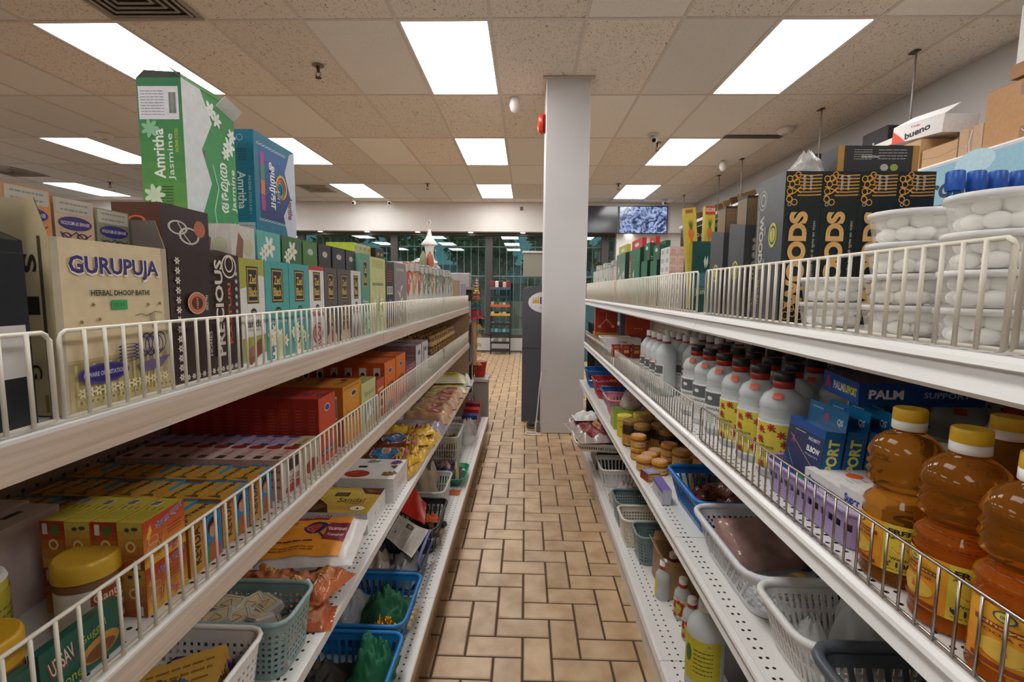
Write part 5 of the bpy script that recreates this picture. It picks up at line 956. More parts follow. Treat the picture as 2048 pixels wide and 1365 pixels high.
# pink and white shrink wrapped bundles, one thing per small carton
sm = None
def small_carton(x, y, z, lb):
    global sm
    if sm is None: sm = pack('soap_carton', lb, 'box', (x, y, z), (.0275, .055, .030), 0, {'F': 'd6b8ac', 'L': 'd9d6d2', 'T': 'd8cfc8'}, {'F': [('t', 'Soap', .5, .6, .5, .2, 'a0524a'), ('r', .1, .1, .9, .2, 'c09a8e'), ('L', .2, .25, .8, .45, 2, 'a8786c')], 'L': [('e', .5, .5, .25, .3, 'b5b0ac'), ('L', .1, .2, .9, .8, 3, '9aa09c')]}, group='pink and white soap cartons')
    else: dup(sm, (x, y, z), label=lb)
for bn, (yb, n) in {'low bundle': (1.585, 4), 'tall bundle': (1.715, 7)}.items():
    for k in range(n):
        for c in range(2):
            for q in range(2):
                small_carton(.5055+.0282*c, yb+.0275+.0562*q, U4+.0306*k, f'small pink and white carton, {bn}, {ORD[k]} layer, {["aisle", "back"][c]} side, {["near", "far"][q]} end')
pack('incense_carton', 'black and green carton behind the pink bundles with a row of white rings', 'box', (.650, 1.88, U4), (.115, .10, .295), 0, {'F': '1f2422', 'L': '23302a', 'T': '2c2f2c'}, {'F': [('r', .1, .1, .95, .80, '2a5a40'), ('L', .4, .62, .9, .76, 2, 'b5c4b4')]+[('o', .14+.13*i, .9, .045, .02, 'c9c4bc', .3) for i in range(4)]})
def gbox(p0, p1, top, lb, c, art, side, ins=None, d=.065, hf=None, cham=None):
    a, b = RY(p1), RY(p0); y = (a+b)/2; h = HC+(581-top)/976*a-U4
    disp('display_carton', lb, 'box', (FR+d/2, y, U4), (b-a-.003, d, h), h-.012, RZ, c, {'F': art}, side, slope=.85)
    if ins:
        for k, (ic, il, dh) in enumerate(ins): inner(il, FR+.018+.022*k, y, b-a-.012, .018, h+dh, {'F': ic, 'T': ic, 'R': ic}, {'F': [('e', .5, .92, .2, .03, 'd8d4c4')], 'R': [('t', 'Jasmine', .5, .6, .4, .5, 'b5c0a4', -90)]}, z=U4+.0015, rz=RZ)
ga2 = [('r', 0, 0, 1, 1, '2f6a50'), ('p', [(.48, .42), (.38, .55), (.5, .64)], 'cfdccc'), ('r', 0, 0, 1, .22, 'b5ac84'), ('e', .5, .3, .4, .12, '3f7a5c')]
gbox(1298, 1311, 512, 'dark green open carton, nearest of the green trio', '2f6a50', ga2, '1c3328', [('2c5a42', 'green packet rising from the nearest green carton', .045), ('2a5440', 'second green packet in the nearest green carton', .06)])
gbox(1280, 1292, 514, 'dark green open carton, middle of the green trio', '2f6a50', ga2, '1c3328', [('2c5a42', 'green packet rising from the middle green carton', .06), ('c03a34', 'red topped packet in the middle green carton', .085)])
gbox(1256, 1277, 489, 'tall green carton with red lettered edge strip, farthest of the trio', '2f6a50', ga2+[('r', .02, .0, .22, .9, '8a2f28'), ('t', 'CLASSIC', .12, .5, .6, .1, 'd8cfc0', 90, .02), ('o', .6, .84, .2, .05, '5f8f74', .15)], '1f4434', [('c0342c', 'bright red packet standing in the tall green carton', .03)])
gbox(1231, 1248, 500, 'green grey carton with a large white flower cluster', '6a8474', [('g', 0, 0, 1, 1, 'a5a9a0', '5f7f6a', 5)]+[('f', .3+.3*(i % 2)+.05*i % .3, .12+.09*i, .022, 6, 'd8dcd2', 'b5b98a') for i in range(7)], '1f3a30', [('b5b04a', 'olive yellow packet behind the white flower carton', .03)])
pal = [('c9b8a4', 'd8a838', 'beige', 'yellow'), ('a898a8', '8f6a8c', 'mauve', 'plum'), ('b9bcae', '6f7f6c', 'pale sage', 'green'), ('c4c2ba', '3a3a38', 'pale grey', 'black'), ('b5b9ac', '7c8f84', 'sage', 'teal'), ('c9ccc4', '8aa08c', 'mist', 'green'), ('bdb9b0', '55605a', 'stone', 'dark green'), ('c4c8bc', '9a9c7c', 'pale', 'olive'), ('b9bfae', '8a9a6a', 'light green', 'moss')]
pa, pb = RY(1230), RY(1184); st = (pb-pa)/9
for i, (c, c2, n1, n2) in enumerate(pal):
    y = pa+st*(i+.5); R = random.Random(i+40)
    disp('display_carton', f'slim {n1} carton with {n2} leaf picture, {ORD[i]} of the far slim row', 'box', (FR+.06, y, U4), (st-.003, .11, .21), .198, RZ, c, {'F': [('p', [(.5, .1), (.2, .5), (.5, .9), (.7, .5)], c2)]+[('f', R.uniform(.2, .8), R.uniform(.3, .9), .02, 5, 'dcdcd2', c2) for _ in range(3)]}, c)
    inner(f'{n2} packet in the {ORD[i]} slim carton of the far right row', FR+.055, y, st-.012, .06, .225+.008*(i % 3), {'F': c2, 'T': c, 'R': c}, {'F': [('r', .1, .88, .9, .98, c)]}, z=U4+.0015, rz=RZ)
pack('incense_carton', 'bright yellow packet standing above the mauve slim carton', 'box', (.625, 2.95, U4), (.03, .05, .27), 0, {'F': 'd8c02c', 'T': 'd8c02c', 'L': 'cbb428'}, {'F': [('f', .5, .8, .012, 8, 'e8dc6a', 'c9a020')]})
# blue and dark green bottles behind the tubs
def bottle(name, label, loc, prof, body, caps, lab=None, group=None, n=24, cat='bottle', extra=None):
    t = empty(name, loc, label, cat, group)
    MB().lathe(prof, body, n).build('bottle_body', t)
    for cn, cp, cc in caps: MB().lathe(cp, cc if not isinstance(cc, str) else mt(cc, .35), 20).build(cn, t)
    if lab:
        r, z0, z1, a0, span, col, art = lab
        m = MB(); mp = lambda u, v, l: Vector(((r+.0006+l)*math.cos(a0-span/2+span*u), (r+.0006+l)*math.sin(a0-span/2+span*u), z0+(z1-z0)*v))
        m.art(mp, r*span, z1-z0, [('r', 0, 0, 1, 1, col)]+art, div=16, flat=False); m.build('label', t)
    if extra: extra(t)
    return t
bl_ = mt('1f5f9c', .1, 0, .35, 1, 0, 0)
for i, x in enumerate((.735, .770, .805, .840)):
    bottle('blue_bottle', f'blue bottle with bright blue cap behind the tubs, {ORD[i]} from the aisle', (x, .885, U4), [(.015, 0), (.017, .004), (.017, .17), (.009, .20), (.009, .21)], bl_, [('cap', [(.0125, .205), (.0135, .21), (.0135, .232), (.012, .234)], '2458b0')], group='blue bottles on the top right shelf').scale = (1, 1, 1.15)
for i, x in enumerate((.775, .825)):
    bottle('green_bottle', f'dark green glass bottle at the right frame edge, {["left", "right"][i]} one', (x, .765, U4), [(.020, 0), (.022, .004), (.022, .16), (.010, .20), (.010, .215)], mt('16281f', .12), [('cap', [(.013, .21), (.014, .215), (.014, .245), (.012, .247)], '2f5a44')]).scale = (1, 1, 1.18)
# ================================================================ RIGHT, second shelf: bottles
hd = mt('d3d8d8', .25, 0, 0, .66, 0, .02)
def gang(w_): return [('r', .06, .05, .94, .95, 'd8d6d0'), ('r', .06, .62, .94, .95, '5a5f60'), ('e', .35, .8, .1, .05, 'd8d6d0'), ('t', 'GANGAJAL', .5, .52, .66, .09, '2c2a2a', 0, .02), ('L', .2, .15, .8, .42, 5, '8a8886')]
def roses():
    o = [('r', 0, 0, 1, 1, 'e0dfdc'), ('r', .05, .04, .95, .96, 'cfbc44')]
    for u, v in ((.25, .82), (.5, .88), (.72, .76), (.8, .58), (.74, .38), (.66, .2), (.3, .12), (.24, .62)):
        o += [('f', u, v, .0085, 7, 'a8362a', '7a1f1c'), ('p', [(u+.06, v-.02), (u+.13, v-.07), (u+.05, v-.08)], '4a6a34')]
    return o+[('t', 'ROSE WATER', .42, .48, .34, .05, '3a2a1c', 0, .02), ('L', .22, .26, .52, .4, 3, '6a5a2c')]
pw = [(.034, 0), (.038, .004), (.039, .02), (.039, .155), (.037, .168), (.024, .190), (.013, .20), (.013, .208)]
pb_ = [(.040, 0), (.044, .005), (.044, .128), (.0415, .133), (.044, .138), (.0415, .144), (.044, .149), (.0435, .160), (.036, .176), (.022, .186), (.016, .195)]
def whitecap(x, y, lb): return bottle('rose_water_bottle', lb, (x, y, U3), pw, hd, [('cap', [(.0155, .205), (.0155, .226), (.014, .228)], 'e6e3de'), ('cap_band', [(.0152, .192), (.0158, .193), (.0158, .205), (.015, .2052)], '8e2a26')], (.0393, .03, .12, PI*1.12, 1.5, 'd8d6d0', gang(1)), 'white capped clear bottles',
    extra=lambda t: MB().add([(-.0396, .004, .118), (-.0396, -.010, .118), (-.0396, -.010, .132), (-.0396, .004, .132)], [(0, 1, 2, 3)], 'e0602c').build('price_sticker', t))
def blackcap(x, y, lb, rose=False): return bottle('rose_water_bottle', lb, (x, y, U3), pb_, hd, [('cap', [(.0205, .205), (.0212, .206), (.0212, .222), (.019, .224)], '2b2624'), ('cap_band', [(.019, .190), (.0208, .191), (.0208, .205), (.0205, .2052)], 'a52c1e')], (.0445, .016, .122, PI*1.22, 2.0, 'e0dfdc', roses() if rose else gang(1)), 'black capped clear bottles',
    extra=lambda t: MB().add([(-.018, -.034, .183), (-.030, -.020, .183), (-.036, -.026, .172), (-.024, -.040, .172)], [(0, 1, 2, 3)], 'd8582c').build('price_sticker', t))
wcp = {}; n = 0
for c in range(4):
    for a in range(4 if c == 0 else 5):
        x = .535+.082*c; y = 2.10-.0815*a+(.02 if c % 2 else 0)-(.0 if c else 0)
        if c and a == 4: y -= .0
        lb = f'clear bottle with white cap and red band, {ORD[c]} line from aisle, {ORD[a]} from far end'
        if not wcp: wcp['p'] = whitecap(x, y, lb)
        else: dup(wcp['p'], (x, y, U3), label=lb)
bcp = {}
for c in range(4):
    for a in range(6):
        x = .552+.094*c if c < 3 else .826; y = 1.565-.1045*a+(.03 if c % 2 else 0)
        if c == 1 and a == 5 or c == 0 and a > 5: continue
        rose = a >= 3; k = 'r' if rose else 'g'
        lb = f'{"rose" if rose else "grey"} labelled clear bottle with black cap, {ORD[c]} line from aisle, {ORD[a]} from far end'
        if k not in bcp: bcp[k] = blackcap(x, y, lb, rose)
        else: dup(bcp[k], (x, y, U3), label=lb)
for i, (x, y) in enumerate(((.826, .93), (.826, .82))): dup(bcp['r'], (x, y, U3), label=f'black capped bottle against the pegboard behind the blue boxes, {["farther", "nearer"][i]} one')
# brace boxes
A = lambda u, v, s=1: [('p', [(u-.05*s, v-.04), (u, v+.06), (u+.03*s, v+.06), (u+.02*s, v+.0), (u+.06*s, v-.04), (u+.02*s, v-.04), (u-.01*s, v+.02), (u-.03*s, v-.04)], 'c24a6a')]
elb = [('r', 0, 0, 1, 1, '2d3358'), ('r', 0, .88, 1, 1, '1d4a8a'), ('L', .2, .82, .5, .87, 1, 'b9b04a'), ('t', 'NO:8077', .75, .80, .3, .05, 'c9ccd8', 0, .02), ('t', 'ELBOW', .76, .66, .34, .08, 'e2e2ea', 0, .04), ('t', 'Support', .74, .57, .34, .04, 'a8accc'), ('l', [(.1, .75), (.95, .35)], .0012, 'c9955a'), ('p', [(0, 0), (0, .4), (.35, .2), (.7, .0)], '3f4f7a'), ('e', .55, .16, .16, .07, '2f9a5a'), ('l', [(.08, .5), (.3, .3), (.5, .1)], .001, '7ac0c4')]+A(.2, .68)
eside = [('r', 0, 0, 1, 1, '16598c'), ('t', 'SUPPORT', .5, .50, .78, .58, 'd8d86a', 90, .04)]
bk = basket('lilac plastic basket holding elbow support and tablet boxes', (.560, .850, U3), .135, .285, .058, 'a08cb8', 'squares', taper=.93, cell=.0064, rim=.004)
eb = None
for i in range(4):
    lb = f'blue elbow support box with a hanging tab, {ORD[i]} from the aisle'; loc = (.5325+.0375*i, .905, U3+.022)
    if eb is None:
        eb = boxmesh(.115, .034, .128, {'F': '2d3358', 'R': '16598c', 'L': '16598c', 'T': '1b6fb5', 'B': '2a2f50'}, {'F': elb, 'R': eside}, r=.18)
        eb.box(-.0575, .0575, .0155, .0165, .128, .165, mt('1a6a9c', .2))
        mp = lambda u, v, l: Vector((-.0575+.115*u, .0155-l, .128+.037*v)); eb.art(mp, .115, .037, [('t', 'QS', .84, .35, .14, .36, 'c9dce6', 0, .03), ('L', .1, .6, .4, .85, 1, '8ab8cc')]+[('e', .5, .4, .07, .2, 'a8507a')])
        eb = eb.build('support_box', loc=loc, rot=(-.10, 0, RZ), label=lb, cat='box', group='blue elbow support boxes')
    else: dup(eb, loc, label=lb)
pal_a = {'F': [('r', 0, 0, 1, 1, '16417c'), ('t', 'PALM', .22, .5, .28, .42, 'e2e2ec', 0, .04), ('t', 'SUPPORT', .70, .5, .36, .26, 'a9b4d4', 0, .02)], 'L': [('r', 0, 0, 1, 1, '1d4f9c'), ('t', 'PALM', .46, .5, .30, .40, 'e2e2ec', 0, .05), ('t', 'SUPPORT', .78, .5, .34, .40, 'd8d84a', 0, .05), ('p', [(.06, .2), (.12, .85), (.17, .85), (.22, .2), (.17, .2), (.14, .5), (.11, .2)], 'c2406a')], 'T': [('r', 0, 0, 1, 1, '4a4650')]}
boxmesh(.20, .13, .040, {'F': '16417c', 'L': '1d4f9c', 'T': '4a4650'}, pal_a, r=.2).build('support_box', loc=(.702, .925, U3+.197), rot=(.03, -.02, -.12), label='long blue box lettered PALM SUPPORT lying on top of the bottles', cat='box')
es = {'F': [('r', 0, 0, 1, 1, '124a80'), ('t', 'ELBOW SUPPORT', .5, .5, .84, .42, 'cfe0ea', 180, .04)], 'T': [('r', 0, 0, 1, 1, '15406c'), ('t', 'ELBOW SUPPORT', .5, .5, .84, .5, 'b9cfdc', 180, .04)]}
for i, (x, y, z, r_, lb) in enumerate(((.752, .70, .150, .75, 'blue box lettered ELBOW SUPPORT lying slanted behind the oil bottles'), (.765, .50, .120, .75, 'blue box lettered PALM SUPPORT at the right frame edge'))):
    e2 = es if i == 0 else {'F': [('r', 0, 0, 1, 1, '124a80'), ('t', 'PALM SUPPORT', .5, .5, .84, .42, 'cfe0ea', 180, .04)], 'T': [('r', 0, 0, 1, 1, '15406c'), ('t', 'PALM SUPPORT', .5, .5, .84, .5, 'b9cfdc', 180, .04)]}
    boxmesh(.20, .07, .05, {'F': '124a80', 'T': '15406c'}, e2, r=.2).build('support_box', loc=(x, y, U3+z), rot=(-.35, 0, r_), label=lb, cat='box')
for i, (x, y) in enumerate(((.72, .80), (.80, .60), (.80, .45))):
    MB().cbox(-.06, .06, -.05, .05, 0, .118, mt(['1c2c50', '20324f', '1a2744'][i], .3), .003).build('support_box', loc=(x, y, U3), label=f'dark navy support box standing under the slanted blue boxes, {["farthest", "middle", "nearest"][i]}', cat='box')
sup = {'T': [('r', 0, 0, 1, 1, 'd6d2ce'), ('l', [(.1, .62), (.9, .62)], .0016, '9a3a34'), ('e', .45, .6, .13, .14, 'e0602c'), ('L', .6, .3, .9, .5, 2, 'a8a4a4')], 'F': [('r', 0, 0, 1, 1, 'cfcccb'), ('t', 'Super', .3, .5, .36, .5, '2a3a8a', 0, .05), ('t', 'TABS', .72, .45, .3, .2, '3a3a44')], 'L': [('r', 0, 0, 1, 1, 'cfcccb'), ('t', 'Super', .3, .55, .4, .4, '2a3a8a', 0, .05), ('L', .55, .2, .9, .7, 2, '5a5a64')], 'R': [('r', 0, 0, 1, 1, 'cfcccb'), ('t', 'Su', .4, .5, .5, .6, '2a3a8a', 0, .05)]}
sup2 = dict(sup); sup2['T'] = [c for c in sup['T'] if c[0] != 'e']
for i, (x, y, z, dm, r_, lb) in enumerate(((.552, .812, .046, (.10, .095, .036), RZ, 'white tablet box with an orange sticker in the lilac basket'), (.548, .715, .060, (.085, .095, .034), RZ+.1, 'white tablet box lettered Super nearest the oil bottles'))):
    pack('tablet_box', lb, 'box', (x, y, U3+z), dm, r_, {'F': 'cfcccb', 'T': 'd6d2ce', 'R': 'cfcccb'}, sup if i == 0 else sup2, r=.3)
pack('tablet_box', 'white tablet box standing upright beside the lilac basket', 'box', (.655, .790, U3), (.065, .04, .150), -.5, {'F': 'd3d0cc', 'T': 'd6d2ce', 'L': 'c9c6c4'}, {'F': [('t', 'Super', .4, .84, .5, .1, '2a3a8a', 0, .04), ('p', [(.15, .62), (.3, .7), (.85, .6), (.6, .56)], '26304a'), ('L', .1, .4, .9, .5, 2, '8a8a94')]})
# oil bottles
amb = mt('e69a38', .02, 0, .88, 1, 0, 0, ior=1.22); pet = mt('f0e6d8', .05, 0, 0, .16, 0, 0); wcap, ycap = 'e6e2da', 'e0b428'
po = [(.036, 0), (.0425, .003), (.0430, .008), (.0405, .012), (.0430, .016), (.0425, .021), (.0425, .088), (.0440, .092), (.0400, .098), (.0440, .104), (.0420, .109), (.0350, .116), (.0330, .122), (.0350, .128), (.0430, .135), (.0385, .141), (.0440, .147), (.0390, .153), (.0440, .159), (.0390, .165), (.0440, .172), (.0425, .180), (.036, .192), (.026, .201), (.0145, .208), (.0140, .212)]
oa = [('g', 0, 0, 1, 1, 'dc8a22', 'e0a22c', 4), ('r', .55, 0, .82, 1, 'd8c040'), ('t', 'FREE', .685, .86, .20, .11, '2c2a1c', 0, .05), ('t', 'Agarbathi', .685, .74, .22, .07, '3a3a1c', 0, .02), ('p', [(.62, .52), (.70, .62), (.76, .5), (.68, .42)], 'c8452c'), ('t', 'Worth', .685, .30, .14, .06, '3a3a1c', 0, .02), ('t', '₹ 10/-', .685, .18, .22, .12, '2c2a1c', 0, .04), ('t', 'Inside the pack', .685, .07, .2, .04, '3a3a1c'),
      ('e', .27, .88, .07, .085, 'd8c84a'), ('o', .27, .88, .07, .085, '3a4a6a', .2), ('t', 'om', .27, .88, .05, .05, '3a4a6a'), ('r', .08, .66, .50, .74, '8a3a1c'), ('t', 'Idhayam', .29, .70, .36, .06, 'e0b868', 0, .02), ('t', 'POOJA OIL', .29, .58, .34, .07, '8a3a1c', 0, .03), ('e', .29, .34, .17, .17, 'd8b04a'), ('p', [(.18, .26), (.40, .26), (.34, .18), (.24, .18)], '6a3a1c'), ('p', [(.27, .3), (.29, .46), (.31, .3)], 'c8602c'), ('r', .08, .05, .50, .13, '8a3a1c'), ('L', .86, .1, .98, .9, 8, '8a5a1c')]
def oil(x, y, a0, lb, rz=0):
    t = bottle('oil_bottle', lb, (x, y, U3), [(r_, z) for r_, z in po], amb, [('cap_ring', [(.0185, .209), (.0195, .210), (.0195, .221), (.0185, .2212)], wcap), ('cap', [(.0188, .2215), (.0195, .2225), (.0192, .236), (.0178, .238)], ycap)], (.0430, .022, .087, a0, 3.1, 'dc8a22', oa), 'amber oil bottles with yellow caps', n=40)
    return t
oil(.522, .662, PI*1.12, 'amber oil bottle with yellow cap, farthest along the chrome fence')
oil(.518, .566, PI*1.17, 'amber oil bottle with yellow cap, middle one along the chrome fence')
oil(.508, .474, PI*1.36, 'amber oil bottle with yellow cap, nearest along the chrome fence')
oil(.618, .625, PI*1.3, 'amber oil bottle with yellow cap, behind the middle one')
oil(.612, .530, PI*1.3, 'amber oil bottle with yellow cap, at the right frame edge behind')
# far end of this shelf
ru = {'F': [('r', 0, 0, 1, 1, '9c3020'), ('l', [(.5, .55), (.2, .25)], .006, 'c9a07a'), ('l', [(.5, .55), (.8, .25)], .006, 'c9a07a'), ('l', [(.5, .8), (.5, .5)], .004, 'c9a07a'), ('L', .2, .82, .8, .95, 2, 'b56a50'), ('e', .2, .24, .08, .05, 'c9a07a'), ('e', .8, .24, .08, .05, 'c9a07a')]}
pack('gift_box', 'red box with a tripod line drawing at the far end of the second right shelf', 'box', (.585, 3.58, U3+.095), (.16, .05, .175), 0, {'F': '9c3020', 'T': '8a2a1c'}, ru)
pack('gift_box', 'gold brown box under the red tripod box', 'box', (.585, 3.58, U3), (.17, .10, .094), 0, {'F': 'a8742c', 'T': 'b58434'}, {'F': [('r', .05, .3, .95, .6, '7a4a20')]})
pack('gift_box', 'orange red box with a pale cross mark, right of the grey post', 'box', (.775, 3.40, U3+.09), (.16, .05, .19), 0, {'F': 'b5401f', 'T': '9a3418'}, {'F': [('l', [(.5, .55), (.5, .75)], .004, 'd8a080'), ('l', [(.38, .65), (.62, .65)], .004, 'd8a080'), ('L', .3, .2, .7, .3, 1, 'd8a080')]})
pack('gift_box', 'dull brown carton under the orange red box', 'box', (.80, 3.40, U3), (.10, .10, .0895), 0, {'F': '6a3a2c', 'T': '7a4632'}, {})
MB().box(-.04, .04, -.02, .02, 0, .29, mt('5c6070', .5)).build('display_post', loc=(.715, 3.50, U3), label='blue grey post between the two red boxes', cat='post')
basket('cream slotted basket behind the chocolate carton', (.60, 3.27, U3), .20, .14, .085, 'd8d0c4', 'slits', taper=.9)
kb = {'F': [('r', 0, 0, 1, 1, 'd6d0cc'), ('t', 'K', .40, .80, .035, .12, '2a2422', 0, .04), ('t', 'inder', .52, .79, .16, .12, 'b03024', 0, .03), ('t', 'bueno', .55, .52, .55, .34, '2a1f1c', 10, .05), ('p', [(.3, .12), (.9, .30), (.9, .1), (.4, .02)], '8a4a2c')], 'L': [('r', 0, 0, 1, 1, 'c9c2bc'), ('t', 'bueno', .5, .6, .6, .3, '2a1f1c')]}
pack('chocolate_carton', 'white carton lettered Kinder bueno behind the chrome fence', 'box', (.600, 3.04, U3), (.215, .10, .105), 0, {'F': 'd6d0cc', 'T': 'c9c2bc', 'L': 'c9c2bc'}, kb)
for i in range(3): pack('chocolate_packet', f'red brown packet leaning before the chocolate carton, {ORD[i]} from the aisle', 'packet', (.545+.055*i, 2.93-.02*i, U3), (.05, .02, .075), .2, {'F': '8f3020', 'T': '7a281c'}, {'F': [('r', .2, .35, .8, .6, 'd8a850'), ('L', .2, .7, .8, .9, 2, 'd8c0a8')]})
# ================================================================ RIGHT, third shelf
def P2(px, py, dz=0): v = onZ(px, py, ZR[1]+dz); return v.x, v.y
basket('blue plastic basket farthest along the third right shelf', (.570, 3.55, U2), .25, .20, .12, '2a68b0', 'slots', taper=.82)
basket('red plastic basket between the two far blue baskets', (.585, 3.21, U2), .26, .22, .11, 'b53a3c', 'slots', taper=.82)
basket('blue plastic basket in front of the red basket', (.600, 2.95, U2), .25, .18, .09, '2a5fae', 'slots', taper=.82)
cloth('orange_cloth', 'orange cloth bundle in the red basket', (.585, 3.21, U2+.055), .15, .12, .06, 'd08a3c', seed=2)
pouch('yellow_packet', 'yellow packet in the blue basket before the red basket', (.56, 2.96, U2+.04), .13, .08, .03, 'c9a84a', .4, seed=2, nu=8, nv=8)
basket('pink plastic basket beside the green box', (.600, 2.67, U2), .30, .22, .11, 'cf8a9c', 'slots', taper=.82)
gb = P2(1222, 888)
pack('snack_box', 'lime green box next to the yellow jar', 'box', (.520, 2.465, U2), (.14, .10, .095), 0, {'F': '9ab83c', 'T': '6a7c3a', 'L': '8a9a4a'}, {'F': [('e', .6, .4, .3, .3, 'b5c84a'), ('o', .6, .4, .3, .3, '7a9a34', .1)], 'L': [('L', .1, .2, .9, .8, 4, 'c9c89a')]})
bag('clear_bag', 'crumpled clear plastic bag standing on the lime green box', (.535, 2.465, U2+.096), .10, .09, .09, seed=5, mat=clear('d8ccc4', .45))
bag('clear_bag', 'clear bag of orange snacks behind the bronze lidded jars', (.66, 2.45, U2), .14, .12, .12, seed=7, mat=mt('c08a50', .3, 0, 0, .8, bump=.5))
jar('supplement_jar', 'bright yellow jar with small round red emblem', 'jar', (.480, 2.30, U2), .034, .105, 'd8c03a', 'd9c654', {'c': 'd8c03a', 'a': -1.1+0, 'art': [('t', 'ASHOK', .35, .72, .3, .14, '5a4a1c', 0, .02), ('e', .35, .38, .07, .14, 'b5502c'), ('L', .55, .2, .8, .6, 4, '6a5a20')]}, .022)
jar('supplement_jar', 'second yellow jar behind the bright yellow one', 'jar', (.565, 2.34, U2), .034, .105, 'd8c03a', 'd9c654', None, .022)
def pj(lbl, x, y, h=.118, r=.034): return jar('pickle_jar', lbl, 'jar', (x, y, U2), r, h, glass('6a4a30', .05, 1.2) if False else mt('3f3028', .12), '8f6a34', {'c': 'c08a3c', 'a': -1.15, 'art': [('r', 0, .62, 1, 1, '3a2c22'), ('e', .5, .3, .25, .25, 'a8642c'), ('r', .6, .1, .7, .6, 'd8d0b8')]}, .02, 'dark jars with bronze lids')
jl = [(.478, 2.165), (.555, 2.19), (.632, 2.20), (.512, 2.085), (.590, 2.10), (.668, 2.11), (.60, 2.01), (.678, 2.02)]
jp = None
for i, (x, y) in enumerate(jl):
    lb = f'dark jar with bronze lid, {ORD[i]} counting from the yellow jar along the third right shelf'
    if jp is None: jp = pj(lb, x, y)
    else: dup(jp, (x, y, U2), label=lb)
def sj(lb, x, y, z, col, lid, r=.03, h=.05): return jar('small_jar', lb, 'jar', (x, y, U2+z), r, h, col, lid, {'c': 'c9a058', 'a': -1.15, 'art': [('r', .3, .2, .7, .8, 'd8c89a'), ('t', 'KUMKUM', .5, .5, .34, .3, '7a4a24', 0, .02)]}, .014, 'small jars with orange lids', top='d8a890')
ORDX = lambda i: (ORD+['seventeenth', 'eighteenth', 'nineteenth', 'twentieth', 'twenty first'])[i]
sp = None; spots = [(.474, 1.985, 0), (.474, 1.985, .051), (.500, 1.905, 0), (.540, 1.955, 0), (.570, 1.88, 0), (.570, 1.88, .051), (.60, 1.94, 0), (.52, 1.825, 0), (.59, 1.80, 0), (.59, 1.80, .051), (.65, 1.87, 0), (.65, 1.78, 0), (.66, 1.78, .051), (.66, 1.94, 0), (.715, 1.83, 0), (.63, 1.715, 0), (.70, 1.74, 0), (.77, 1.78, 0), (.77, 1.90, 0), (.72, 1.93, 0), (.47, 1.86, 0)]
for i, (x, y, z) in enumerate(spots):
    lb = f'small jar with orange lid, {["lower", "upper"][int(z > 0)]} layer, {ORDX(i)} from the bronze lidded jars'
    if sp is None: sp = sj(lb, x, y, z, 'a8642c', 'd0943a')
    else: dup(sp, (x, y, U2+z), label=lb)
pack('kumkum_box', 'small yellow and violet box at the shelf edge before the small jars', 'box', (.468, 1.760, U2), (.05, .055, .032), .3, {'F': 'c9a83c', 'T': '8f8fb0', 'L': '8a3a2c'}, {'F': [('r', .05, .1, .95, .9, '7a2c24'), ('r', .1, .2, .9, .8, 'd8c04a'), ('L', .15, .3, .85, .7, 2, '7a2c24')], 'T': [('e', .5, .5, .3, .3, 'a8a8c4')]})
o_ = jar('cream_jar', 'pale jar with orange lid lying on its side by the small box', 'jar', (.540, 1.700, U2+.031), .029, .075, 'd0ccc4', 'd0943a', {'c': 'd8cfa0', 'a': -1.5, 'art': [('L', .2, .2, .8, .8, 4, '8a8450')]}, .018, rot=(PI/2, 0, 1.1))
pack('purple_box', 'purple and white box squeezed beside the large blue basket', 'box', (.466, 1.60, U2), (.03, .12, .05), 0, {'F': 'c4c0cc', 'L': 'b5b0bc', 'T': '7a6cae'}, {'L': [('r', 0, .75, 1, 1, '6a5aa0'), ('f', .7, .4, .01, 5, '4a9a7a', '4a9a7a')]})
basket('large blue plastic basket of brown plastic wrapped packs', (.650, 1.475, U2), .32, .30, .10, '1f6cb5', 'slots', taper=.84, rim=.008)
R = random.Random(6)
for i, (x, y, z, r_) in enumerate(((.62, 1.55, .012, .1), (.74, 1.55, .012, .0), (.63, 1.43, .012, .3), (.74, 1.43, .012, -.2), (.68, 1.51, .055, .2), (.66, 1.42, .055, .9))):
    pouch('wrapped_pack', f'brown plastic wrapped pack in the large blue basket, {ORD[i]} from the bottom', (x, y, U2+z), .12, .10, .045, ['6a3f34', '7a4a3c', '5c3430'][i % 3], r_, [('r', .15, .2, .85, .8, '8a5040'), ('r', .2, .45, .8, .55, 'b58a7c')], seed=i, rough=.12, wr=.03, group='brown packs in the large blue basket', nu=10, nv=8)
for i in range(5): MB().lathe([(.014, 0), (.016, .004), (.016, .028), (.013, .032)], mt('8a2c3a', .3), 12).build('small_pot', loc=(.545+.012*(i % 2), 1.39+.038*i, U2+.012), label=f'small maroon pot in the aisle side of the large blue basket, {ORD[i]} from the camera', cat='pot', group='small maroon pots')
basket('light grey lattice basket with a flat wrapped pack', (.655, 1.130, U2), .38, .345, .105, 'd3d3d6', 'lattice', taper=.84, rim=.008, cell=.0078, rc=.045)
pouch('wrapped_pack', 'flat pinkish brown pack in clear wrap in the lattice basket', (.600, 1.19, U2+.062), .19, .13, .030, 'a08078', .1, seed=3, rough=.1, wr=.012, rot=(.75, 0, .1))
jar('honey_bottle', 'small bottle with yellow lid lying in the lattice basket', 'jar', (.575, 1.055, U2+.03), .020, .075, 'b5a46a', 'd8c050', None, .02, rot=(PI/2, .1, 1.9))
R = random.Random(8)
for i in range(14):
    MB().lathe([(.012, 0), (.0145, .003), (.0145, .020), (.012, .024)], mt('34503f', .15), 12).build('green_pot', loc=(.70+.036*(i % 4)+.008*(i//4 % 2), 1.05+.055*(i//4), U2+.012), rot=(R.uniform(-.15, .15), R.uniform(-.15, .15), 0), label=f'little dark green pot in the lattice basket, {ORD[i]} from its near aisle corner', cat='pot', group='little dark green pots')
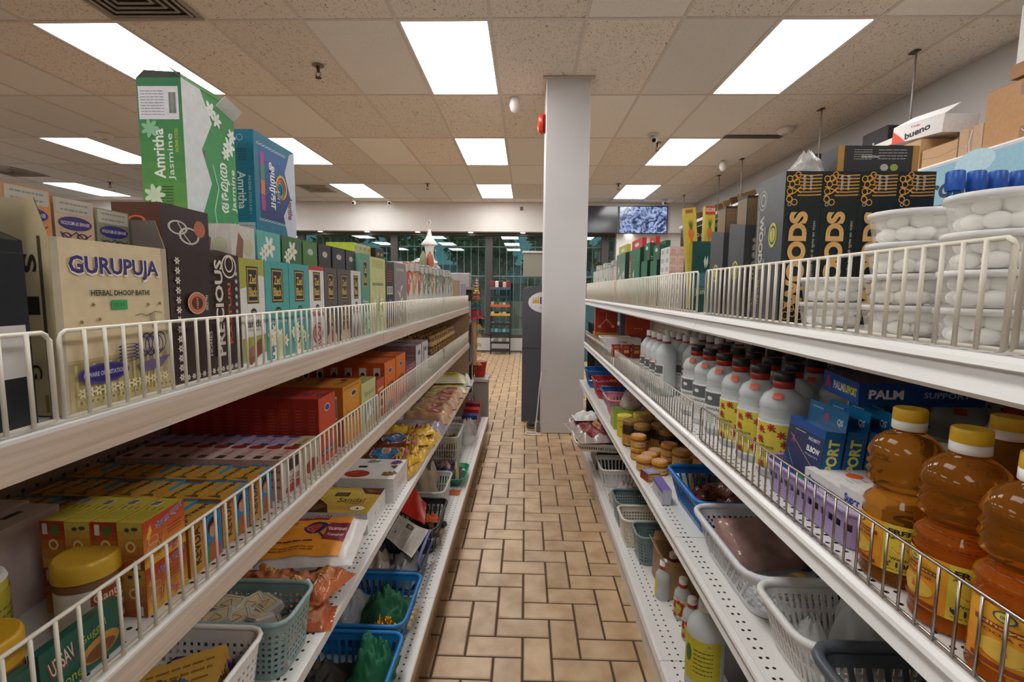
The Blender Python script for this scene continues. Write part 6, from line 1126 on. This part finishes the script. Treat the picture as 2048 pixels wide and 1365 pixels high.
basket('white slatted basket holding plastic bags', (.660, .856, U2), .38, .185, .105, 'd8d6d2', 'slits', taper=.84, rim=.008, cell=.0068, rc=.04)
bag('clear_bag', 'upright crumpled clear bag in the white slatted basket', (.620, .86, U2+.012), .09, .08, .15, seed=3, mat=clear('dcdcda', .42), neck=.2)
bag('clear_bag', 'small crumpled clear bag leaning at the aisle side of the white slatted basket', (.545, .87, U2+.012), .06, .06, .07, seed=9, mat=clear('dcdcda', .42))
pouch('paper_parcel', 'newspaper wrapped parcel in the white slatted basket', (.735, .86, U2+.012), .14, .12, .11, 'a39c90', .2, [('L', .08, .08, .92, .92, 16, '6f6a62'), ('o', .35, .3, .10, .12, '2a2624', .3), ('o', .35, .3, .05, .06, '2a2624', .4)], seed=5, wr=.02, rough=.8)
basket('dark grey plastic basket at the bottom right of the photo', (.660, .622, U2), .38, .27, .115, '4f545b', 'slots', taper=.84, rim=.010, cell=.010, rc=.04)
R = random.Random(12)
for i in range(9):
    MB().lathe([(.012, 0), (.013, .004), (.013, .07), (.008, .08), (.008, .088)], mt(['8a6a3c', '6a4a34', '9a8a70'][i % 3], .2), 12).build('small_bottle', loc=(.54+.030*i, .690-.012*(i % 2), U2+.012), label=f'small bottle behind the slots of the dark grey basket, {ORD[i]} from the aisle', cat='bottle', group='small bottles in the dark grey basket')
# ================================================================ RIGHT, base deck
t = basket('shallow white tray with bagged red snacks sticking out over the aisle', (.430, 2.90, U1+.165), .28, .44, .06, 'e0dcd6', 'slits', taper=.8, rot=(.06, .05, 0))
MB().cbox(-.10, .10, -.13, .13, 0, .163, mt('3c3d3c', .4), .004).build('crate', loc=(.535, 2.98, U1), label='dark grey crate under the shallow white tray', cat='crate')
pouch('snack_bag', 'crinkled clear bag of red and brown snacks on the shallow white tray', (.415, 2.86, U1+.225), .25, .42, .05, 'a89a94', .15, [('r', .15, .1, .85, .9, '7a2c30'), ('r', .3, .3, .7, .6, 'a8643c'), ('e', .4, .7, .2, .15, 'b58a78'), ('e', .6, .3, .2, .12, '8a2430')], seed=4, rough=.12, wr=.05)
pouch('snack_bag', 'pale plastic pack farther on the shallow white tray', (.40, 3.02, U1+.272), .16, .14, .035, 'dcdad8', .1, seed=6, rough=.2, wr=.03)
basket('white plastic basket with holes beyond the sage baskets', (.545, 2.70, U1), .24, .24, .10, 'e0deda', 'slots', taper=.84)
bag('clear_bag', 'clear bag with pinkish contents between white and sage baskets', (.510, 2.36, U1), .16, .16, .12, seed=4, mat=mt('c9b8b0', .2, 0, 0, .6, bump=.6, scale=25))
basket('dark sage woven look basket, farthest of three on the base deck', (.535, 2.205, U1), .22, .17, .115, '6a8080', 'dots', taper=.88, cell=.0064)
basket('cream woven look basket, middle of three on the base deck', (.530, 2.035, U1), .22, .15, .115, 'd8d0c2', 'dots', taper=.88, cell=.0064)
basket('sage woven look basket, nearest of three on the base deck', (.560, 1.888, U1), .22, .13, .115, '72898a', 'dots', taper=.88, cell=.0064)
t = empty('open_carton', (.575, 1.70, U1), 'open brown cardboard carton beside the white capped bottles', 'box')
m = MB(); cb = mt('a8845c', .75, var=.05, scale=20)
for a in ((-.08, .08, -.08, -.077), (-.08, .08, .077, .08), (-.08, -.077, -.077, .077), (.077, .08, -.077, .077)): m.box(*a, 0, .135, cb)
m.box(-.077, .077, -.077, .077, 0, .003, cb)
fr = frames(.16, .16, .135)
m.art(fr['L'][0], .16, .135, [('r', .1, .2, .9, .85, '9a7a54'), ('L', .15, .3, .85, .8, 7, '6a4f34')]); m.art(fr['F'][0], .16, .135, [('L', .4, .75, .8, .85, 1, '5c4028')])
m.build('carton_body', t)
MB().add([(-.08, -.08, .135), (-.08, .08, .135), (-.098, .07, .16), (-.098, -.06, .158)], [(0, 1, 2, 3)], cb).build('flap', t, mods=[SOL(.003, 0)])
MB().add([(-.08, .08, .135), (.08, .08, .135), (.07, .098, .165), (-.07, .098, .162)], [(0, 1, 2, 3)], cb).build('flap', t, mods=[SOL(.003, 0)])
ph = [(.024, 0), (.027, .004), (.027, .075), (.025, .09), (.013, .104), (.012, .110)]
for i, (px, py, ro) in enumerate(((1318, 1200, False), (1337, 1183, False), (1356, 1240, True), (1373, 1284, True), (1402, 1262, True))):
    v = onZ(px, py-6, U1); x, y = max(v.x, .445), v.y
    bottle('rose_water_bottle', ['small white capped bottle standing nearest the open carton', 'small handled bottle half behind the nearest one to the carton', 'small rose labelled bottle, farther of the two on the base deck', 'small rose labelled bottle, nearer of the two on the base deck', 'small bottle in the shadow behind the rose labelled pair'][i], (x+.012, y, U1), ph, hd,
           [('cap', [(.0140, .118), (.0140, .134), (.0125, .136)], 'e6e3de'), ('cap_band', [(.0135, .106), (.0145, .107), (.0145, .118), (.0138, .1182)], 'a83020')], (.0272, .012, .070, PI*1.25 if i > 1 else PI*1.02, 2.0 if i > 1 else .9, 'd8c23c', roses() if i > 1 else []), n=20,
           extra=(lambda t: MB().tube([(.026, 0, .075), (.043, 0, .075), (.043, 0, .03), (.026, 0, .03)], .004, hd, 6).build('handle', t)) if i == 1 else None)
bottle('large_bottle', 'large clear bottle with a yellow green label at the bottom edge', (.498, 1.245, U1), [(.045, 0), (.05, .005), (.05, .17), (.042, .195), (.02, .215), (.018, .225)], hd, [('cap', [(.022, .225), (.022, .25), (.02, .252)], 'd8d4cc')],
       (.0505, .04, .16, PI*1.3, 2.2, 'c2b42c', [('L', .35, .2, .8, .8, 6, '4a5a20'), ('e', .2, .6, .1, .2, '3f6a3a'), ('p', [(.6, .8), (.7, .95), (.8, .8)], '2f8a4a')]))
MB().cbox(-.04, .04, -.07, .07, 0, .17, mt('3c3430', .4), .004).build('dark_carton', loc=(.610, 1.22, U1), label='dark carton behind the large clear bottle', cat='box')
# ================================================================ far end: cash machine, rack, screens, ceiling fittings
t = empty('cash_machine', (.26, 4.86, 0), 'dark grey cash machine cabinet standing behind the white pillar', 'cash machine')
dg = mt('55555c', .45, var=.03)
m = MB(); vs = [(-.29, -.33, 0), (.29, -.33, 0), (.29, .3, 0), (-.29, .3, 0), (-.29, -.33, 1.25), (.29, -.33, 1.40), (.29, .3, 1.40), (-.29, .3, 1.25)]
m.add(vs, [(3, 2, 1, 0), (4, 5, 6, 7), (0, 1, 5, 4), (1, 2, 6, 5), (2, 3, 7, 6), (3, 0, 4, 7)], dg); m.box(-.292, .292, -.333, -.329, .70, .706, '3a3a40'); m.build('cabinet', t)
m = MB(); mp = lambda u, v, l: Vector((-.24+.34*u, -.3305-l, 1.03+.20*v))
m.art(mp, .34, .2, [('e', .5, .5, .5, .5, 'dcdade'), ('r', .12, .45, .3, .62, 'd8a838'), ('r', .14, .62, .17, .72, 'd8a838'), ('r', .2, .62, .23, .74, 'd8a838'), ('r', .26, .62, .29, .78, 'd8a838'), ('t', 'EZ', .42, .58, .2, .3, '3a2a7a', 0, .05), ('t', 'cash', .66, .56, .2, .2, '3a2a7a', 0, .03), ('L', .3, .2, .7, .28, 1, '6a6a70')]); m.build('logo_plate', t)
vent_ = MB(); vent_.add([(-.29, -.3302, 1.252), (-.20, -.3302, 1.275), (-.20, -.3302, 1.279), (-.29, -.3302, 1.256)], [(0, 1, 2, 3)], '8a8a92'); vent_.build('top_edge', t)
t = empty('donation_box', (.10, 4.80, 1.365), 'translucent box with pale lid on top of the cash machine', 'box')
MB().cbox(-.13, .13, -.10, .10, 0, .225, mt('a8a294', .25, 0, 0, .8, 0, .04), .006).build('box_body', t); MB().cbox(-.14, .14, -.11, .11, .226, .246, 'dcd9d4', .004).build('lid', t)
for i in range(3): MB().lathe([(.014, .02), (.016, .03), (.012, .10), (.006, .12)], mt('c9c2a0', .4), 10).build('bottle_inside', t, loc=(-.08+.08*i, -.04, 0))
MB().tube([(.17, 4.15, .56), (.14, 4.13, .54), (.125, 4.13, .40), (.11, 4.13, .2), (.095, 4.12, .06), (.10, 4.10, .008), (.14, 4.09, .008), (.06, 4.08, .008), (-.0, 4.1, .008), (.02, 4.16, .008), (.12, 4.14, .008)], .005, 'e4e1dc', 8).build('white_power_cord', label='white power cord hanging beside the pillar and coiled on the floor', cat='cord')
MB().tube([(.08+.055*math.cos(a*.5), 4.30+.06*math.sin(a*.5), .009+.0012*a) for a in range(0, 36)], .006, '26262a', 6).build('black_cable', label='black coiled cable on the floor by the cash machine', cat='cable')
MB().cbox(-.022, .022, -.022, .022, 0, .10, mt('8a8178', .5, bump=.4), .012).build('power_adapter', loc=(.112, 4.20, .0), label='grey brown power adapter block standing against the pillar base', cat='adapter')
# fire bell on the pillar's left face
t = empty('fire_bell', (PX0, 4.30, 2.64), 'red round fire alarm bell on the upper left side of the pillar', 'alarm bell', rot=(0, -PI/2, 0))
MB().lathe([(.075, .0005), (.075, .015), (.07, .02)], mt('8a2a20', .4), 24).build('mounting_plate', t); MB().lathe([(.085, .0205), (.085, .032), (.07, .055), (.03, .066), (.0, .068)], mt('c83a24', .25), 28).build('gong', t)
# snack rack
t = empty('snack_rack', (-.49, 9.48, 0), 'tall black wire rack of snack bags before the window', 'rack'); bk_ = mt('26272b', .4)
fr2 = MB()
for x in (-.185, .185):
    for y in (-.12, .12): fr2.tube([(x, y, 0), (x, y, 1.42)], .008, bk_, 6)
fr2.build('frame', t)
for z, c, gc in ((1.26, '4a5a6a', None), (1.10, '2c2f33', None), (.93, 'c8603a', 1), (.76, 'c9a040', 1), (.58, '26272b', 1), (.40, '26272b', 1), (.22, '26272b', 1), (.08, '26272b', None)):
    m = MB(); m.box(-.19, .19, -.13, .12, z, z+.008, bk_); m.box(-.19, .19, -.135, -.128, z-.01, z+.035, c); m.build('rack_shelf', t)
R = random.Random(5)
for z, cols, h in ((1.269, ['8a2c2c', 'e0d8d0', '2a2224', 'd8b0a0'], .15), (.939, ['c9c0a8', '6a6a50', '8a9a7a'], .08), (.769, ['dcd6cc', '2f2a2a', 'b09a70'], .06), (.589, ['7a8288', '4a4a50'], .04), (.409, ['4a8a98', '8ab0b8'], .10), (.229, ['c9c4b8', '8a8a7a'], .08)):
    for i in range(5):
        MB().cbox(-.033, .033, -.05, .05, 0, h*R.uniform(.85, 1), mt(cols[i % len(cols)], .35), .008).build('snack_bag', loc=(-.49-.148+.074*i, 9.44, z), rot=(0, 0, R.uniform(-.08, .08)), label=f'small snack pack on the wire rack, {ORD[[1.269, .939, .769, .589, .409, .229].index(z)]} filled shelf from top, {ORD[i]} from left', cat='snack', group='snack packs on the wire rack')
# screens on the front wall
t = empty('wall_screen', (2.255, YW-.055, 2.36), 'lit wall screen showing a blue crumpled texture', 'screen')
MB().cbox(-.47, .47, 0, .05, 0, .53, mt('17181c', .3), .006).build('screen_case', t)
sm_, nt, b = newmat('blue_screen_picture'); L = nt.links.new; N = nt.nodes.new
tc = N('ShaderNodeTexCoord'); nz = N('ShaderNodeTexNoise'); nz.inputs['Scale'].default_value = 7; nz.inputs['Detail'].default_value = 5; nz.inputs['Distortion'].default_value = 2.2; L(tc.outputs['Object'], nz.inputs['Vector'])
cr = N('ShaderNodeValToRGB'); e = cr.color_ramp.elements; e[0].position = .40; e[0].color = lin('1c2c50'); e[1].position = .62; e[1].color = lin('a9bce8'); L(nz.outputs[0], cr.inputs[0])
L(cr.outputs[0], b.inputs['Emission Color']); b.inputs['Emission Strength'].default_value = .55; b.inputs['Base Color'].default_value = (.01, .01, .015, 1); b.inputs['Roughness'].default_value = .2
MB().box(-.455, .455, -.0015, -.0003, .015, .515, sm_).build('screen_picture', t)
t = empty('wall_screen', (1.44, YW-.055, 2.37), 'dark switched off wall screen left of the blue one', 'screen')
MB().cbox(-.33, .33, 0, .05, 0, .52, mt('2a282c', .25), .006).build('screen_case', t); MB().box(-.315, .315, -.0015, -.0003, .015, .505, mt('3a383d', .15, var=.2, scale=4)).build('screen_glass', t)
# downlights beneath the bulkhead
for i, x in enumerate((-4.15, -3.2, -2.18, -1.12, -.08, 2.02)):
    t = empty('downlight', (x, YW+.07, ZS), ['small lit downlight over the window, farthest left', 'small lit downlight over the window, second from left', 'small lit downlight above the white tower ornament', 'small lit downlight right of the tower ornament', 'small lit downlight nearest the pillar', 'small lit downlight right of the pillar under the screens'][i], 'downlight', 'downlights over the front windows')
    MB().lathe([(.055, -.012), (.06, -.010), (.06, -.0003)], 'e8e6e2', 20).build('trim_ring', t); MB().lathe([(.045, -.014), (.045, -.0125)], mt('fff6e6', .5, emit=14, var=0), 18).build('lens', t)
# ceiling fittings
def ceil(name, label, cat, x, y): return empty(name, (x, y, ZC-.0045), label, cat)
for x, y, lb in ((-4.808, 5.62, 'round white smoke detector over the far left aisle'), (2.706, 5.41, 'round white smoke detector near the right wall')):
    t = ceil('smoke_detector', lb, 'smoke detector', x, y); MB().lathe([(.05, -.055), (.07, -.045), (.075, -.02), (.085, -.015), (.085, -.0002)], 'e0d8cf', 24).build('housing', t); MB().lathe([(.02, -.060), (.022, -.0555)], 'b5aca2', 12).build('sensor_cap', t)
for x, y, lb in ((-1.633, 3.935, 'dark brass sprinkler head nearest the camera'), (-6.9, 8.1, 'sprinkler head far left behind the green carton'), (1.50, 5.904, 'sprinkler head beside the dome camera right of the pillar'), (-1.629, 8.134, 'sprinkler head left of the pillar by the front wall'), (1.456, 8.077, 'sprinkler head right of the pillar by the front wall')):
    t = ceil('sprinkler_head', lb, 'sprinkler', x, y); br = mt('5a4a40', .35, .8)
    MB().lathe([(.045, -.004), (.045, -.0002)], mt('9a8f86', .4, .5), 16).build('escutcheon', t); MB().lathe([(.012, -.05), (.014, -.0045)], br, 10).tube([(-.018, 0, -.05), (-.016, 0, -.075), (0, 0, -.085), (.016, 0, -.075), (.018, 0, -.05)], .003, br).lathe([(.024, -.092), (.024, -.088)], br, 12).build('sprinkler_body', t)
for x, y, lb, s in ((-.122, 4.577, 'white round sensor left of the pillar', 1), (2.571, 6.703, 'white round sensor near the right wall rods', 1)):
    t = ceil('motion_sensor', lb, 'sensor', x, y); MB().lathe([(.0, -.13), (.035, -.115), (.05, -.07), (.045, -.03), (.03, -.0002)], 'dedad6', 20).build('sensor_body', t)
def camera_(loc, label, rot=(0, 0, 0)):
    t = empty('security_camera', loc, label, 'security camera', rot=rot)
    MB().lathe([(.055, -.02), (.06, -.0003)], 'dcd8d3', 20).build('base', t)
    m = MB(); m.grid(lambda u, v: Vector((.045*math.sin(PI*v)*math.cos(6.283*u), .045*math.sin(PI*v)*math.sin(6.283*u), -.062-.045*math.cos(PI*v)*-1)), 18, 10, mt('dcd8d3', .35)); m.build('eyeball', t)
    MB().lathe([(.022, 0), (.02, .006)], mt('17171a', .1), 16).build('lens', t, loc=(0, -.042, -.075), rot=(2.0, 0, 0))
camera_((1.37, 5.596, ZC-.0045), 'white dome security camera right of the pillar')
camera_((2.559, 9.40, ZC-.0045), 'white dome security camera above the blue screen')
camera_((-3.345, YW-.002, ZC-.06), 'white security camera on the front wall, left one', (-PI/2+PI, 0, 0)) if False else camera_((-3.345, 9.55, ZC-.0045), 'white security camera by the front wall, left of two')
camera_((-2.648, 9.55, ZC-.0045), 'white security camera by the front wall, right of two')
MB().cbox(-.03, .03, -.02, 0, 0, .07, mt('6a645e', .4), .004).build('wall_sensor', loc=(-.11, YW-.0005, 2.80), label='tiny grey sensor high on the front wall left of the pillar', cat='sensor')
def diffuser(x, y, w, d, lb):
    t = ceil('air_vent', lb, 'air vent', x, y); mm = mt('a89c90', .4)
    f = MB(); f.box(-w/2, w/2, -d/2, -d/2+.03, -.012, -.0002, mm); f.box(-w/2, w/2, d/2-.03, d/2, -.012, -.0002, mm); f.box(-w/2, -w/2+.03, -d/2+.03, d/2-.03, -.012, -.0002, mm); f.box(w/2-.03, w/2, -d/2+.03, d/2-.03, -.012, -.0002, mm); f.build('vent_frame', t)
    MB().box(-w/2+.03, w/2-.03, -d/2+.03, d/2-.03, -.002, -.0002, '3a332e').build('vent_back', t)
    for k in range(5):
        q = (w/2-.05)*(1-k*.19); r_ = (d/2-.05)*(1-k*.19); MB().tube([(-q, -r_, -.010), (q, -r_, -.010), (q, r_, -.010), (-q, r_, -.010)], .011, mm, 4, True).build('louvre', t)
diffuser(GX-2.5*.61, GY-.33, .6, .6, 'square metal air diffuser cut by the top left frame edge')
diffuser(-3.62, 8.56, .5, .55, 'metal air vent beyond the blue carton')
diffuser(-7.8, 7.4, .55, .6, 'metal air vent at the far left')
MB().box(2.17, 2.80, 5.62, 5.73, ZC-.008, ZC-.0045, mt('4a423c', .6)).build('slot_vent', label='dark linear slot vent in the ceiling near the right wall', cat='air vent')
# ================================================================ right wall: freezers, suspended rods, wall shelf, cartons
t = empty('freezer', (2.30, 2.45, 0), 'white upright freezer bank with a pale blue lit header lettered Frozen', 'freezer')
MB().cbox(0, .95, -1.7, .92, 0, 1.975, mt('c9c8c8', .4), .01).build('cabinet', t)
m = MB(); mp = lambda u, v, l: Vector((-.004-l, 0.90-2.3*u, 1.735+.215*v))
m.art(mp, 2.3, .215, [('r', 0, 0, 1, 1, '8fb9cc'), ('e', .30, .85, .05, .3, 'b0d0dc'), ('p', [(.38, 0), (.46, .55), (.54, .2), (.6, .5), (.7, 0)], 'c8dce4'), ('t', 'Frozen', .25, .42, .20, .52, '26324a', 0, .03)]); m.build('header_sign', t)
for k in range(4):
    y = .74-.6*k; f = MB(); f.box(-.03, -.001, y-.58, y, .12, 1.70, mt('3a3c40', .4)); f.build('freezer_door', t); MB().box(-.034, -.0305, y-.54, y-.04, .18, 1.64, mt('8fa4ac', .08)).build('door_glass', t)
def carton(name, label, loc, w, d, h, rz, col='b08a62', art=None, flap=0, rot=None):
    t = empty(name, loc, label, 'box', rz=rz, rot=rot); m = boxmesh(w, d, h, {'F': col}, art, r=.75); m.build('carton_body', t)
    if flap: MB().add([(-w/2, -d/2, h+.0005), (w/2, -d/2, h+.0005), (w/2, -d/2+.08, h+flap), (-w/2+.03, -d/2+.10, h+flap)], [(0, 1, 2, 3)], mt(col, .75)).build('flap', t, mods=[SOL(.004, 0)])
    return t
tp = [('r', .35, .75, .62, 1, '8f6844'), ('l', [(.40, .92), (.5, .80), (.58, .9)], .003, 'e0d8cc'), ('r', .38, 0, .62, .25, '8f6844'), ('l', [(.4, .2), (.46, .1)], .003, 'e0d8cc')]
zt = 1.977; YF = lambda px, py=260: onX(px, py, 2.37).y
carton('cardboard_carton', 'large brown cardboard carton with an open flap at the right frame edge', (2.58, YF(1968)-.25, zt), .50, .42, .295, RZ, 'b0845a', {'F': tp}, .03)
carton('white_carton', 'white carton stacked on the large brown carton at the upper right', (2.60, YF(1968)-.30, zt+.396), .50, .30, .30, RZ, 'd8d4ce', {'F': [('l', [(.3, .3), (.7, .3)], .006, '3a3a3a')]})
MB().box(-.2, .2, -.2, .17, 0, .068, mt('9a7450', .8)).build('cardboard_carton', loc=(2.60, YF(1968)-.25, zt+.3275), label='brown carton layer between the large open carton and the white carton', cat='box')
carton('cardboard_carton', 'tan cardboard carton with crinkled tape beside the large brown carton', (2.54, YF(1968)+.075, zt), .14, .34, .155, RZ, 'b8977a', {'F': [('r', .4, 0, .6, 1, 'a08068'), ('l', [(.5, .1), (.45, .5), (.55, .9)], .004, 'ddd4c8')]})
carton('cardboard_carton', 'low tan cardboard carton with loose lid, middle of the freezer top', (2.52, YF(1968)+.275, zt), .24, .30, .115, RZ, 'b8946c', {'F': [('l', [(0, .6), (.5, .45), (1, .6)], .004, '8f6f50')]}, .03)
carton('cardboard_carton', 'tan cardboard carton with a white shipping label', (2.52, YF(1968)+.515, zt), .20, .30, .195, RZ, 'b8946c', {'F': [('r', .2, .5, .55, .8, 'dcd8d4'), ('L', .24, .54, .5, .76, 3, '8a8a90')]})
bottom = carton('chocolate_carton', 'open white and red carton lettered Kinder bueno on top of the labelled carton', (2.50, YF(1968)+.505, zt+.222), .40, .20, .10, RZ, 'd3cdca', {'F': [('t', 'K', .40, .80, .03, .14, '2a2422', 0, .04), ('t', 'inder', .5, .79, .14, .14, 'b03024', 0, .03), ('t', 'bueno', .52, .42, .5, .4, '2a1f1c', 8, .04), ('p', [(0, 0), (.3, 0), (.12, .5), (0, .8)], 'c8402c')], 'T': [('L', .1, .1, .9, .9, 3, '3a3034')]}, .06, rot=(0, .10, RZ))
MB().lathe([(.17, 0), (.185, .01), (.19, .035), (.18, .037)], mt('b5a48c', .5), 28).build('round_tray', loc=(2.84, YF(1968)+.24, zt+.175), rot=(0, -.25, 0), label='round brown tray leaning on the tan cartons', cat='tray')
# hung shelf farther along the wall
t = empty('wall_shelf', (2.86, 0, 0), 'long white edged shelf high on the right wall', 'shelf')
MB().box(0, .40, 3.75, 9.4, 2.43, 2.445, mt('5a504a', .7)).build('shelf_board', t); MB().box(-.012, 0, 3.75, 9.4, 2.41, 2.455, 'dcd8d4').build('edge_strip', t)
for y in (4.2, 5.6, 7.0, 8.4): MB().tube([(-.02, y, 2.43), (-.05, y, 2.44), (-.05, y, 2.46)], .006, 'c9c4c0').build('hook', t)
for i, (x, y, z) in enumerate(((2.74, 4.84-.0, 2.40), (2.764, 6.579, 2.35), (2.82, 7.48, 2.33), (2.79, 8.99, 2.30), (2.74, 3.73, 2.30))):
    t = empty('hanging_rod', (x, y, 0), f'thin grey rod hanging from the ceiling along the right wall, {["second", "third", "fourth", "farthest", "nearest"][i]} one', 'rod', 'rods hanging along the right wall')
    MB().tube([(0, 0, z), (0, 0, ZC-.012)], .007, '8a8480', 6).build('rod', t); MB().box(-.02, .02, -.02, .05, ZC-.0115, ZC-.0046, '4a4440').build('ceiling_clip', t)
MB().tube([(2.74, 3.73, 2.295), (2.74, 4.84, 2.395), (2.764, 6.579, 2.345), (2.82, 7.48, 2.325), (2.79, 8.99, 2.295)], .006, 'b5b0aa', 6).build('hanging_rail', label='thin horizontal rail carried by the hanging rods', cat='rail')
R = random.Random(2)
for i in range(9):
    MB().cbox(-.12, .12, -.012, .012, 0, .16, mt(['8a6a44', '6a4a30', 'a07c50'][i % 3], .5), .002).build('wrapped_board', loc=(3.02, 6.9+.27*i, 2.4462), rot=(.0, -.28, .10*(i % 3-1)), label=f'brown plastic wrapped board leaning on the high wall shelf, {ORD[i]} from the camera', cat='board', group='brown boards on the high wall shelf')
for i, (y, w, h, c, lb) in enumerate(((4.35, .30, .16, '2f2c2e', 'black open carton on the high wall shelf above the WOODS cartons'), (4.85, .26, .14, '7a3a44', 'dark red bag on the high wall shelf'), (5.35, .34, .20, '4a3a30', 'brown fur like wrapped bundle on the high wall shelf'))):
    MB().cbox(-.14, .14, -w/2, w/2, 0, h, mt(c, .6, bump=.5 if i == 2 else 0), .01).build('storage_box', loc=(3.05, y, 2.4462), label=lb, cat='box')
# low cabinets seen past the end of the right run
MB().cbox(-.35, .35, -.25, .25, 0, .95, mt('2c2c30', .5), .008).build('dark_cabinet', loc=(.95, 4.45, 0), label='dark cabinet seen through the gap between pillar and right shelving', cat='cabinet')
MB().cbox(-.4, .4, -.3, .3, 0, 1.35, mt('3c6a70', .5), .01).build('drink_cooler', loc=(1.35, 8.9, 0), label='teal drink cooler by the front window right of the pillar', cat='cooler')
